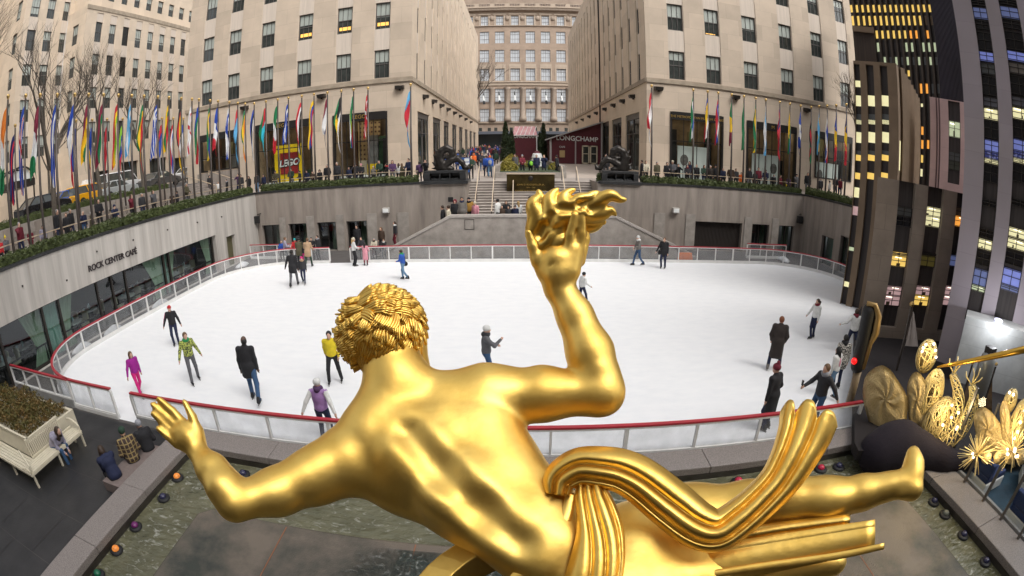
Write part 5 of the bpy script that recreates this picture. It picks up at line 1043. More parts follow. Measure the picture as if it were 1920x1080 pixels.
# ---- bronze serpent fountains on black pedestals
def serpent(lb, x0, x1, mir):
    cx = (x0+x1)/2; t = thing('pedestal', f'black granite pedestal with three openings under the {lb} bronze serpent', 'pedestal', (cx, 31, 4.2)); m = MB(); w_ = x1-x0
    m.box(x0-.15, x1+.15, 30.45, 32.3, 4.16, 4.36); m.box(x0, x1, 30.75, 32.2, 4.36, 4.42); m.box(x0, x1, 30.75, 32.2, 4.84, 5.0); m.box(x0+.12, x1-.12, 31.3, 32.1, 4.42, 4.84)
    for k in range(2): x = x0+w_*k*.86; m.box(x, x+w_*.14, 30.75, 32.2, 4.42, 4.84)
    for k in (1, 2): x = x0+w_*(.14+.72*k/3); m.box(x-.03, x+.03, 30.8, 31.3, 4.42, 4.84)
    m.build('block', BLKG, t, bevel=.015); m = MB()
    for k in range(3): xa = x0+w_*(.14+.72*k/3)+.05; m.face([(xa, 30.85, 4.43), (xa+w_*.2, 30.85, 4.43), (xa+w_*.2, 31.25, 4.62), (xa, 31.25, 4.62)])
    m.build('sloped_plate', mat('bright_plate', (.42, .44, .46), .25, metal=.9), t)
    z0_ = 5.0; s = mir; f = lambda a, b, c=0: (cx+s*a, 31.5+c, z0_+b)
    pr = []
    def chain(P, rads, k=.06):
        for i in range(len(P)-1): pr.append(cap(P[i], P[i+1], rads[i], rads[i+1], k))
    body = [f(-.25, .12), f(-.35, .5), f(-.42, .9), f(-.28, 1.25), f(.05, 1.42), f(.34, 1.28), f(.42, 1.0), f(.22, .78), f(-.02, .85)]
    chain(body, [.34, .30, .27, .25, .24, .22, .20, .17, .12])
    tail = [f(-.05, .35), f(.35, .62), f(.75, .72), f(1.05, .45), f(1.18, .15), f(1.42, .12), f(1.5, .32)]
    chain(tail, [.26, .22, .19, .17, .15, .12, .07])
    for a, b, c, d in ((-.75, .25, -1.15, .55), (-.7, .6, -1.05, 1.05), (-.55, .12, -1.2, .14), (-.6, 1.0, -.95, 1.4), (.25, .12, .65, .1), (.9, .75, 1.0, 1.0)): pr.append(cap(f(a*.8, b), f(c*.8, d), .13, .03, .08))
    pr.append(cap(f(-.4, .06), f(.3, .06), .22, .2, .1))
    o = solid('bronze_serpent', pr, .045, BRONZE); tag(o, f'{lb} dark bronze coiled sea serpent sculpture on a black pedestal', 'sculpture')
serpent('left', at(796, 330, Y=31)[0], at(874, 330, Y=31)[0], 1); serpent('right', at(1128, 330, Y=31)[0], at(1196, 330, Y=31)[0], -1)
# small signs and street bits near the stairs
x, y, z = at(871, 316, Y=33.5); t = thing('sign_board', 'blue sign board with white bands beside the left bronze serpent', 'sign', (x, 33.5, TZ)); m = MB(); m.box(x-.35, x+.35, 33.45, 33.52, 4.75, 5.75); m.build('panel', mat('blue_sign', (.02, .10, .36), .5), t); m = MB(); m.box(x-.33, x+.33, 33.43, 33.45, 5.2, 5.42); m.box(x-.0, x+.32, 33.43, 33.45, 5.48, 5.7); m.build('white_band', WHITEP, t); m = MB(); m.bar((x-.3, 33.5, TZ), (x-.3, 33.5, 4.75), .05); m.bar((x+.3, 33.5, TZ), (x+.3, 33.5, 4.75), .05); each(m, 'leg', FRAME, t)
x, _, z = at(1185, 540, Y=26.6); p = at(1285, 476, Y=27.6); m = MB(); m.grid([[(p[0]-.5, 27.5, 0), (p[0]+.5, 27.5, 0), (p[0]+.5, 27.7, 0), (p[0]-.5, 27.7, 0)], [(p[0]-.4, 27.55, .45), (p[0]+.4, 27.55, .45), (p[0]+.4, 27.65, .45), (p[0]-.4, 27.65, .45)]], True, True); tag(m.build('road_barrier', mat('orange_plastic', (.70, .16, .02), .5)), 'orange plastic barrier block behind the far rink glass', 'barrier block')
# ================================================================== the golden statue
def pt(px, py, d): return at(px, py, d=d)
def pr_(px, d): return px*d/FPX
ST = thing('statue', 'large gilded bronze flying nude figure holding fire, seen from behind over the pool', 'statue', (.6, 2.2, 0))
body = []
def chain(L, k=.10):
    for (a, b) in zip(L[:-1], L[1:]): body.append(cap(pt(*a[:3]), pt(*b[:3]), pr_(a[3], a[2]), pr_(b[3], b[2]), k))
def sub(L, k=.08):
    for (a, b) in zip(L[:-1], L[1:]): body.append(cap(pt(*a[:3]), pt(*b[:3]), pr_(a[3], a[2]), pr_(b[3], b[2]), k, 's'))
# torso
chain([(748, 778, 3.38, 70), (800, 848, 3.30, 88), (890, 925, 3.22, 92), (1000, 1008, 3.16, 82), (1110, 1080, 3.28, 100)], .14)
chain([(668, 868, 3.33, 60), (760, 912, 3.26, 50), (905, 955, 3.18, 60), (1030, 1020, 3.12, 64)], .12)
chain([(860, 772, 3.36, 66), (905, 803, 3.32, 66), (945, 880, 3.24, 66), (1000, 945, 3.18, 60), (1080, 1020, 3.26, 70)], .13)
# shoulder blades, back muscles
chain([(696, 812, 3.26, 44), (752, 872, 3.19, 38)], .14); chain([(835, 800, 3.28, 40), (905, 835, 3.24, 44)], .14); chain([(872, 872, 3.19, 42), (930, 900, 3.18, 40)], .14)
chain([(748, 848, 3.10, 30), (835, 932, 3.02, 34), (940, 1010, 2.97, 36), (1010, 1060, 3.0, 36)], .12); chain([(868, 895, 3.04, 32), (960, 975, 2.99, 34)], .14)
sub([(764, 808, 3.00, 10), (822, 880, 2.875, 10), (896, 955, 2.82, 10), (972, 1018, 2.81, 8)], .16)
# neck, head, face
chain([(725, 640, 3.47, 58), (742, 712, 3.40, 54), (752, 760, 3.38, 60)], .08)
chain([(745, 715, 3.36, 44), (690, 800, 3.32, 50)], .10); chain([(750, 715, 3.37, 46), (850, 755, 3.36, 40)], .10)
body.append(ell(pt(716, 620, 3.52), (pr_(76, 3.5),)*3, None, .05)); chain([(766, 632, 3.62, 36), (780, 690, 3.64, 24), (778, 722, 3.62, 20)], .05); chain([(778, 645, 3.45, 8), (776, 672, 3.45, 7)], .02)
# arm on the left, bent back, hand open
chain([(706, 828, 3.33, 56), (645, 866, 3.31, 56), (592, 893, 3.29, 50), (520, 922, 3.25, 42), (440, 943, 3.20, 34)], .09)
chain([(602, 872, 3.24, 34), (560, 895, 3.22, 30)], .08)
chain([(438, 942, 3.20, 34), (420, 914, 3.22, 34), (396, 880, 3.32, 29), (368, 843, 3.42, 19.5)], .05)
chain([(442, 925, 3.19, 26), (405, 876, 3.28, 22)], .06)
chain([(368, 843, 3.42, 20), (358, 822, 3.45, 24), (350, 810, 3.47, 22)], .03); chain([(346, 828, 3.47, 19), (338, 812, 3.49, 18)], .03); chain([(372, 828, 3.43, 15), (370, 808, 3.43, 13)], .03)
for L in ([(352, 800, 3.47, 9), (324, 771, 3.51, 8.4), (298, 748, 3.54, 6)], [(340, 808, 3.48, 9), (312, 780, 3.53, 8.4), (286, 758, 3.56, 6)], [(331, 818, 3.49, 9), (309, 795, 3.53, 8.2), (287, 776, 3.55, 6)], [(332, 834, 3.48, 8.6), (314, 818, 3.50, 7.6), (296, 803, 3.52, 5.6)]): chain(L, .006)
chain([(370, 810, 3.42, 12), (361, 782, 3.43, 9), (346, 753, 3.45, 6)], .015)
# arm on the right, raised
chain([(845, 745, 3.38, 46), (910, 737, 3.36, 52), (945, 740, 3.36, 48), (1015, 740, 3.36, 48), (1112, 738, 3.35, 40)], .09)
chain([(1020, 722, 3.34, 32), (1060, 730, 3.34, 30)], .07)
chain([(1112, 738, 3.35, 41), (1128, 732, 3.36, 41), (1106, 660, 3.41, 44), (1078, 592, 3.46, 34), (1048, 538, 3.50, 28)], .05)
chain([(1132, 745, 3.33, 33), (1128, 700, 3.36, 30)], .06); chain([(1118, 690, 3.33, 26), (1098, 640, 3.38, 24)], .06)
# raised hand
chain([(1048, 540, 3.50, 29), (1046, 515, 3.50, 33), (1044, 492, 3.52, 36)], .03); chain([(1064, 505, 3.49, 26), (1074, 470, 3.50, 20)], .03); chain([(1022, 510, 3.50, 18), (1008, 488, 3.50, 13), (999, 462, 3.50, 10), (991, 436, 3.50, 8)], .025)
for L in ([(1066, 480, 3.48, 12), (1068, 440, 3.47, 10), (1077, 402, 3.47, 8)], [(1082, 484, 3.50, 12), (1090, 438, 3.49, 10), (1091, 396, 3.49, 8)], [(1086, 490, 3.56, 12), (1098, 448, 3.58, 9), (1096, 415, 3.58, 7)], [(1050, 478, 3.55, 12), (1040, 455, 3.62, 9), (1040, 430, 3.62, 7)]): chain(L, .010)
sub([(1040, 500, 3.42, 6), (1046, 530, 3.43, 3)], .03)
# hips and the leg stretched to the right
chain([(1120, 1085, 3.34, 102), (1190, 1035, 3.38, 95), (1290, 985, 3.42, 78), (1400, 953, 3.44, 50), (1470, 942, 3.44, 46), (1547, 939, 3.46, 42), (1620, 923, 3.50, 30), (1662, 913, 3.52, 23), (1692, 906, 3.54, 25)], .08)
chain([(1480, 930, 3.40, 32), (1570, 936, 3.43, 28)], .07)
chain([(1688, 908, 3.54, 24), (1712, 918, 3.54, 19)], .03); chain([(1708, 915, 3.54, 22), (1712, 888, 3.56, 20), (1713, 868, 3.58, 19), (1712, 850, 3.60, 14)], .04); chain([(1668, 908, 3.50, 8), (1690, 925, 3.49, 9)], .04)
# second leg folded below
chain([(1110, 1110, 3.2, 100), (1260, 1085, 3.3, 70), (1420, 1075, 3.45, 45), (1560, 1055, 3.6, 28)], .08)
sb = solid('figure', body, .0155, GOLD, ST)
sm = sb.modifiers.new('smooth', 'SMOOTH'); sm.factor = .5; sm.iterations = 4
def catmull(P, n):
    P = [np.array(p, float) for p in P]; P = [2*P[0]-P[1]]+P+[2*P[-1]-P[-2]]; out = []
    for i in range(1, len(P)-2):
        for k in range(n):
            t = k/n; a, b, c, d = P[i-1], P[i], P[i+1], P[i+2]; out.append(.5*((2*b)+(-a+c)*t+(2*a-5*b+4*c-d)*t*t+(-a+3*b-3*c+d)*t**3))
    out.append(P[-2]); return out
# fire in the raised hand
fire = []
def fl(L, k=.022, f=.98):
    Q = catmull([(*q[:3], q[3]) for q in L], 4)
    n = len(Q)-1; g = [1.22*(1-(i/n))**.8+.42 if k < .03 else f for i in range(n+1)]
    for i, (a, b) in enumerate(zip(Q[:-1], Q[1:])): fire.append(cap(pt(*a[:3]), pt(*b[:3]), pr_(a[3]*g[i], a[2]), pr_(b[3]*g[i+1], b[2]), k))
fl([(1044, 476, 3.60, 24), (1040, 440, 3.60, 32), (1050, 405, 3.60, 30)], .03); fl([(1050, 405, 3.60, 22), (1090, 404, 3.60, 14)])
fl([(1022, 470, 3.57, 9), (1004, 440, 3.55, 12), (1008, 408, 3.54, 14), (1000, 384, 3.54, 12), (1012, 368, 3.55, 8), (1009, 357, 3.55, 4)])
fl([(1022, 430, 3.55, 13), (1036, 404, 3.53, 14), (1030, 380, 3.53, 11), (1036, 364, 3.54, 8), (1047, 353, 3.55, 3)])
fl([(1046, 410, 3.54, 14), (1060, 388, 3.53, 12), (1056, 372, 3.54, 9), (1066, 360, 3.55, 6), (1079, 355, 3.56, 3)])
fl([(1054, 400, 3.54, 15), (1076, 390, 3.53, 13), (1088, 376, 3.53, 10), (1104, 371, 3.54, 8), (1112, 364, 3.55, 6), (1124, 360, 3.56, 3)])
fl([(1064, 402, 3.56, 16), (1094, 396, 3.55, 14), (1116, 390, 3.55, 11), (1128, 374, 3.55, 10), (1146, 366, 3.55, 10), (1162, 374, 3.56, 7), (1174, 374, 3.57, 3)])
fl([(1078, 402, 3.58, 13), (1106, 404, 3.57, 12), (1130, 401, 3.57, 10), (1145, 394, 3.57, 7), (1155, 404, 3.58, 3)])
fl([(1085, 412, 3.60, 11), (1104, 422, 3.60, 10), (1118, 420, 3.60, 8), (1127, 413, 3.60, 6), (1134, 418, 3.60, 3)])
fl([(1030, 480, 3.58, 9), (1012, 468, 3.56, 10), (1002, 450, 3.54, 9), (1008, 432, 3.53, 8), (996, 420, 3.53, 5)]); fl([(1018, 462, 3.52, 8), (1032, 444, 3.49, 8), (1040, 424, 3.49, 6)]); fl([(1038, 470, 3.52, 8), (1050, 452, 3.49, 8), (1066, 442, 3.49, 5)]); fl([(1018, 482, 3.55, 8), (1032, 470, 3.52, 9), (1052, 464, 3.52, 5)]); fl([(1020, 412, 3.49, 7), (1036, 418, 3.47, 7), (1052, 410, 3.47, 4)])
for a, b, r in (((1050, 390, 3.44), (1074, 392, 3.44), 6), ((1026, 425, 3.44), (1034, 405, 3.44), 5), ((1012, 440, 3.47), (1020, 425, 3.47), 5), ((1088, 384, 3.47), (1108, 378, 3.47), 4), ((1110, 392, 3.48), (1135, 386, 3.48), 4)): fire.append(cap(pt(*a), pt(*b), pr_(r+5, 3.46), pr_(r+3, 3.46), .03, 's'))
fo = solid('fire', fire, .0085, GOLDH, ST); tag(fo, 'curling golden flames held in the raised hand')
# hair tufts
Hc = Vector(pt(716, 620, 3.52)); HR = pr_(76, 3.5); view = (Vector((0, 0, CAMZ))-Hc).normalized(); rgt = Vector((0, 0, 1)).cross(view).normalized(); rgt = rgt if rgt.x > 0 else -rgt; upv = view.cross(rgt); upv = upv if upv.z > 0 else -upv
rg = random.Random(5); m = MB(); N = 430
m.ball(Hc, HR*.97, 24)
for i in range(N):
    z = 1-2*(i+.5)/N; ph = i*2.39996+rg.uniform(-.12, .12); q = Vector((math.sqrt(1-z*z)*math.cos(ph), math.sqrt(1-z*z)*math.sin(ph), z)); q = (q+Vector((rg.uniform(-.05, .05), rg.uniform(-.05, .05), rg.uniform(-.05, .05)))).normalized()
    a, b, c = q.dot(rgt), q.dot(upv), q.dot(view)
    if c < -.75 or b < -.93 or (c < .15 and a > .25 and b < .25) or (b < -.62 and a > .35): continue
    flow = (rgt*(-.55-.3*b+.9*max(b, 0)) + upv*(-.75+.35*max(b, 0)) + Vector((rg.uniform(-.35, .35), rg.uniform(-.35, .35), rg.uniform(-.35, .35))))
    if b > .35: flow = rgt*(.9 if a > -.45 else -.8)+upv*(-.25+rg.uniform(-.3, .3))
    if a < -.55: flow = flow*.25+(-rgt)*.5+q*.55
    tdir = (flow-q*flow.dot(q)*(.0 if a < -.55 else 1)).normalized(); sd_ = q.cross(tdir).normalized(); L = rg.uniform(.12, .165); W = rg.uniform(.0105, .0130); cur = rg.uniform(-2.4, 2.4); nst = rg.choice([3, 4, 4])
    p0 = Hc+q*(HR*.97)-tdir*L*.5; nseg = 6
    for st_ in range(nst):
        o_ = (st_-(nst-1)/2); P = []; rd = []
        for k in range(nseg+1):
            u = k/nseg; lift = .002+.052*u**1.3*(1 if abs(o_) < 1 else .85); spread = W*o_*(.75+.75*math.sin(u*2.6)*.8)
            cen = p0+tdir*(L*u)+sd_*(cur*L*L*(u-.4)**2*1.6+spread); cc = cen-Hc; P.append(Hc+cc.normalized()*(HR*.985+lift if a > -.55 else max(HR*.985+lift, cc.length))); rd.append(W*(.62+.30*math.sin(u*3.0))*(1 if k < nseg else .62))
        m.tube(P, rd, 6)
hr = m.build('hair', GOLDH, ST, True); tag(hr, 'thick golden hair in short ridged locks')
# draperies: ribbons with rounded folds
def drape(name, L, folds, bulge, amp, thick, n=10, K=48, flare=0.0, shift=0.0):
    """L: (px,py,dist,width px); folds = [(t0,t1,height)] rounded folds across the band, valleys between"""
    Q = catmull(L, n); C = [Vector(pt(q[0], q[1], q[2])) for q in Q]; m = MB(); rows = []; N_ = len(C)
    for i, c in enumerate(C):
        t = (C[min(i+1, N_-1)]-C[max(i-1, 0)]).normalized(); v = (c-Vector((0, 0, CAMZ))).normalized(); s = t.cross(v).normalized(); nn = s.cross(t).normalized()
        if nn.dot(v) > 0: nn = -nn
        w_ = pr_(Q[i][3], Q[i][2])/2; row = []; pr0 = i/(N_-1)
        for k in range(K+1):
            a = -1+2*k/K; tt = (a+1)/2; tt = min(max(tt+shift*math.sin(pr0*5.0)*tt*(1-tt)*2, 0), 1); h_ = 0
            for t0, t1, ht in folds:
                if t0 <= tt <= t1: x = (tt-t0)/(t1-t0)*2-1; h_ = ht*(1-abs(x)**2.6)
            e = math.sqrt(max(1-a**8, 0)); row.append(c+s*(w_*a)+nn*(bulge*(1-a*a)+amp*h_*e)+t*(flare*h_*max((i-N_+9)/8, 0)**2))
        for k in range(K, -1, -4):
            a = -1+2*k/K; row.append(c+s*(w_*a*.96)+nn*(bulge*(1-a*a)*.5-thick*(1-a**6)))
        rows.append(row)
    m.grid(rows, True, True); return m.build(name, GOLDH, ST, True)
o = drape('scarf', [(1046, 925, 2.97, 50), (1052, 897, 2.96, 66), (1085, 876, 2.95, 74), (1127, 876, 2.93, 80), (1168, 884, 2.93, 84), (1207, 905, 2.93, 88), (1259, 947, 2.94, 92), (1307, 984, 2.95, 88), (1345, 995, 2.97, 82), (1385, 972, 3.00, 78), (1426, 938, 3.04, 76), (1460, 903, 3.08, 80), (1487, 860, 3.12, 92), (1508, 815, 3.17, 108), (1517, 786, 3.20, 118)], [(0, .26, .75), (.26, .66, 1.0), (.66, 1, .8)], .05, .06, .05, flare=.09, shift=.25)
tag(o, 'long golden scarf curving from the waist and flaring upward')
o = drape('hanging_drape', [(1104, 905, 2.98, 50), (1110, 930, 2.93, 64), (1120, 965, 2.89, 78), (1125, 1000, 2.87, 88), (1122, 1040, 2.85, 98), (1112, 1090, 2.84, 106), (1098, 1150, 2.86, 112)], [(0, .36, .9), (.36, .62, .75), (.62, .9, 1.0), (.9, 1, .5)], .03, .045, .04, shift=.2); tag(o, 'folded golden cloth hanging straight down from the waist')
drape('strap', [(1072, 925, 2.96, 20), (1058, 975, 2.92, 24), (1032, 1012, 2.905, 26), (1000, 1050, 2.905, 26), (955, 1100, 2.92, 26)], [(0, 1, 1)], .004, .008, .05)
drape('lower_cloth', [(1190, 1050, 3.15, 50), (1330, 1024, 3.2, 48), (1450, 1002, 3.26, 44), (1592, 982, 3.34, 36)], [(0, .5, .8), (.5, 1, 1)], .02, .022, .03)
drape('lower_cloth', [(1150, 1090, 3.13, 84), (1300, 1064, 3.17, 80), (1450, 1038, 3.22, 72), (1640, 1004, 3.31, 58)], [(0, .78, .6), (.78, 1, .35)], .018, .012, .03)
drape('lower_cloth', [(1200, 1096, 3.1, 14), (1400, 1066, 3.16, 14), (1560, 1044, 3.22, 14), (1658, 1024, 3.26, 12)], [(0, 1, .6)], .003, .005, .012)
# broad gold ring below, and the rock that carries it all
rc = Vector(pt(1075, 1185, 3.35)); m = MB(); rows = []
for i in range(49):
    a = 2*math.pi*i/48; rr = .98; c = rc+Vector((math.cos(a)*rr, math.sin(a)*rr*.62, math.sin(a)*rr*.35+.02)); out = Vector((math.cos(a), math.sin(a)*.62, 0)).normalized()
    rows.append([c+out*.10+Vector((0, 0, .12)), c-out*.10+Vector((0, 0, .14)), c-out*.10-Vector((0, 0, .12)), c+out*.10-Vector((0, 0, .14))])
m.grid(rows, True); m.build('zodiac_ring', GOLD, ST, bevel=.01)
rk = [cap((rc.x, rc.y+.1, -.1), (rc.x, rc.y+.05, rc.z-.35), 1.5, .75, .2), cap((rc.x-.8, rc.y, -.1), (rc.x-.3, rc.y, 1.4), .9, .5, .2), cap((rc.x+.9, rc.y+.1, -.1), (rc.x+.3, rc.y, 1.6), .8, .4, .2)]
rko = solid('rock', rk, .09, mat('grey_rock', (.20, .18, .16), .8, var=.5, vscale=3, bump=.5, bscale=6)); tag(rko, 'grey rock peak in the pool that carries the golden statue', 'rock')
# ================================================================== people
PC = {'black': (.014, .014, .017), 'charcoal': (.035, .035, .04), 'grey': (.11, .11, .12), 'lgrey': (.30, .31, .34), 'navy': (.012, .018, .055), 'blue': (.02, .08, .38), 'royal': (.02, .10, .50), 'jeans': (.035, .085, .18), 'ljeans': (.12, .22, .34), 'white': (.70, .70, .68), 'cream': (.58, .52, .40), 'tan': (.45, .30, .18), 'brown': (.06, .035, .022), 'dbrown': (.030, .022, .018), 'magenta': (.33, .012, .26), 'hotpink': (.65, .015, .20), 'pink': (.70, .30, .36), 'lilac': (.36, .20, .45), 'lavender': (.32, .30, .38), 'red': (.50, .02, .025), 'maroon': (.17, .015, .03), 'yellow': (.75, .58, .02), 'mustard': (.36, .20, .04), 'olive': (.085, .075, .04), 'green': (.02, .26, .08), 'dgreen': (.02, .05, .03), 'teal': (.02, .40, .42), 'orange': (.75, .14, .02), 'purple': (.08, .035, .10), 'lime': (.25, .65, .05), 'taupe': (.17, .155, .14)}
def pm(c):
    if c in ('plaid', 'leopard', 'floral'):
        if 'cloth_'+c in MATS: return MATS['cloth_'+c]
        if c == 'floral': return mat('cloth_floral', (.42, .48, .10), .8, col2=(.05, .06, .03), vscale=22, thr=(.46, .54))
        if c == 'leopard': return mat('cloth_leopard', (.55, .52, .47), .8, col2=(.03, .03, .03), vscale=26, thr=(.47, .53))
        m = mat('cloth_plaid', (.045, .028, .022), .9); n, l = m.node_tree.nodes, m.node_tree.links; g = n.new('ShaderNodeTexCoord'); sx = n.new('ShaderNodeSeparateXYZ'); l.new(g.outputs['Object'], sx.inputs[0]); last = None
        for ax in ('X', 'Z'):
            q = n.new('ShaderNodeMath'); q.operation = 'PINGPONG'; q.inputs[1].default_value = .055; l.new(sx.outputs[ax], q.inputs[0]); r_ = n.new('ShaderNodeMath'); r_.operation = 'LESS_THAN'; r_.inputs[1].default_value = .013; l.new(q.outputs[0], r_.inputs[0])
            if last is None: last = r_
            else: a = n.new('ShaderNodeMath'); a.operation = 'MAXIMUM'; l.new(last.outputs[0], a.inputs[0]); l.new(r_.outputs[0], a.inputs[1]); last = a
        x = n.new('ShaderNodeMix'); x.data_type = 'RGBA'; x.inputs['A'].default_value = (.045, .028, .022, 1); x.inputs['B'].default_value = (.26, .19, .08, 1); l.new(last.outputs[0], x.inputs['Factor']); l.new(x.outputs['Result'], n['Principled BSDF'].inputs['Base Color']); return m
    return mat('cloth_'+c, PC[c], .85, var=.22, vscale=11, bump=.25, bscale=16)
SK_ = {'l': mat('skin_light', (.56, .34, .25), .55), 'm': mat('skin_medium', (.40, .22, .14), .55), 'd': mat('skin_dark', (.095, .048, .03), .5)}
HC = {'black': (.010, .008, .007), 'brown': (.045, .025, .014), 'lbrown': (.14, .075, .035), 'blond': (.40, .26, .10), 'grey': (.28, .27, .26), 'red': (.20, .06, .02)}
ARM = {'down': (.25, .05, .80), 'out': (.56, .10, 1.10), 'half': (.42, .12, .90), 'front': (.13, .33, 1.10), 'phone': (.13, .40, 1.36), 'pocket': (.23, .12, .92), 'rail': (.20, .36, 1.0), 'railback': (.42, -.22, .96), 'back': (.24, -.25, .86), 'face': (.09, .17, 1.50), 'fwd': (.28, .42, 1.12), 'knee': (.10, .50, .42), 'lap': (.12, .30, .70), 'up': (.30, .25, 1.62)}
def ik(a, b, l1, l2, pole):
    a, b, pole = np.array(a, float), np.array(b, float), np.array(pole, float); d = b-a; L = np.linalg.norm(d); L2 = min(L, (l1+l2)*.995)
    b = a+d/L*L2; x = (l1*l1-l2*l2+L2*L2)/(2*L2); hgt = math.sqrt(max(l1*l1-x*x, 0)); u = d/L; p = pole-u*(pole@u); p /= np.linalg.norm(p)+1e-9; return a+u*x+p*hgt, b
NP = 0
def person(label, pos, h, face, coat, trousers='black', hair=('short', 'brown'), skin='l', arms=('down', 'down'), legs='stand', length='hip', lean=0, vox=.03, skates=False, shoes='black', scarf=None, puff=0.0, extra=None, head_turn=0, group=None, sleeves=None, bag=None):
    global NP; NP += 1
    s = h/1.75; t = thing('person', label, 'person', tuple(pos), R(face), group); vox = vox/s
    sit = legs == 'sit'; pz = .56 if sit else .95
    A = lambda x, y, z: np.array([x, y, z], float)
    ca, sa = math.cos(R(lean)), math.sin(R(lean))
    def up(v): v = np.array(v, float); dz, dy = v[2]-pz0, v[1]; return A(v[0], dy*ca+dz*sa, pz+dz*ca-dy*sa)
    pz0 = .95
    F_ = {'stand': ((.11, .02, .09), (-.11, -.02, .09)), 'apart': ((.20, .08, .09), (-.20, -.08, .09)), 'stride': ((.11, .27, .09), (-.10, -.30, .15)), 'stride2': ((.10, -.27, .13), (-.12, .28, .09)), 'skate': ((.10, .10, .09), (-.26, -.42, .22)), 'skate2': ((.26, -.42, .20), (-.10, .12, .09)), 'vee': ((.16, .16, .09), (-.20, -.16, .09)), 'cross': ((-.03, .10, .09), (.05, -.14, .09)), 'sit': ((.14, .50, .09), (-.12, .44, .09))}[legs]
    hip = [A(.10, 0, pz-.02), A(-.10, 0, pz-.02)]; kn = []; an = []
    for i in (0, 1): k, b = ik(hip[i], F_[i], .44, .43, (0.15*(1-2*i), 1, .15 if not sit else .9)); kn.append(k); an.append(b)
    sh = [up((.185, 0, 1.42)), up((-.185, 0, 1.42))]; el = []; ha = []
    for i in (0, 1):
        v = ARM[arms[i]]; g = A(v[0]*(1-2*i), v[1], v[2]); g = up(g) if arms[i] not in ('rail', 'railback', 'knee', 'lap') else g+A(0, 0, (0 if not sit else 0))
        if sit and arms[i] in ('down', 'pocket', 'front'): g = up((v[0]*(1-2*i), v[1]+.1, v[2]))
        e, b = ik(sh[i], g, .29, .27, (.5*(1-2*i), -.6, -.5)); el.append(e); ha.append(b)
    neck, head = up((0, .0, 1.50)), up((0, .035, 1.625)); chest, belly, pel = up((0, 0, 1.26)), up((0, .01, 1.08)), A(0, 0, pz)
    Rm = np.array([[1, 0, 0], [0, ca, -sa], [0, sa, ca]])
    hd = lambda dx, dy, dz: head+np.array([math.cos(R(head_turn))*dx-math.sin(R(head_turn))*dy, math.sin(R(head_turn))*dx+math.cos(R(head_turn))*dy, dz])
    sc = lambda prs: [(p[0], p[1]*s, p[2]*s, p[3]*s, p[4]*s, p[5]*s, p[6]) if p[0] == 'c' else (p[0], p[1]*s, tuple(q*s for q in p[2]), p[3], p[4]*s, p[5]) for p in prs]
    def part(nm, prs, m): 
        V, Q = sdf_mesh(sc(prs), vox*s); return link(nm, mk_mesh(nm, V, Q, m, None, True), t)
    # one continuous body under the clothes
    b = [ell(hd(0, 0, 0), (.078, .098, .118), None, .02), cap(hd(0, .03, -.07), hd(0, .055, -.085), .05, .035, .03), cap(hd(0, .098, -.005), hd(0, .112, -.03), .012, .016, .015), cap(neck-A(0, 0, .05), head-A(0, 0, .05), .055, .052, .03), ell(chest, (.165, .105, .20), Rm, .05), ell(belly, (.145, .10, .18), Rm, .05), ell(pel, (.155, .11, .13), None, .05)]
    for i in (0, 1):
        b += [cap(sh[i], el[i], .048, .038, .03), cap(el[i], ha[i], .038, .028, .02), cap(hip[i], kn[i], .075, .052, .04), cap(kn[i], an[i], .052, .036, .03)]
        d = ha[i]-el[i]; d /= np.linalg.norm(d); sd_ = np.cross(d, A(0, 0, 1)); sd_ = sd_/(np.linalg.norm(sd_)+1e-6)
        b.append(ell(ha[i]+d*.05, (.036, .036, .05), None, .02)); b.append(cap(ha[i]+d*.03, ha[i]+d*.06+sd_*.04*(1-2*i)+A(0, .03, 0), .014, .011, .01))
        for q in range(4): b.append(cap(ha[i]+d*.06+sd_*(.024-.016*q), ha[i]+d*(.13-.008*abs(q-1))+sd_*(.026-.018*q)-A(0, 0, .02), .012, .010, .006))
    part('body', b, SK_[skin])
    # jacket
    pf = puff; j = [ell(chest, (.195+pf, .135+pf, .225), Rm, .06), ell(belly, (.175+pf, .13+pf, .20), Rm, .06), cap(neck-A(0, 0, .08), neck+A(0, 0, .0), .085, .07, .03), cap(sh[0], sh[1], .075+pf*.5, None, .05)]
    if not sit or length == 'hip': j.append(ell(pel+A(0, 0, .04), (.178+pf, .135+pf, .14), None, .05))
    if length in ('mid', 'knee'):
        zl = .74 if length == 'mid' else .50
        if not sit:
            for w_ in (-1, 1): j.append(cap(A(.05*w_, 0, .95), A(.085*w_, .0, zl), .145+pf, .125+pf*.8, .08))
    if bag == 'hood': j.append(ell(neck+A(0, -.08, .02), (.13, .09, .08), None, .04))
    sl_ = []
    for i in (0, 1): (sl_ if sleeves else j).extend([cap(sh[i], el[i], .072+pf*.6, .058+pf*.5, .04), cap(el[i], ha[i]-(ha[i]-el[i])*.04, .058+pf*.5, .044+pf*.3, .03)])
    part('jacket' if length != 'knee' else 'coat', j, pm(coat))
    if sleeves: part('sleeves', sl_+[cap(sh[0], sh[1], .06, None, .03)], pm(sleeves))
    tr = [ell(pel-A(0, 0, .01), (.165, .125, .12), None, .05)]
    for i in (0, 1): tr += [cap(hip[i], kn[i], .092, .066, .04), cap(kn[i], an[i], .066, .056, .03)]
    part('trousers', tr, pm(trousers))
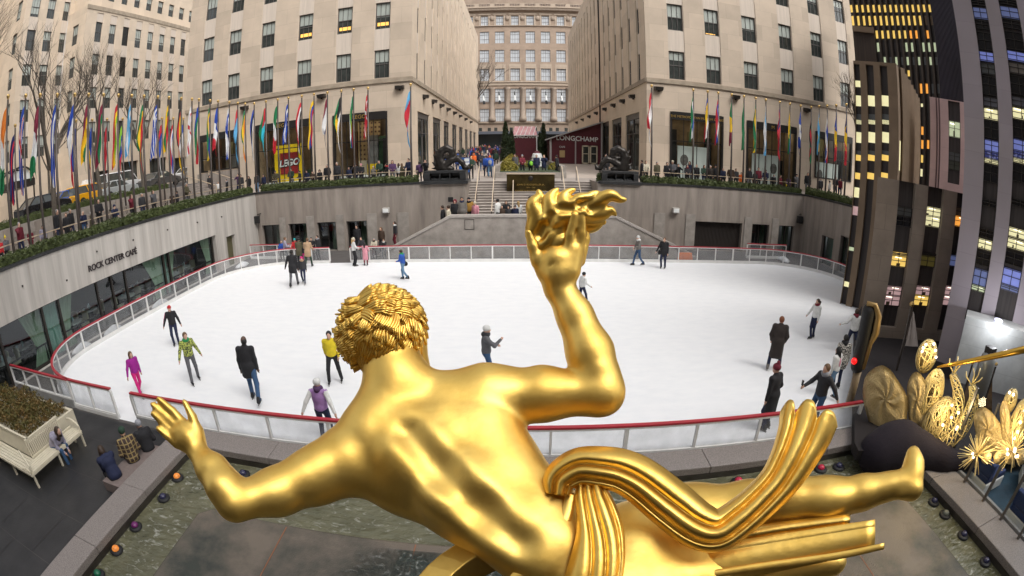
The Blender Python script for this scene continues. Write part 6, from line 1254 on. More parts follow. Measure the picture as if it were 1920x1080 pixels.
    for i in (0, 1):
        fd = A(.04*(1-2*i), 1, 0); a0 = an[i]
        if skates:
            sp = [cap(a0+A(0, -.01, .06), a0+A(0, -.04, -.03), .052, .046, .03), cap(a0+A(0, -.05, -.03), a0+fd*.13+A(0, 0, -.035), .042, .038, .03)]; o = part('skate', sp, pm(shoes))
            m = MB(); q = a0*s; m.box(q[0]-.006, q[0]+.006, q[1]-.10*s, q[1]+.20*s, q[2]-.115*s, q[2]-.07*s); me = mk_mesh('blade', m.v, m.f, STEEL); link('blade', me, o)
        else: part('shoe', [cap(a0+A(0, -.04, -.035), a0+fd*.15+A(0, 0, -.045), .045, .038, .03)], pm(shoes))
    # hair or hat
    st, hc = hair; hm = pm(hc) if st in ('beanie', 'cap', 'hood', 'pompom') else mat('hair_'+hc, HC[hc], .6, var=.3, vscale=25, stretch=(1, 1, .2))
    H = []
    if st in ('short', 'long', 'pony', 'bun'):
        H = [ell(hd(0, -.02, .028), (.092, .103, .11), None, .02), cap(hd(0, .14, -.03), hd(0, .12, -.16), .085, .07, .01, 's')]
        if st == 'long': H += [cap(hd(0, -.07, -.02), hd(0, -.11, -.24), .085, .075, .04), cap(hd(.075, -.02, -.03), hd(.08, -.01, -.2), .035, .03, .03), cap(hd(-.075, -.02, -.03), hd(-.08, -.01, -.2), .035, .03, .03)]
        if st == 'pony': H += [cap(hd(0, -.10, .03), hd(0, -.17, -.02), .035, .045, .03), cap(hd(0, -.17, -.02), hd(0, -.16, -.25), .045, .02, .03)]
        if st == 'bun': H.append(ell(hd(0, -.11, .08), (.05, .05, .05), None, .03))
    elif st == 'bald': H = [ell(hd(0, -.035, -.01), (.081, .085, .08), None, .02)]
    elif st == 'hood': H = [ell(hd(0, -.03, .01), (.115, .12, .145), None, .03), cap(hd(0, .16, -.02), hd(0, .13, -.1), .085, .07, .01, 's')]
    else:
        H = [ell(hd(0, -.012, .05), (.099, .114, .098), None, .02), cap(hd(0, .15, -.05), hd(0, .13, -.16), .09, .08, .01, 's')]
        if st == 'cap': H.append(ell(hd(0, .13, .055), (.07, .075, .012), None, .02))
        if st == 'pompom': H.append(ell(hd(0, -.03, .17), (.05, .05, .05), None, .02))
    part('hair' if st in ('short', 'long', 'pony', 'bun', 'bald') else 'hat' if st != 'hood' else 'hood', H, hm)
    if st in ('beanie', 'cap', 'pompom') and extra and 'hair' in extra:
        part('hair', [cap(hd(0, -.08, -.02), hd(0, -.10, -.20), .08, .07, .04), cap(hd(.07, -.02, -.03), hd(.07, -.01, -.17), .035, .03, .03), cap(hd(-.07, -.02, -.03), hd(-.07, -.01, -.17), .035, .03, .03)], mat('hair_'+extra['hair'], HC[extra['hair']], .6, var=.3, vscale=25))
    if scarf: part('scarf', [cap(neck+A(-.06, .03, -.0), neck+A(.06, .03, -.0), .075, None, .03), cap(neck+A(.0, -.05, 0), neck+A(0, .05, 0), .085, None, .03)], pm(scarf))
    if extra:
        if 'bag' in extra:
            c, side = extra['bag']; o = part('bag', [ell(A(.27*side, -.02, .86), (.07, .16, .14), None, .02), cap(A(.2*side, -.02, 1.3), A(.26*side, -.02, .92), .032, .032, .03)], pm(c))
        if 'pack' in extra: part('backpack', [ell(up((0, -.20, 1.22)), (.16, .10, .22), None, .03), cap(up((0, -.24, 1.1)), up((.0, -.24, 1.14)), .09, None, .04)], pm(extra['pack']))
        if 'phone' in extra:
            c = (ha[0]+A(0, .08, .09))*s; m = MB(); m.box(c[0]-.035, c[0]+.035, c[1]-.006, c[1]+.006, c[2]-.07, c[2]+.07); link('phone', mk_mesh('phone', m.v, m.f, BLACKM), t)
        if 'stripe' in extra: part('sleeve_stripe', [cap(sh[0]+A(.05, 0, .04), el[0]+A(.045, 0, .02), .03, .026, .01), cap(el[0]+A(.045, 0, .02), ha[0]+A(.02, 0, .02), .026, .022, .01)], pm(extra['stripe']))
        if 'patch' in extra: part('side_panel', [ell(up((0, -.09, 1.22)), (.07, .07, .2), None, .02)], pm(extra['patch']))
    return t
def ice(px, py): p = at(px, py, z=.10); return (p[0], p[1], .03)
SKG = 'skaters on the ice'; V = .024
P_ = lambda *a, **k: person(*a, group=SKG, skates=True, **k)
P_('tall skater in a long black coat and blue jeans seen from behind', ice(478, 745), 1.86, 12, 'black', 'jeans', ('bald', 'black'), 'd', ('down', 'down'), 'skate2', 'mid', 2, V, head_turn=25)
P_('skater in a yellow green patterned jacket and grey trousers with arms out', ice(365, 711), 1.63, -125, 'floral', 'grey', ('short', 'lbrown'), 'l', ('half', 'half'), 'vee', 'hip', 3, V, scarf='green')
P_('skater in a red cap and black jacket with red and white sleeve', ice(331, 643), 1.56, -150, 'black', 'navy', ('beanie', 'red'), 'l', ('half', 'half'), 'stand', 'hip', 2, V, extra={'stripe': 'hotpink'})
P_('girl with long fair hair in a magenta coat and pink trousers', ice(264, 737), 1.44, -110, 'magenta', 'hotpink', ('long', 'lbrown'), 'l', ('half', 'down'), 'stride', 'hip', 0, V, shoes='white')
P_('skater in a bright yellow and black jacket beside the golden hair', ice(629, 712), 1.56, -165, 'yellow', 'black', ('short', 'black'), 'l', ('back', 'pocket'), 'apart', 'hip', 0, V, extra={'patch': 'black'})
P_('man in a black coat and grey trousers beside a pink hatted child', ice(552, 534), 1.85, 8, 'black', 'grey', ('short', 'black'), 'd', ('down', 'half'), 'stride', 'mid', 4, V)
P_('child in a bright pink hat and dark clothes beside the man in grey trousers', ice(570, 529), 1.40, -165, 'charcoal', 'navy', ('beanie', 'hotpink'), 'l', ('down', 'down'), 'stride2', 'hip', 0, V, scarf='tan')
P_('child in a green and blue jacket with a dark bag, one leg kicked back', ice(757, 521), 1.50, 75, 'blue', 'ljeans', ('short', 'brown'), 'l', ('down', 'front'), 'skate', 'hip', 6, V, scarf='green', extra={'bag': ('black', 1)})
P_('child in a white jacket and black hat skating behind the raised golden arm', ice(1091, 566), 1.32, -60, 'white', 'navy', ('beanie', 'black'), 'l', ('out', 'half'), 'stride', 'hip', 4, V)
P_('woman in a white hat and grey jacket with jeans near the far barrier', ice(1196, 495), 1.66, 100, 'taupe', 'jeans', ('beanie', 'white'), 'l', ('half', 'front'), 'stride', 'hip', 3, V, scarf='white')
P_('brown haired skater in a black coat with a bag near the far barrier', ice(1243, 500), 1.70, 150, 'black', 'navy', ('short', 'lbrown'), 'l', ('half', 'down'), 'stand', 'mid', 0, V, extra={'bag': ('black', 1)})
P_('skater in a white hat and dark grey jacket holding up a phone', ice(913, 712), 1.66, -80, 'grey', 'jeans', ('beanie', 'white'), 'l', ('phone', 'front'), 'stand', 'hip', 0, V, scarf='charcoal')
P_('girl with a ponytail in a white jacket and red scarf at right', ice(1522, 630), 1.52, 100, 'white', 'navy', ('pony', 'brown'), 'l', ('half', 'down'), 'cross', 'hip', -3, V, scarf='maroon')
P_('red haired woman in a long dark brown puffy coat', ice(1450, 688), 1.72, -28, 'dbrown', 'navy', ('short', 'red'), 'l', ('pocket', 'pocket'), 'apart', 'knee', 2, V, puff=.02, shoes='taupe')
P_('skater in a white jacket at the right edge, arm stretched out', ice(1592, 660), 1.66, -20, 'white', 'navy', ('short', 'brown'), 'l', ('down', 'out'), 'skate2', 'hip', 3, V, scarf='maroon')
P_('woman in a leopard print coat with a dark hood down', ice(1567, 722), 1.66, -15, 'leopard', 'navy', ('bun', 'black'), 'l', ('down', 'down'), 'stand', 'mid', 3, V, scarf='black')
P_('dark haired girl in a white coat with a pink patch and pale jeans', ice(1556, 737), 1.48, 20, 'white', 'ljeans', ('long', 'black'), 'l', ('down', 'down'), 'stride', 'hip', 5, V, extra={'patch': 'pink'})
def yice(px, Y): p = at(px, 700, Y=Y); return p
x = at(611, 800, Y=8.85)[0]; P_('girl in a lilac vest and white hat leaning back on the near red rail', (x, 8.80, .03), 1.60, 4, 'lilac', 'navy', ('beanie', 'white'), 'l', ('railback', 'railback'), 'stand', 'hip', 0, V, scarf='purple', sleeves='white')
x = at(1442, 790, Y=9.0)[0]; P_('woman in a maroon pompom beanie and long black coat at the near rail', (x, 9.1, .03), 1.72, 28, 'black', 'navy', ('pompom', 'maroon'), 'l', ('pocket', 'down'), 'stand', 'knee', 4, V)
x = at(1530, 765, Y=8.9)[0]; P_('man in a dark jacket stretching out a phone by the near rail', (x, 8.85, .03), 1.76, 100, 'charcoal', 'jeans', ('short', 'lbrown'), 'l', ('fwd', 'railback'), 'stand', 'hip', 0, V, scarf='lgrey', extra={'phone': 1})
P_('woman in a lilac grey jacket standing by the far left barrier', ice(537, 491), 1.62, -60, 'lavender', 'grey', ('short', 'lbrown'), 'l', ('front', 'rail'), 'stand', 'hip', 2, .03)
P_('person in an olive coat with back turned at the far left barrier', ice(563, 496), 1.68, 0, 'olive', 'black', ('short', 'black'), 'l', ('front', 'front'), 'stand', 'mid', 3, .03)
P_('woman in a tan cardigan with back turned by the far barrier opening', ice(579, 499), 1.72, 0, 'tan', 'dgreen', ('short', 'lbrown'), 'l', ('rail', 'rail'), 'stride', 'mid', 8, .03)
P_('child in hot pink trousers between the olive coat and tan cardigan', ice(571, 493), 1.25, 10, 'charcoal', 'hotpink', ('short', 'brown'), 'l', ('down', 'down'), 'stand', 'hip', 0, .03)
P_('woman in a cream knit hat and white jacket right of the barrier opening', ice(665, 496), 1.62, -55, 'white', 'black', ('beanie', 'cream'), 'l', ('front', 'rail'), 'stand', 'hip', 0, .03, extra={'hair': 'blond'})
P_('little girl in a pale pink coat at the far barrier', ice(686, 495), 1.32, 0, 'pink', 'maroon', ('long', 'black'), 'l', ('rail', 'rail'), 'stand', 'knee', 0, .03)
# ---- people standing behind the far barrier on the pit floor
BG = 'people behind the far barrier'
def head_at(px, py, Y, zf): p = at(px, py, Y=Y); return (p[0], Y, zf), float(np.clip(p[2]-zf, 1.1, 1.95))
def crowd(L, Y, zf, grp, vox=.036):
    for e in L:
        px, py, lab, face, coat, tr, hair = e[:7]; kw = dict(e[7]) if len(e) > 7 else {}; YY = kw.pop('Y', Y); zz = kw.pop('zf', zf); pos, h = head_at(px, py, YY, zz); kw.setdefault('vox', vox)
        person(lab, pos, kw.pop('h', h), face, coat, tr, hair, group=grp, **kw)
crowd([(452, 455, 'woman in an olive coat leaning on the far left corner barrier', 200, 'olive', 'black', ('long', 'lbrown'), {'arms': ('rail', 'rail'), 'Y': 29.2}), (463, 451, 'woman in a white jacket and red scarf at the far left corner', 170, 'white', 'black', ('short', 'brown'), {'scarf': 'red', 'arms': ('rail', 'rail'), 'Y': 29.2}),
       (527, 451, 'balding man in a blue jacket behind the far left barrier', 190, 'blue', 'black', ('bald', 'grey'), {'arms': ('rail', 'rail')}), (552, 447, 'child in a turquoise hat and red jacket behind the far barrier', 180, 'red', 'black', ('beanie', 'teal'), {'arms': ('rail', 'rail')}), (583, 445, 'person in a black jacket leaning beside the dark suited man', 200, 'black', 'black', ('short', 'black')), (595, 441, 'man in a black suit jacket and pale scarf by the barrier opening', 150, 'charcoal', 'charcoal', ('short', 'brown'), {'scarf': 'lgrey', 'arms': ('front', 'down')}),
       (677, 444, 'man in a dark jacket facing the woman in the white jacket', 170, 'charcoal', 'black', ('short', 'brown'), {'arms': ('rail', 'rail')}), (701, 446, 'elderly person in a cream jacket leaning on the far barrier', 180, 'cream', 'black', ('short', 'grey'), {'arms': ('rail', 'rail'), 'scarf': 'black'}), (719, 448, 'person in a black and white jacket leaning on the far barrier', 175, 'black', 'black', ('short', 'lbrown'), {'arms': ('rail', 'rail'), 'scarf': 'white'})], 27.7, 0.0, BG)
crowd([(669, 431, 'person in black standing in the doorway on the left', 170, 'black', 'black', ('short', 'brown'), {'Y': 30.3, 'h': 1.72}), (715, 437, 'woman in a brown coat near the foot of the left flight', 160, 'brown', 'black', ('long', 'lbrown'), {'Y': 29.6, 'h': 1.66}), (741, 431, 'woman in a dark coat and pale scarf by the sloping parapet', 120, 'charcoal', 'maroon', ('long', 'brown'), {'Y': 29.8, 'zf': .3, 'h': 1.66, 'scarf': 'white'})], 29, 0, BG)
# ---- people on the landing behind the parapet
LG = 'people on the stair landing'
crowd([(830, 378, 'man in a black coat walking down the left flight', 90, 'black', 'black', ('short', 'brown'), {'Y': 29.3, 'zf': 1.0, 'head_turn': 0}), (841, 385, 'woman in a cream jacket on the left flight', 80, 'cream', 'black', ('bun', 'brown'), {'Y': 29.0, 'zf': 1.1}), (853, 374, 'person in a black coat with a red hood on the landing', 180, 'black', 'black', ('hood', 'maroon'), {}), (866, 369, 'tall man in a grey overcoat on the landing', 180, 'taupe', 'black', ('short', 'black'), {'length': 'mid', 'scarf': 'navy', 'skin': 'm'}),
       (879, 370, 'person in a mustard coat and dark scarf on the landing', 180, 'mustard', 'black', ('beanie', 'black'), {'scarf': 'black', 'Y': 29.5}), (891, 378, 'child in a white hat with a bright pink bag on the landing', 150, 'pink', 'navy', ('beanie', 'cream'), {'extra': {'pack': 'hotpink'}}), (933, 373, 'woman with black hair in a white jacket turning away', 60, 'white', 'black', ('bun', 'black'), {'extra': {'bag': ('black', 1)}}), (941, 385, 'girl with long brown hair, leftmost of the crouching group', 180, 'brown', 'black', ('long', 'brown'), {}), (949, 376, 'woman in black standing behind the girls on the landing', 180, 'black', 'black', ('long', 'brown'), {'Y': 29.6}),
       (953, 386, 'girl with long brown hair in a black jacket, middle of the group', 180, 'charcoal', 'black', ('long', 'brown'), {}), (966, 384, 'person in a black beanie and navy coat bending over the parapet', 180, 'navy', 'black', ('beanie', 'black'), {'lean': 10}), (972, 377, 'woman with blond hair in a white jacket on the landing', 20, 'white', 'black', ('long', 'blond'), {'Y': 29.5}), (995, 368, 'man in a navy jacket next to the golden flames', 90, 'navy', 'navy', ('beanie', 'charcoal'), {})], 29.1, 1.55, LG)
# ---- spectators on the terraces
TL = 'spectators on the left terrace'; TR = 'spectators on the right terrace'
crowd([(392, 329, 'person in black coming down the narrow side stairs', -120, 'black', 'black', ('hood', 'black'), {'Y': 34.2, 'zf': 4.5}), (409, 341, 'woman in a white jacket at the foot of the side stairs', 190, 'white', 'grey', ('short', 'lbrown'), {'Y': 33}), (425, 336, 'man in a black jacket and pale scarf near the side stairs', 150, 'black', 'black', ('short', 'brown'), {'scarf': 'lgrey', 'Y': 33}),
       (466, 330, 'woman in black holding a phone left of the toy sign', 180, 'black', 'black', ('long', 'brown'), {'arms': ('face', 'down')}), (481, 325, 'person in a dark grey coat left of the yellow toy sign', 180, 'charcoal', 'ljeans', ('short', 'black')), (494, 327, 'woman with long black hair left of the yellow toy sign', 180, 'navy', 'black', ('long', 'black')), (562, 320, 'man in a dark jacket in front of the yellow toy sign', 140, 'charcoal', 'black', ('short', 'black'), {'skin': 'm', 'arms': ('front', 'down')}), (575, 319, 'person in a navy coat right of the yellow toy sign', 180, 'navy', 'black', ('short', 'black')), (586, 321, 'person with brown hair holding a pink bag by the hedge', 180, 'brown', 'black', ('long', 'lbrown'), {'arms': ('front', 'front')}), (599, 318, 'person in a black hooded coat beside the pink bag', 200, 'black', 'black', ('hood', 'dbrown'), {}),
       (654, 313, 'child in a navy coat in front of the toy shop shelf', 180, 'navy', 'black', ('short', 'brown')), (677, 307, 'woman in a pink hat and black coat before the toy shop', 180, 'black', 'black', ('beanie', 'pink'), {'arms': ('front', 'front')}), (700, 311, 'person in a grey jacket by the yellow board', 180, 'taupe', 'black', ('short', 'grey')), (725, 306, 'man in a black and red jacket looking along the viewing plate', 100, 'black', 'black', ('short', 'brown'), {'arms': ('face', 'front'), 'scarf': 'red'}), (747, 306, 'woman in white beside the green coat, back turned', 0, 'white', 'black', ('long', 'brown')), (753, 306, 'person in a green grey coat with back turned at the hedge', 0, 'olive', 'black', ('long', 'lbrown'), {'length': 'mid'}), (786, 303, 'person in a purple grey jacket with back turned by the bronze serpent', 10, 'purple', 'black', ('short', 'black')), (798, 299, 'man in black taking a picture beside the left bronze serpent', 160, 'black', 'black', ('short', 'brown'), {'arms': ('face', 'face')})], 32.5, TZ, TL)
crowd([(1136, 284, 'person in black standing behind the right bronze serpent', 180, 'black', 'black', ('short', 'black'), {'Y': 37}), (1204, 300, 'person in a dark jacket beside the cream jacket at the right corner', 90, 'charcoal', 'black', ('short', 'brown')), (1211, 301, 'woman in a cream jacket leaning on the brass rail', 180, 'cream', 'black', ('short', 'lbrown'), {'arms': ('rail', 'rail')}), (1251, 304, 'man in a long black coat left of the museum shop window', 180, 'black', 'black', ('short', 'black'), {'length': 'mid'}), (1272, 307, 'person with a camera at the left of the museum group', 180, 'black', 'black', ('short', 'black'), {'arms': ('face', 'face')}), (1289, 309, 'woman in a dark coat with a red lining in the museum group', 170, 'charcoal', 'black', ('short', 'brown'), {'scarf': 'maroon', 'arms': ('front', 'front')}), (1306, 308, 'man in a black coat before the white banner', 180, 'black', 'black', ('bald', 'grey'), {'arms': ('face', 'down')}),
       (1332, 310, 'elderly person with white hair in a dark coat', 180, 'dbrown', 'black', ('short', 'grey')), (1356, 315, 'bald man in a navy jacket between the museum shop windows', 180, 'navy', 'black', ('bald', 'grey'), {'puff': .02}), (1380, 316, 'man in a dark jacket beside the orange child', 170, 'charcoal', 'black', ('short', 'black'), {'skin': 'm', 'arms': ('front', 'down')}), (1390, 323, 'child in a bright orange jacket', 180, 'orange', 'orange', ('short', 'brown')), (1416, 321, 'slim person in a dark coat before the second white banner', 120, 'charcoal', 'black', ('short', 'lbrown')), (1436, 318, 'person in a navy and purple jacket holding papers', 140, 'navy', 'black', ('short', 'black'), {'arms': ('front', 'front'), 'scarf': 'purple'}), (1451, 327, 'woman in black with a grey scarf', 180, 'black', 'black', ('long', 'brown'), {'scarf': 'lgrey'}), (1463, 329, 'person in a maroon jacket near the black flag pole', 180, 'maroon', 'black', ('short', 'lbrown')), (1479, 331, 'person in a purple coat with a yellow bag', 180, 'purple', 'black', ('short', 'brown'), {'extra': {'bag': ('yellow', 1)}}), (1539, 334, 'person in a dark patterned jacket near the right flags', 150, 'charcoal', 'black', ('short', 'grey'), {'scarf': 'lgrey'}), (1556, 339, 'person in a white hooded jacket near the right flags', 60, 'white', 'black', ('short', 'black'), {'bag': 'hood'})], 32.5, TZ, TR)
PG = 'people on the left promenade'
crowd([(9, 443, 'person in a yellow hat and grey jacket at the far left', 200, 'grey', 'black', ('pompom', 'yellow'), {'arms': ('rail', 'down')}), (2, 470, 'person in red cut off by the left edge', 180, 'red', 'black', ('short', 'brown')), (56, 435, 'woman in a long red coat on the promenade', 200, 'maroon', 'maroon', ('long', 'lbrown'), {'length': 'knee', 'arms': ('front', 'front')}), (79, 424, 'man in a purple grey jacket behind a flagpole', 190, 'lavender', 'grey', ('short', 'brown'), {'puff': .02, 'arms': ('pocket', 'pocket')}), (123, 399, 'person in a black coat looking up on the promenade', 180, 'black', 'black', ('short', 'lbrown'), {'length': 'mid'}), (155, 396, 'balding man in a navy jacket on the promenade', 200, 'navy', 'jeans', ('bald', 'grey'), {'arms': ('face', 'down')}), (170, 397, 'person in an olive jacket and white cap with back turned', -30, 'olive', 'brown', ('cap', 'white'), {'length': 'mid', 'arms': ('half', 'down')})], 0, TZ, PG) if False else None
def prom(L, X=-20.3):
    for e in L:
        px, py, lab, face, coat, tr, hair = e[:7]; kw = dict(e[7]) if len(e) > 7 else {}; XX = kw.pop('X', X); p = at(px, py, X=XX); h = float(np.clip(p[2]-TZ, 1.2, 1.9)); kw.setdefault('vox', .032); person(lab, (p[0], p[1], TZ), kw.pop('h', h), face, coat, tr, hair, group=PG, **kw)
prom([(9, 443, 'person in a yellow hat and grey jacket at the far left', 250, 'grey', 'black', ('pompom', 'yellow'), {'arms': ('rail', 'down')}), (1, 470, 'person in red cut off by the left edge', 240, 'red', 'black', ('short', 'brown')), (56, 435, 'woman in a long red coat on the promenade', 250, 'maroon', 'maroon', ('long', 'lbrown'), {'length': 'knee', 'arms': ('front', 'front')}), (79, 424, 'man in a purple grey jacket behind a flagpole', 240, 'lavender', 'grey', ('short', 'brown'), {'puff': .02, 'arms': ('pocket', 'pocket')}), (123, 399, 'person in a long black coat looking up on the promenade', 230, 'black', 'black', ('short', 'lbrown'), {'length': 'mid'}), (155, 396, 'balding man in a navy jacket on the promenade', 240, 'navy', 'jeans', ('bald', 'grey'), {'arms': ('face', 'down')}), (170, 397, 'person in an olive jacket and white cap with back turned', -20, 'olive', 'brown', ('cap', 'white'), {'length': 'mid', 'arms': ('half', 'down')}),
      (332, 358, 'person in a dark jacket by the orange bag on the promenade', 120, 'charcoal', 'black', ('short', 'brown'), {'arms': ('front', 'front')}), (322, 362, 'woman with brown hair hidden behind a flagpole', 200, 'brown', 'black', ('long', 'lbrown'))])
p = at(215, 410, X=-21.9); person('person in a navy coat and dark cap sitting on the wooden bench', (-21.85, p[1], TZ-.12), 1.7, 250, 'navy', 'black', ('beanie', 'navy'), legs='sit', arms=('face', 'lap'), vox=.032, group=PG)
p = at(312, 392, X=-21.0); m = MB(); m.box(p[0]-.2, p[0]+.2, p[1]-.22, p[1]+.22, TZ, TZ+.42); tag(m.build('bag', pm('orange'), bevel=.04), 'orange bag on the ground at the end of the wooden benches', 'bag')
# ---- walkers and crowd in the gardens
GG = 'people in the garden walk'
def walk(L):
    for e in L:
        px, fy, lab, face, coat, tr, hair = e[:7]; kw = dict(e[7]) if len(e) > 7 else {}
        v = ray(px, fy); Y = (CAMZ-TZ+.0285*38)/(.0285-v[2]/v[1]); Y = min(max(Y, 34.5), 98); p = at(px, fy, Y=Y); kw.setdefault('vox', .042); h = kw.pop('h', 1.72); person(lab, (p[0], Y, GZ(max(Y, 38))), h, face, coat, tr, hair, group=GG, **kw)
walk([(919, 333, 'person in a bright blue jacket with a grey backpack by the stairs', 5, 'royal', 'ljeans', ('beanie', 'orange'), {'extra': {'pack': 'lgrey'}, 'legs': 'stride'}), (912, 332, 'person in blue just left of the bright blue jacket', 10, 'blue', 'navy', ('short', 'brown'), {'legs': 'stride2'}), (904, 322, 'man in a dark coat and jeans walking to the stairs', 185, 'charcoal', 'jeans', ('short', 'lbrown'), {'legs': 'stride', 'arms': ('front', 'down'), 'length': 'mid'}), (893, 311, 'man in a navy coat walking in the garden walk', 180, 'navy', 'black', ('short', 'grey'), {'legs': 'stride', 'length': 'mid'}), (884, 338, 'person in a dark green coat beside the left handrail', 175, 'dgreen', 'black', ('short', 'blond'), {'arms': ('front', 'front')}), (875, 330, 'person in a dark jacket beside the blue sign board', 20, 'charcoal', 'black', ('short', 'brown'), {}),
      (930, 304, 'woman in a dark coat and leggings walking away', 0, 'charcoal', 'black', ('long', 'brown'), {'length': 'mid', 'legs': 'stride'}), (937, 303, 'person in a purple coat by the garden bed edge', 180, 'purple', 'grey', ('short', 'brown'), {}), (966, 330, 'man in a grey coat standing above the plaque', 150, 'grey', 'black', ('short', 'brown'), {'h': 1.78}), (979, 330, 'person in a maroon coat and grey hat above the plaque', 200, 'maroon', 'black', ('beanie', 'lgrey'), {'arms': ('front', 'front')}), (995, 331, 'child with a lime green backpack above the plaque', 10, 'dgreen', 'black', ('short', 'brown'), {'extra': {'pack': 'lime'}, 'h': 1.5}), (1006, 330, 'woman in a navy coat above the plaque', 180, 'navy', 'black', ('short', 'lbrown'), {'length': 'mid'}), (1020, 330, 'photographer in a dark coat holding a camera above the plaque', 180, 'navy', 'black', ('short', 'blond'), {'arms': ('face', 'face'), 'length': 'mid'}), (1045, 331, 'man in black walking right of the plaque', 60, 'black', 'black', ('short', 'black'), {'lean': 6, 'legs': 'stride'})])
rg = random.Random(11)
cc = ['black', 'navy', 'charcoal', 'blue', 'maroon', 'mustard', 'red', 'royal', 'dgreen', 'brown', 'purple', 'cream', 'grey', 'tan', 'orange', 'black', 'navy']
nm_ = {'black': 'black', 'navy': 'navy', 'charcoal': 'charcoal', 'blue': 'deep blue', 'maroon': 'maroon', 'mustard': 'mustard', 'red': 'red', 'royal': 'bright blue', 'dgreen': 'dark green', 'brown': 'brown', 'purple': 'purple', 'cream': 'cream', 'grey': 'grey', 'tan': 'tan', 'orange': 'orange'}
spots = [(rg.uniform(-7.7, -2.3), 42+1.02*i+rg.uniform(-.5, .5)) for i in range(54)]
seen = {}
used = set()
for i, (x, y) in enumerate(spots):
    c = cc[(i*7+3) % len(cc)]; hs_ = rg.choice([('short', 'brown'), ('short', 'black'), ('long', 'brown'), ('beanie', rg.choice(['grey', 'red', 'cream', 'orange', 'blue', 'black'])), ('hood', c)])
    where = 'at the near end' if y < 55 else 'half way along' if y < 72 else 'far along' if y < 84 else 'at the far end'; hat = {'short': hs_[1]+' haired', 'long': 'long haired', 'beanie': f'{hs_[1]} hatted', 'hood': 'hooded'}[hs_[0]]
    side = 'by the shops' if x < -5.8 else 'mid walk' if x < -3.6 else 'by the planters'; tr_ = rg.choice(['black', 'navy', 'jeans', 'grey']); lab = f'{hat} walker in {nm_[c]} coat, {nm_.get(tr_, tr_)} trousers {where}, {side}'
    if lab in used: continue
    used.add(lab); person(lab, (x, y, GZ(y)), rg.uniform(1.6, 1.82), rg.choice([0, 180, 170, 10]), c, tr_, hs_, legs=rg.choice(['stride', 'stride2', 'stand']), vox=.055, group='crowd in the garden walk')
# more onlookers along the rails
used2 = set()
def extra_row(spots_, zone, Y=None, X=None):
    for i, v_ in enumerate(spots_):
        c = rg.choice(['black', 'navy', 'charcoal', 'grey', 'brown', 'black', 'maroon', 'olive', 'dgreen', 'purple', 'black']); hs_ = rg.choice([('short', 'brown'), ('short', 'black'), ('long', 'brown'), ('beanie', rg.choice(['grey', 'cream', 'black', 'maroon'])), ('short', 'grey')]); hat = {'short': hs_[1]+' haired', 'long': 'long haired', 'beanie': f'{hs_[1]} hatted'}[hs_[0]]
        near = v_[1]; lab = f'{hat} onlooker in {"lime" if c == "lime" else c.replace("dgreen", "dark green")} {near}'
        if lab in used2: lab += ', half turned'
        used2.add(lab); pos = (v_[0], Y+rg.uniform(-.3, .5), TZ) if Y else (X+rg.uniform(-.5, .4), v_[0], TZ)
        person(lab, pos, rg.uniform(1.55, 1.82), (rg.choice([165, 180, 195, 150]) if Y else rg.choice([240, 255, 270])), c, rg.choice(['black', 'navy', 'grey']), hs_, arms=rg.choice([('down', 'down'), ('front', 'front'), ('pocket', 'pocket'), ('face', 'down')]), vox=.042, group='onlookers along the terrace rails')
extra_row([(at(px, 330, Y=32.3)[0], w_) for px, w_ in ((512, 'before the toy sign'), (545, 'at the right of the toy sign'), (614, 'at the limestone pier'), (632, 'left of the dotted toy window'), (664, 'beside the pink hat'), (711, 'beside the yellow board'), (737, 'near the viewing plate'), (768, 'by the corner flagpole'), (452, 'under the third toy window'), (440, 'at the foot of the side stairs'))], 'left', Y=32.4)
extra_row([(at(px, 330, Y=32.3)[0], w_) for px, w_ in ((1232, 'at the right corner pier'), (1262, 'before the museum window'), (1297, 'before the oval portrait'), (1320, 'beside the left white banner'), (1345, 'at the museum pier'), (1368, 'near the navy bald man'), (1404, 'left of the second banner'), (1426, 'before the second banner'), (1495, 'at the right museum pier'), (1515, 'under the right flags'), (1570, 'at the far right stairs'), (1582, 'at the end of the right hedge'))], 'right', Y=32.4)
extra_row([(at(px, 400, X=-20.2)[1], w_) for px, w_ in ((35, 'beside the yellow hat'), (100, 'left of the long black coat'), (140, 'left of the balding man'), (185, 'by the first bench'), (240, 'by the second bench'), (265, 'behind the striped flag pole'), (290, 'near the orange bag'), (350, 'near the side stairs'))], 'promenade', X=-20.2)
# ---- people sitting beside the pool and on the white bench
person('woman with long dark hair bending forward on the white bench', (-11.62, 5.78, -.10), 1.66, -78, 'lavender', 'jeans', ('long', 'brown'), arms=('knee', 'knee'), legs='sit', lean=42, vox=.022, group='people sitting by the pool')
person('person with dark hair hunched in a navy jacket on the stone step', (-8.75, 5.68, -.24), 1.72, 70, 'navy', 'black', ('long', 'brown'), arms=('knee', 'knee'), legs='sit', lean=38, vox=.022, puff=.015, group='people sitting by the pool')
person('person in a brown plaid jacket and dark green hat on the stone step', (-8.72, 6.42, -.24), 1.74, 60, 'plaid', 'black', ('beanie', 'dgreen'), arms=('lap', 'lap'), legs='sit', lean=14, vox=.022, puff=.012, group='people sitting by the pool')
person('person in a pale grey beanie and black jacket on the stone step', (-8.62, 6.98, -.24), 1.62, 62, 'black', 'black', ('beanie', 'lgrey'), arms=('lap', 'lap'), legs='sit', lean=16, vox=.022, puff=.015, group='people sitting by the pool')
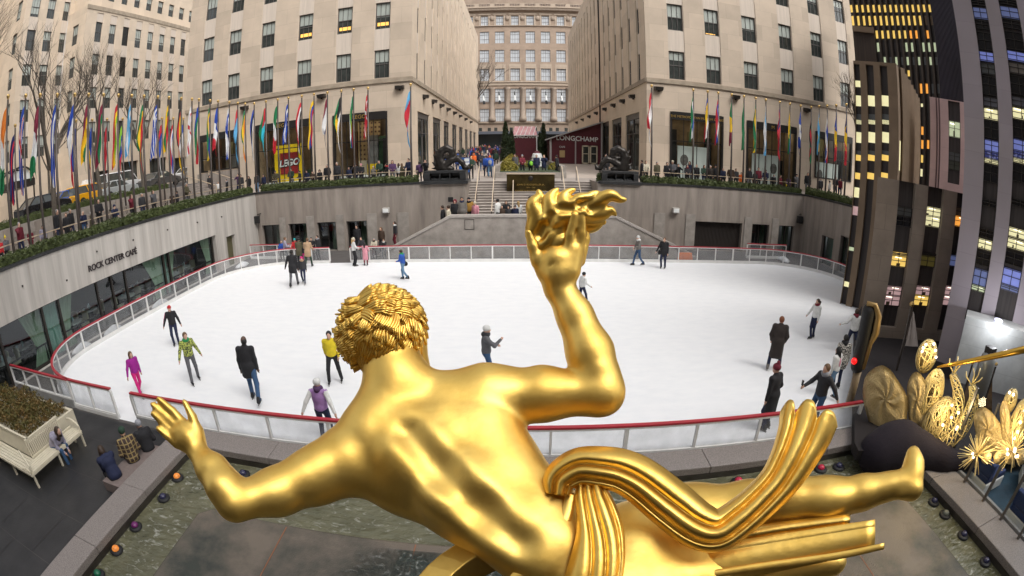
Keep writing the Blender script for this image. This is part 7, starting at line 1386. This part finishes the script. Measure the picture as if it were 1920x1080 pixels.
# ================================================================== golden angels and lit-up block on the right, night darkness put into its colours
class Plane:
    """upright plane square to the line of sight of a picture column, at ground distance D"""
    def __init__(s, pxc, D, turn=0.0):
        r = ray(pxc, 300); a = math.atan2(r[0], r[1]); s.c = np.array([math.sin(a)*D, math.cos(a)*D]); a += R(turn)
        s.n = np.array([-math.sin(a), -math.cos(a)]); s.u = np.array([math.cos(a), -math.sin(a)]); s.D = D
    def hit(s, px, py):
        r = ray(px, py); k = (s.c@s.n)/(r[:2]@s.n); p = r*k; return float((p[:2]-s.c)@s.u), float(CAMZ+p[2])
    def P(s, u, z, d=0.0): return (s.c[0]+s.u[0]*u-s.n[0]*d, s.c[1]+s.u[1]*u-s.n[1]*d, z)
    def rot(s): return math.atan2(s.u[1], s.u[0])
def lit(nm, c, e=.5): return mat('lit_'+nm, c, .5, emit=e, var=.35, vscale=2.5)
LY, LC, LO, LB_, LP, LV = lit('yellow', (.85, .56, .13)), lit('cream', (.80, .74, .42)), lit('orange', (.95, .38, .06)), lit('blue', (.20, .24, .62), .30), lit('pink', (.62, .40, .40), .30), lit('violet_blue', (.16, .20, .42), .2)
LG_ = lit('green_white', (.62, .70, .45), .3); DARKW = mat('unlit_dark_glass', (.012, .011, .013), .2); GREYW = mat('grey_blind_window', (.10, .105, .105), .5)
BRN = mat('night_brown_stone', (.31, .25, .20), .85, var=.25, vscale=1.2, brick=(1.6, .9, .01, .12)); BRN2 = mat('night_deep_brown_stone', (.20, .14, .09), .85, var=.25, vscale=.8); LAV = mat('grey_lavender_stone', (.33, .29, .285), .85, col2=(.46, .40, .47), vscale=.12, brick=(2.0, 1.1, .01, .08)); PNK = mat('rose_stone', (.68, .47, .45), .85, var=.2, vscale=.8, brick=(1.3, 1.2, .008, .1)); NAV = mat('blue_black_slab', (.035, .030, .052), .5, var=.4, vscale=.25); BLKB = mat('night_brown_cladding', (.020, .014, .012), .5, var=.3, vscale=1); RECB = mat('dark_fluted_panel', (.055, .044, .042), .7, var=.5, vscale=3, stretch=(3, 3, .1))  # night darkness is put into these stone colours under the daylight
def tower(name, label, pl, x0, x1, y0, zb, cols, yc, rows, wall, depth=8.0, recess=None, rec=.25, ret=None):
    """facade between picture columns x0..x1 from height of row y0 down to zb; cols [(pxa,pxb)], rows [(pya,pyb,[materials per col])]"""
    ua, ub = pl.hit(x0, yc)[0], pl.hit(x1, yc)[0]; zt = pl.hit((x0+x1)/2, y0)[1]; t = thing(name, label, 'building', (*pl.P((ua+ub)/2, 0)[:2], max(zb, 0))); ops = []
    cu = [(pl.hit(a, yc)[0], pl.hit(b, yc)[0]) for a, b in cols]
    if recess:
        for (a, b) in cu: ops.append((a-ua, b-ua, *recess, rec, 1, False))
    R_ = []
    for ya, yb, ms in rows:
        for k, m_ in enumerate(ms):
            if m_ is None: continue
            xm = (cols[k][0]+cols[k][1])/2; z1 = pl.hit(xm, ya)[1]; z0_ = pl.hit(xm, yb)[1]; R_.append((k, z0_, z1, m_))
            if not recess: ops.append((cu[k][0]-ua, cu[k][1]-ua, z0_, z1, rec, 0, False))
    m = MB(); o = pl.P(ua, 0); facade(m, o[:2], tuple(pl.u), ub-ua, zb, zt, ops, tuple(pl.n))
    a, b = pl.P(ua, 0), pl.P(ub, 0); kk = 1+depth/pl.D; A, B = (a[0]*kk, a[1]*kk), (b[0]*kk, b[1]*kk)
    for p, q in ((a, A), (b, B), (A, B)): m.face([(p[0], p[1], zb), (q[0], q[1], zb), (q[0], q[1], zt), (p[0], p[1], zt)])
    m.face([(*a[:2], zt), (*b[:2], zt), (*B[:2], zt), (*A[:2], zt)]); m.build('wall', [wall, RECB], t)
    for k, z0_, z1, m_ in R_:
        q = MB(); a_, b_ = cu[k]; w_ = b_-a_; d = rec-.03 if rec > .05 else -.01
        q.face([pl.P(a_, z0_, d), pl.P(b_, z0_, d), pl.P(b_, z1, d), pl.P(a_, z1, d)]); wd = q.build('window', m_, t)
        if pl.D < 30 and w_ > .4:
            f = MB()
            for uu in (a_+.02, (a_+b_)/2, b_-.02): f.bar(pl.P(uu, z0_, d-.03), pl.P(uu, z1, d-.03), .022)
            for zz in (z0_+.02, z0_+(z1-z0_)*.55, z1-.02): f.bar(pl.P(a_, zz, d-.03), pl.P(b_, zz, d-.03), .022)
            f.build('window_frame', FRAME, wd)
            if m_.name.startswith('lit_') and 'blue' not in m_.name:
                rq = random.Random(int(z0_*100)+k); hh = (z1-z0_)*rq.uniform(.1, .35); u0 = a_+w_*rq.uniform(.05, .5); u1 = u0+w_*rq.uniform(.2, .4); g_ = MB(); g_.bar(pl.P((u0+u1)/2, z0_+.03, d-.012), pl.P((u0+u1)/2, z0_+.03+hh, d-.012), u1-u0, .012); g_.build('furniture', mat('dim_furniture', (.10, .07, .04), .7), wd)
                g_ = MB(); u0 = a_+w_*rq.uniform(.1, .5); g_.bar(pl.P(u0, z1-(z1-z0_)*.16, d-.014), pl.P(min(u0+w_*.4, b_-.05), z1-(z1-z0_)*.2, d-.014), .012, (z1-z0_)*.07); g_.build('ceiling_lamp', mat('bright_ceiling_lamp', (1, .93, .75), .5, emit=1.2), wd)
    return t, ua, ub, zt
rg = random.Random(2)
# far tower with many small lit windows
p1 = Plane(1680, 40, 30); cols = [(1603+10.65*k, 1609.6+10.65*k) for k in range(15)]
def rowm(f): return [f(k) for k in range(15)]
rows = [(8, 22, rowm(lambda k: LY)), (29, 47, rowm(lambda k: LY if k < 13 else BRN2)), (57, 72, rowm(lambda k: (LY if k < 10 else LO if k in (10, 11, 13) else None) if k > 1 else None)), (80, 97, rowm(lambda k: LG_ if k in (4, 9, 10, 12, 13, 14) else RECB if k > 3 else None)), (107, 122, rowm(lambda k: LG_ if k in (5, 7, 9, 11, 13) else GREYW if k > 4 else None)), (132, 143, rowm(lambda k: LY if k == 9 else None)), (157, 175, rowm(lambda k: LO if k in (11, 12) else GREYW if k in (13, 14) else None)), (194, 200, rowm(lambda k: LC if k == 11 else None)), (237, 252, rowm(lambda k: LO if k in (11, 13) else None)), (262, 278, rowm(lambda k: LO if k in (11, 12, 13) else None)), (290, 304, rowm(lambda k: LY if k == 11 else None)), (316, 330, rowm(lambda k: LC if k == 11 else None))]
t, ua, ub, zt = tower('office_tower', 'night darkened brown office tower with rows of yellow lit windows at top right', p1, 1602.5, 1762, -30, TZ-.2, cols, 100, rows, BLKB, rec=.02, depth=4)
m = MB()
for a, b in cols: u = p1.hit((b+2), 100)[0]; m.bar(p1.P(u, TZ, -.12), p1.P(u, zt, -.12), .22)
m.build('fins', mat('brown_fin', (.040, .030, .025), .6), t)
p3 = Plane(1783, 37, 30); t, ua, ub, zt = tower('dark_slab', 'blue black windowless tower slab beside the lit tower', p3, 1757, 1815, -30, 0, [], 100, [], NAV, depth=4)
m = MB()
for k in range(24): u = ua+(ub-ua)*(k+.5)/24; m.bar(p3.P(u, 0, -.03), p3.P(u, zt, -.03), .06)
m.build('ribs', NAV, t)
# brown setback block at the left of the dark group
p2 = Plane(1645, 24, 12); cols = [(1603, 1614), (1626, 1640), (1652, 1666)]
rows = [(150, 162, [LC, None, None]), (178, 198, [LC, LC, LC]), (213, 232, [GREYW, GREYW, GREYW]), (224, 232, [LC, LC, LC]), (247, 267, [LC, LC, LC]), (282, 290, [GREYW]*3), (290, 301, [LY, LY, LY]), (324, 336, [LY, LY, LY]), (352, 371, [LC, None, None]), (388, 405, [LP, None, None]), (467, 474, [LG_, None, None]), (535, 545, [LC, None, None])]
t, ua, ub, zt = tower('setback_block', 'night darkened brown setback block with cream lit windows at the left of the dark group', p2, 1602.5, 1684, 116, -.1, cols, 300, rows, BRN2, depth=3, recess=(0, p2.hit(1645, 122)[1]), rec=.2)
# its receding right flank
fl_a = np.array(p2.P(ub, 0)[:2]); fl_b = np.array(at(1718, 300, d=1)[:2]); fl_b = fl_b/np.linalg.norm(fl_b)*33; dd = fl_b-fl_a; L = np.linalg.norm(dd); dd /= L; nn = np.array([dd[1], -dd[0]]); nn = nn if nn@(-fl_a) > 0 else -nn
m = MB(); facade(m, tuple(fl_a), tuple(dd), L, -.1, zt, [], tuple(nn)); m.build('flank_wall', BRN2, t)
m = MB(); q = MB(); zz0 = [p2.hit(1684, y)[1] for y in (200, 238, 272, 300)]
for k in range(7):
    u = L*(k+.35)/7; P = lambda uu, z, d=-.02: (fl_a[0]+dd[0]*uu-nn[0]*d, fl_a[1]+dd[1]*uu-nn[1]*d, z); m.bar(P(u+.5, 0, -.1), P(u+.5, zt, -.1), .3)
    for z in zz0:
        if rg.random() < .8: q2 = MB(); q2.face([P(u-.18, z-.45), P(u+.18, z-.45), P(u+.18, z+.25), P(u-.18, z+.25)]); q2.build('window', LC, t)
m.build('flank_piers', BRN2, t)
p2b = Plane(1620, 25.5); t2, *_ = tower('fluted_block', 'night darkened brown fluted upper block above the setback block', p2b, 1602.5, 1642, 56, 2, [], 90, [], mat('fluted_brown', (.045, .030, .022), .8, var=.4, vscale=3, stretch=(4, 4, .1)), depth=3)
q = MB(); a_, b_ = p2b.P(p2b.hit(1602.5, 90)[0], 0), p2b.P(p2b.hit(1642, 90)[0], 0); z_ = p2b.hit(1620, 56)[1]; q.bar((*a_[:2], z_), (*b_[:2], z_), .25, .3); q.build('roof_edge', BRN2, t2)
# slim rose tower
p4 = Plane(1778, 27); t, ua, ub, zt = tower('rose_block', 'slim rose stone block with one lit window between the dark towers', p4, 1744.5, 1815, 187, 0, [(1779, 1801)], 260, [(227, 257, [LG_]), (285, 302, [GREYW]), (302, 319, [mat('olive_blind', (.07, .075, .055), .5)])], PNK, depth=2, recess=(p4.hit(1790, 345)[1], p4.hit(1790, 190)[1]), rec=.15)
m = MB()
for px in (1757, 1762): u = p4.hit(px, 260)[0]; m.bar(p4.P(u, 4, -.01), p4.P(u, zt, -.01), .06)
m.build('groove', mat('rose_groove', (.12, .07, .07), .8), t)
# low brown front and the tall lavender one
p6 = Plane(1740, 19.0, -32); c6 = [(1673, 1704), (1728, 1758), (1783, 1810)]
t, ua, ub, zt = tower('brown_office', 'low night darkened brown office front with a few lit windows behind the golden angels', p6, 1632, 1811, 345, -.1, c6, 480, [(388, 405, [GREYW, LC, BRN2]), (405, 425, [DARKW, LC, LO]), (475, 480, [LY, DARKW, DARKW]), (481, 502, [LY, mat('olive_lit', (.16, .13, .03), .5, emit=.1), LV]), (540, 557, [LP, LP, LP]), (557, 577, [LP, LY, LP])], BRN, depth=3, recess=(p6.hit(1740, 619)[1], p6.hit(1740, 347)[1]), rec=.18)
m = MB(); a, b = p6.hit(1642, 680), p6.hit(1782, 680)
q = MB(); z1, z0_ = p6.hit(1710, 673)[1], p6.hit(1710, 690)[1]; q.face([p6.P(a[0], z0_, -.06), p6.P(b[0], z0_, -.06), p6.P(b[0], z1, -.06), p6.P(a[0], z1, -.06)]); q.build('lit_shop_band', mat('sparkling_blue_lights', (.02, .10, .16), .4, col2=(.45, .65, .9), vscale=7, thr=(.5, .62), detail=5, emit=.12), t)
q = MB(); z2 = p6.hit(1710, 700)[1]; q.face([p6.P(p6.hit(1672, 680)[0], z2, -.05), p6.P(b[0], z2, -.05), p6.P(b[0], z0_, -.05), p6.P(p6.hit(1672, 680)[0], z0_, -.05)]); q.build('red_shop_band', mat('dark_red_lights', (.16, .015, .03), .4, var=.6, vscale=6), t)
q = MB(); q.face([p6.P(a[0], -.1, -.04), p6.P(b[0], -.1, -.04), p6.P(b[0], z2, -.04), p6.P(a[0], z2, -.04)]); q.build('shop_glass', mat('mixed_shop_glass', (.03, .035, .04), .15, col2=(.16, .17, .15), vscale=3, thr=(.5, .7)), t)
p5 = Plane(1866, 17.6); c5 = [(1845, 1873), (1899, 1935)]
W_ = lambda a: [a, a]
t, ua, ub, zt = tower('lavender_tower', 'tall grey lavender stone tower with blue and cream lit windows at the right edge', p5, 1808.5, 1990, -40, -.1, c5, 250, [(0, 11, W_(DARKW)), (14, 35, W_(LV)), (38, 55, W_(DARKW)), (60, 94, W_(DARKW)), (96, 114, W_(LB_)), (118, 139, [GREYW, mat('beige_blind', (.22, .19, .165), .5)]), (142, 178, W_(DARKW)), (181, 200, W_(mat('pale_grey_blind', (.16, .16, .19), .5))), (202, 223, W_(LC)), (225, 259, W_(DARKW)), (262, 284, W_(LB_)), (284, 298, W_(mat('sparkling_violet', (.05, .06, .22), .4, col2=(.6, .65, .9), vscale=9, thr=(.5, .6), emit=.25))), (298, 306, W_(LC)), (308, 343, W_(DARKW)), (375, 390, W_(DARKW)), (432, 450, [DARKW, LC]), (453, 472, W_(LC)), (478, 505, W_(DARKW)), (512, 545, [LV, LB_]), (545, 556, [LG_, LV])], LAV, depth=3, recess=(p5.hit(1866, 619)[1], zt if False else 14), rec=.18)
# pale stone wall at lower right
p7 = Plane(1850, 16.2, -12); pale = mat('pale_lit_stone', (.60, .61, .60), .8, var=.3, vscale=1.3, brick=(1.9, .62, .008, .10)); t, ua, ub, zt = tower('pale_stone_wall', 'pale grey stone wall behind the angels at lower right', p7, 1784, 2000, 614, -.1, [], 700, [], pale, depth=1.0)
u, z = p7.hit(1875, 607); lt = thing('roof_lamp', 'small white disc lamp on top of the pale stone wall', 'lamp', p7.P(u, zt, .3)); b = p7.P(u, zt, .3); m = MB(); m.bar(b, (b[0], b[1], z), .04); m.build('stem', STEEL, lt); m = MB(); m.ball((b[0], b[1], z+.03), .18, 12, (1, 1, .3)); m.build('disc', mat('white_lamp_disc', (.75, .75, 1.0), .4, emit=.9), lt, True)
q = at(1845, 700, d=1); D_ = 15.2; b = q[:2]/np.linalg.norm(q[:2])*D_; zt_ = CAMZ+(ray(1845, 655)[2]/np.linalg.norm(ray(1845, 655)[:2]))*D_
m = MB(); m.lathe((b[0], b[1], 0), [(.32, 0), (.32, zt_-.35), (.26, zt_-.12), (.12, zt_)], 18); sl_ = thing('metal_column', 'smooth grey metal column with a dark cap before the pale wall', 'column', (*b, 0)); m.build('shaft', mat('brushed_column', (.34, .35, .34), .35, metal=.5), sl_, True); m = MB(); m.box(b[0]-.16, b[0]+.16, b[1]-.16, b[1]+.16, zt_-.06, zt_+.14); m.build('cap', FRAME, sl_)
for px, pt_, pb, lb in ((1823, 684, 800, 'left'), (1867, 687, 800, 'right')):
    r0 = ray(px, pt_); D_ = 14.4; b = r0[:2]/np.linalg.norm(r0[:2])*D_; z = CAMZ+r0[2]/np.linalg.norm(r0[:2])*D_; fp = thing('flagpole', f'thin flagpole with a furled brown flag, {lb} of two before the pale wall', 'flagpole', (*b, 0), group='poles before the pale wall'); m = MB(); m.tube([(*b, 0), (*b, z)], .035, 6); m.build('pole', POLE, fp); m = MB(); m.ball((*b, z+.06), .06, 8); m.build('finial', BRASS, fp)
    ux, uy = p7.u; m = MB(); m.grid([[(b[0]+ux*w_*v+.04*math.sin(6*v+4*w_), b[1]+uy*w_*v+.04*math.cos(5*v), z-.15-1.4*v-.2*w_) for w_ in (.02, .2, .36, .5)] for v in np.linspace(0, 1, 7)]); m.build('flag', mat('brown_flag', (.20, .12, .06), .8, var=.4, vscale=6), fp)
r0 = ray(1709, 575); D_ = 15.5; b = r0[:2]/np.linalg.norm(r0[:2])*D_; z = CAMZ+r0[2]/np.linalg.norm(r0[:2])*D_; fp = thing('flagpole', 'flagpole with a pale grey pennant behind the golden angel', 'flagpole', (*b, 0)); m = MB(); m.tube([(*b, 0), (*b, z)], .05, 6); m.build('pole', POLE, fp); m = MB(); m.ball((*b, z+.08), .09, 8); m.build('finial', BRASS, fp)
ux, uy = p6.u; h_ = (p6.hit(1720, 583)[1]-p6.hit(1720, 648)[1])*D_/19; m = MB(); m.grid([[(b[0]+ux*(.09+w_*(.04+.52*v))+.03*math.sin(9*w_), b[1]+uy*(.09+w_*(.04+.52*v)), z-.15-h_*v) for w_ in np.linspace(0, 1, 6)] for v in np.linspace(0, 1, 7)]); m.build('pennant', mat('grey_pennant', (.30, .26, .24), .8, var=.2, vscale=4), fp)
# dark deck the angels stand on
ZD = .62
F0, F1 = at(1603, 863, z=.362), at(1960, 863, z=.362); poly = [tuple(F0[:2]), tuple(F1[:2]), (24, 10), (24, 24)]+[tuple(at(1602.5, y, z=ZD)[:2]) for y in (592, 640, 690, 740, 790, 830)]
m = MB(); m.prism(poly, .362, ZD); dk = m.build('dark_deck', mat('dark_carpet', (.016, .012, .013), .9, var=.4, vscale=2)); tag(dk, 'low dark deck carrying the golden angels at right', 'deck')
# black rounded coat shape in front
pr = []
def bl(px, py, r, k=.25): pr.append((px, py, r))
L_ = [(1646, 850, 42), (1668, 840, 44), (1690, 834, 43), (1722, 848, 36), (1762, 860, 27), (1812, 868, 16)]
def cp(px, py, r):
    d = float(np.linalg.norm(at(px, 863, z=ZD)-np.array([0, 0, CAMZ]))); rr = r*d/FPX; return at(px, py, d=d+rr*1.02), rr
pr = [cap(cp(*a)[0], cp(*b_)[0], cp(*a)[1], cp(*b_)[1], .2) for a, b_ in zip(L_[:-1], L_[1:])]
o = solid('black_coat', pr, .06, mat('black_fur', (.010, .006, .012), .95, bump=.6, bscale=30)); tag(o, 'large rounded black coat shape in front of the golden wings', 'coat')
# traffic signal seen from behind at the edge
r0 = ray(1622, 640); D_ = 12.2; b = r0[:2]/np.linalg.norm(r0[:2])*D_; s_ = np.linalg.norm(r0[:2]); zc_ = lambda py: CAMZ+ray(1622, py)[2]/np.linalg.norm(ray(1622, py)[:2])*D_
ts = thing('traffic_signal', 'dark traffic signal with a brass edge and a glowing red lamp', 'traffic light', (*b, 0)); u2 = np.array([r0[1], -r0[0]])/s_; q = lambda a, d=0, z=0: (b[0]+u2[0]*a-r0[0]/s_*d, b[1]+u2[1]*a-r0[1]/s_*d, z)
hs_ = [cap(q(-.05, 0, zc_(582)), q(-.05, 0, zc_(690)), .20, .19, .05)]; o = solid('housing', hs_, .04, BLACKM, ts)
m = MB(); m.tube([q(.13, .1, zc_(690)), q(.16, .1, zc_(640)), q(.24, .1, zc_(618)), q(.22, .1, zc_(585)), q(.08, .1, zc_(566)), q(-.16, .1, zc_(566))], [.05, .06, .10, .09, .07, .06], 8); m.build('brass_visor', mat('dull_brass', (.34, .22, .08), .45, metal=.5), ts, True)
m = MB(); m.ball(q(-.17, .2, zc_(677)), .085, 10); m.build('red_lamp', mat('glowing_red', (1, .01, .01), .4, emit=.8), ts, True); m = MB(); m.tube([q(-.0, 0, ZD), q(-.0, 0, zc_(700))], .11, 8); m.build('post', mat('dull_brass_post', (.22, .16, .09), .5), ts, True)
# golden angels
FOIL = mat('crumpled_gold_foil', (.74, .58, .30), .42, metal=.4, col2=(.56, .42, .20), vscale=9, detail=12, thr=(.3, .75), bump=1.0, bscale=26); WIRE = mat('pale_gold_wire', (.78, .62, .28), .4, metal=.35); BULB = mat('fairy_light', (1, .86, .70), .4, emit=2.2)
def wing(par, outline, d, thick=.10):
    O_ = catmull([(*p, 0) for p in outline]+[(*outline[0], 0)], 4)[:-1]; c0 = np.mean(np.array(O_)[:, :2], axis=0); c = Vector(at(c0[0], c0[1], d=d)); v = (c-Vector((0, 0, CAMZ))).normalized(); r_ = Vector((v.y, -v.x, 0)).normalized(); n_ = r_.cross(Vector((0, 0, 1))); m = MB(); rows = []
    E_ = []
    for p in O_:
        q = Vector(at(p[0], p[1], d=d)); E_.append(c+r_*((q-c).dot(r_))+Vector((0, 0, 1))*((q-c).z))
    for sgn in (1, -1):
        for rr in (np.linspace(.02, 1, 7) if sgn > 0 else np.linspace(1, .02, 7)):
            rows.append([c+(e-c)*rr-n_*(sgn*thick*math.sqrt(max(1-rr*rr, 0))*(1+.25*math.sin(j*.9+rr*7))) for j, e in enumerate(E_)])
    m.grid(rows, True, True); return m.build('wing', FOIL, par, True)
def wires(mb, px, py, d, rx, ry, n, rad, seed, squash=.8):
    rg = random.Random(seed); c = Vector(at(px, py, d=d)); k = d/FPX
    for i in range(n):
        ax = Vector((rg.uniform(-1, 1), rg.uniform(-1, 1), rg.uniform(-.8, .8))).normalized(); e1 = ax.orthogonal().normalized(); e2 = ax.cross(e1); ofs = rg.uniform(-.45, .45); cr = math.sqrt(1-ofs*ofs); P = []
        for j in range(17): a = 2*math.pi*j/16; q = ax*ofs+(e1*math.cos(a)+e2*math.sin(a))*cr; P.append(c+Vector((q.x*rx*k, q.y*rx*k*squash, q.z*ry*k)))
        mb.tube(P, rad, 4, False)
def lattice(mb, path, d, rpx, rad):
    C = catmull([(*p, r) for p, r in zip(path, rpx)], 7); n = len(C); rings = []
    for i, q in enumerate(C):
        c = Vector(at(q[0], q[1], d=d)); v = (c-Vector((0, 0, CAMZ))).normalized(); nx = C[min(i+1, n-1)]; pv = C[max(i-1, 0)]; t_ = (Vector(at(nx[0], nx[1], d=d))-Vector(at(pv[0], pv[1], d=d))).normalized(); s_ = t_.cross(v).normalized(); w_ = s_.cross(t_); rr = q[2]*d/FPX; rings.append([c+s_*(rr*math.cos(2*math.pi*k/6+i*.12))+w_*(rr*math.sin(2*math.pi*k/6+i*.12)) for k in range(6)])
    for k in range(6): mb.tube([r_[k] for r_ in rings], rad, 4, False)
    for i in range(0, n, 3): mb.tube(rings[i]+[rings[i][0]], rad*.8, 4, False)
    for i in range(0, n-3, 3):
        for k in range(6): mb.bar(rings[i][k], rings[i+3][(k+1) % 6], rad*1.4)
def bulbs(par, L, d, r=.035):
    for px, py in L: m = MB(); m.ball(at(px, py, d=d), r, 8); m.build('fairy_light', BULB, par, True)
G = at(1725, 800, z=ZD); dA = float(np.linalg.norm(at(1720, 815, z=ZD+.2)-np.array([0, 0, CAMZ]))); dA = min(dA, 14.2)
an = thing('golden_angel', 'large golden wire angel with foil wings blowing a long trumpet', 'angel', tuple(at(1722, 840, z=ZD)), group='golden wire angels')
wing(an, [(1624, 800), (1617, 750), (1621, 712), (1634, 690), (1655, 678), (1672, 687), (1684, 706), (1696, 728), (1702, 750), (1700, 785), (1694, 835), (1640, 835)], dA)
wing(an, [(1704, 835), (1700, 770), (1702, 722), (1711, 698), (1722, 691), (1733, 703), (1740, 730), (1738, 775), (1733, 835)], dA+.1)
m = MB(); wires(m, 1737, 668, dA+.3, 23, 30, 22, .018, 1); wires(m, 1744, 745, dA+.3, 27, 52, 46, .018, 2); wires(m, 1752, 800, dA+.35, 30, 50, 44, .018, 3); wires(m, 1768, 775, dA+.3, 26, 30, 30, .016, 4); m.build('wire_body', WIRE, an, True)
m = MB()
for c_, rr in (((1737, 668), 17), ((1745, 750), 20), ((1752, 805), 24)): m.ball(at(*c_, d=dA+.4), rr*dA/FPX, 10, (1, .7, 1.3))
each(m, 'inner_core', FOIL, an, True)
m = MB(); lattice(m, [(1762, 822), (1783, 800), (1797, 765), (1795, 730), (1786, 700)], dA+.2, [12, 12, 12, 10, 6], .015); lattice(m, [(1770, 835), (1800, 808), (1818, 775), (1826, 745), (1822, 722)], dA+.1, [13, 14, 13, 10, 6], .015)
for a, L in (((1788, 700), ((1781, 672), (1796, 668), (1803, 678))), ((1822, 722), ((1812, 696), (1825, 690), (1838, 690), (1842, 708)))):
    for e in L: m.tube([at(*a, d=dA+.15), at((a[0]*.4+e[0]*.6)+(3 if e[0] > a[0] else -4), a[1]*.4+e[1]*.6, d=dA+.15), at(*e, d=dA+.15)], .02, 5)
m.build('wire_arms', WIRE, an, True)
bulbs(an, [(1736, 646), (1751, 645), (1731, 652), (1754, 657), (1729, 659), (1755, 670), (1785, 760), (1797, 774), (1784, 783), (1795, 801), (1768, 797), (1793, 805)], dA)
m = MB(); a, b = Vector(at(1757, 688, d=dA)), Vector(at(1960, 646, d=dA-.6)); m.tube([a, a.lerp(b, .15), a.lerp(b, .6), b], [.018, .05, .075, .09], 10); tr = m.build('trumpet', mat('trumpet_gold', (.62, .36, .06), .3, metal=.9), an, True)
dB = dA-1.0
an2 = thing('golden_angel', 'second golden wire angel with a broad foil wing at the right edge', 'angel', tuple(at(1885, 858, z=ZD)), group='golden wire angels')
wing(an2, [(1836, 862), (1829, 822), (1826, 788), (1832, 767), (1845, 759), (1859, 767), (1873, 786), (1881, 806), (1884, 862)], dB)
wing(an2, [(1881, 862), (1877, 805), (1875, 772), (1880, 751), (1886, 746), (1892, 757), (1896, 792), (1895, 862)], dB-.1)
m = MB(); wires(m, 1894, 752, dB+.1, 16, 22, 22, .016, 7); wires(m, 1906, 800, dB+.1, 22, 50, 40, .016, 8); wires(m, 1914, 770, dB+.1, 14, 18, 14, .014, 9); m.build('wire_body', WIRE, an2, True)
bulbs(an2, [(1893, 736), (1900, 740), (1913, 792), (1908, 810), (1917, 770), (1903, 822)], dB-.2)
for px, py, d_, lb, nb in ((1832, 852, dB-.6, 'spiky golden starburst below the broad foil wing', 2), (1899, 846, dB-.8, 'spiky golden starburst covered in lights at the lower right corner', 9)):
    c = Vector(at(px, py, d=d_)); sb_ = thing('starburst', lb, 'starburst', tuple(c-Vector((0, 0, .2))), group='golden starbursts'); m = MB(); rg = random.Random(px)
    for i in range(70):
        v = Vector((rg.gauss(0, 1), rg.gauss(0, 1), rg.gauss(.25, 1))).normalized(); m.tube([c, c+v*rg.uniform(.34, .50)], [.014, .007], 4, False)
    m.build('spikes', WIRE, sb_); bulbs(sb_, [(px+rg.uniform(-12, 12), py+rg.uniform(-10, 12)) for _ in range(nb)], d_-.15, .03)
for k in range(4):
    c = at(1850+22*k, 858, d=dB-.5); m = MB(); m.ball(c, .14, 8); tag(m.build('foil_ball', FOIL, smooth=True), ['crumpled gold foil ball left of the lit starburst', 'second foil ball under the broad wing', 'foil ball beside the lit starburst', 'foil ball at the right frame edge'][k], 'ornament', 'foil balls on the deck edge')
def glow(nm, p, e, c=(1, .78, .42), r=.12):
    l_ = bpy.data.lights.new(nm, 'POINT'); l_.energy = e; l_.color = c; l_.shadow_soft_size = r; o_ = bpy.data.objects.new(nm, l_); COL.objects.link(o_); o_.location = p
glow('fairy_lights_glow', at(1790, 770, d=dA-.6), 22); glow('fairy_lights_glow', at(1745, 660, d=dA-.5), 14); glow('fairy_lights_glow', at(1900, 800, d=dB-.8), 16); glow('starburst_glow', at(1860, 845, d=dB-.9), 8)
uu, zz = p7.hit(1875, 604); glow('roof_lamp_glow', p7.P(uu, zz+.1, -.55), 45, (.92, .95, 1))
# steel posts and glass with blue seating beyond the right rim
gp = thing('glass_screen', 'glass screen with dark steel posts along the right pool rim', 'glass screen', (10.1, 3, 0))
m = MB(); m.box(9.93, 10.02, -3, 7, .0, .40); m.build('sill', mat('grey_sill', (.20, .20, .20), .5), gp)
for y in (5.75, 4.95, 4.15, 3.4, 2.65, 1.9, 1.1): m = MB(); m.bar((9.80, y, .35), (9.95, y, 2.3), .07); m.build('post', STEEL, gp)
m = MB(); m.face([(10.0, -3, .4), (10.0, 6.4, .4), (10.0, 6.4, 2.3), (10.0, -3, 2.3)]); m.build('pane', CLEAR, gp)
m = MB(); m.box(10.03, 20, -4, 6.6, -.02, .004); tag(m.build('blue_carpet', mat('teal_carpet', (.012, .05, .085), .8, var=.5, vscale=2)), 'dark teal carpet inside the glass screen', 'carpet')
BLU = mat('navy_cushion', (.010, .026, .10), .8)
for i, (x, y, rz_) in enumerate([(10.9, 4.9, 0), (12.4, 4.0, .6), (10.9, 3.2, 0), (12.3, 2.2, .5), (10.9, 1.5, 0)]):
    s_ = thing('lounge_seat', f'{["white framed navy seat nearest the golden foot", "angled navy seat behind the first post", "navy seat behind the second post", "angled white framed navy seat farther in", "navy seat at the frame edge"][i]} inside the glass screen', 'seat', (x, y, 0), rz_, 'navy seats inside the glass screen')
    for nm, mm, (a, b, c, d, e, f) in (('base', WHITE, (-.5, .5, -.36, .36, .05, .34)), ('cushion', BLU, (-.5, .5, -.34, .34, .34, .5)), ('backrest', BLU, (-.5, -.3, -.36, .36, .5, .85))):
        m = MB(); m.box(a, b, c, d, e, f); q_ = m.build(nm, mm, None, bevel=.03); q_.parent = s_
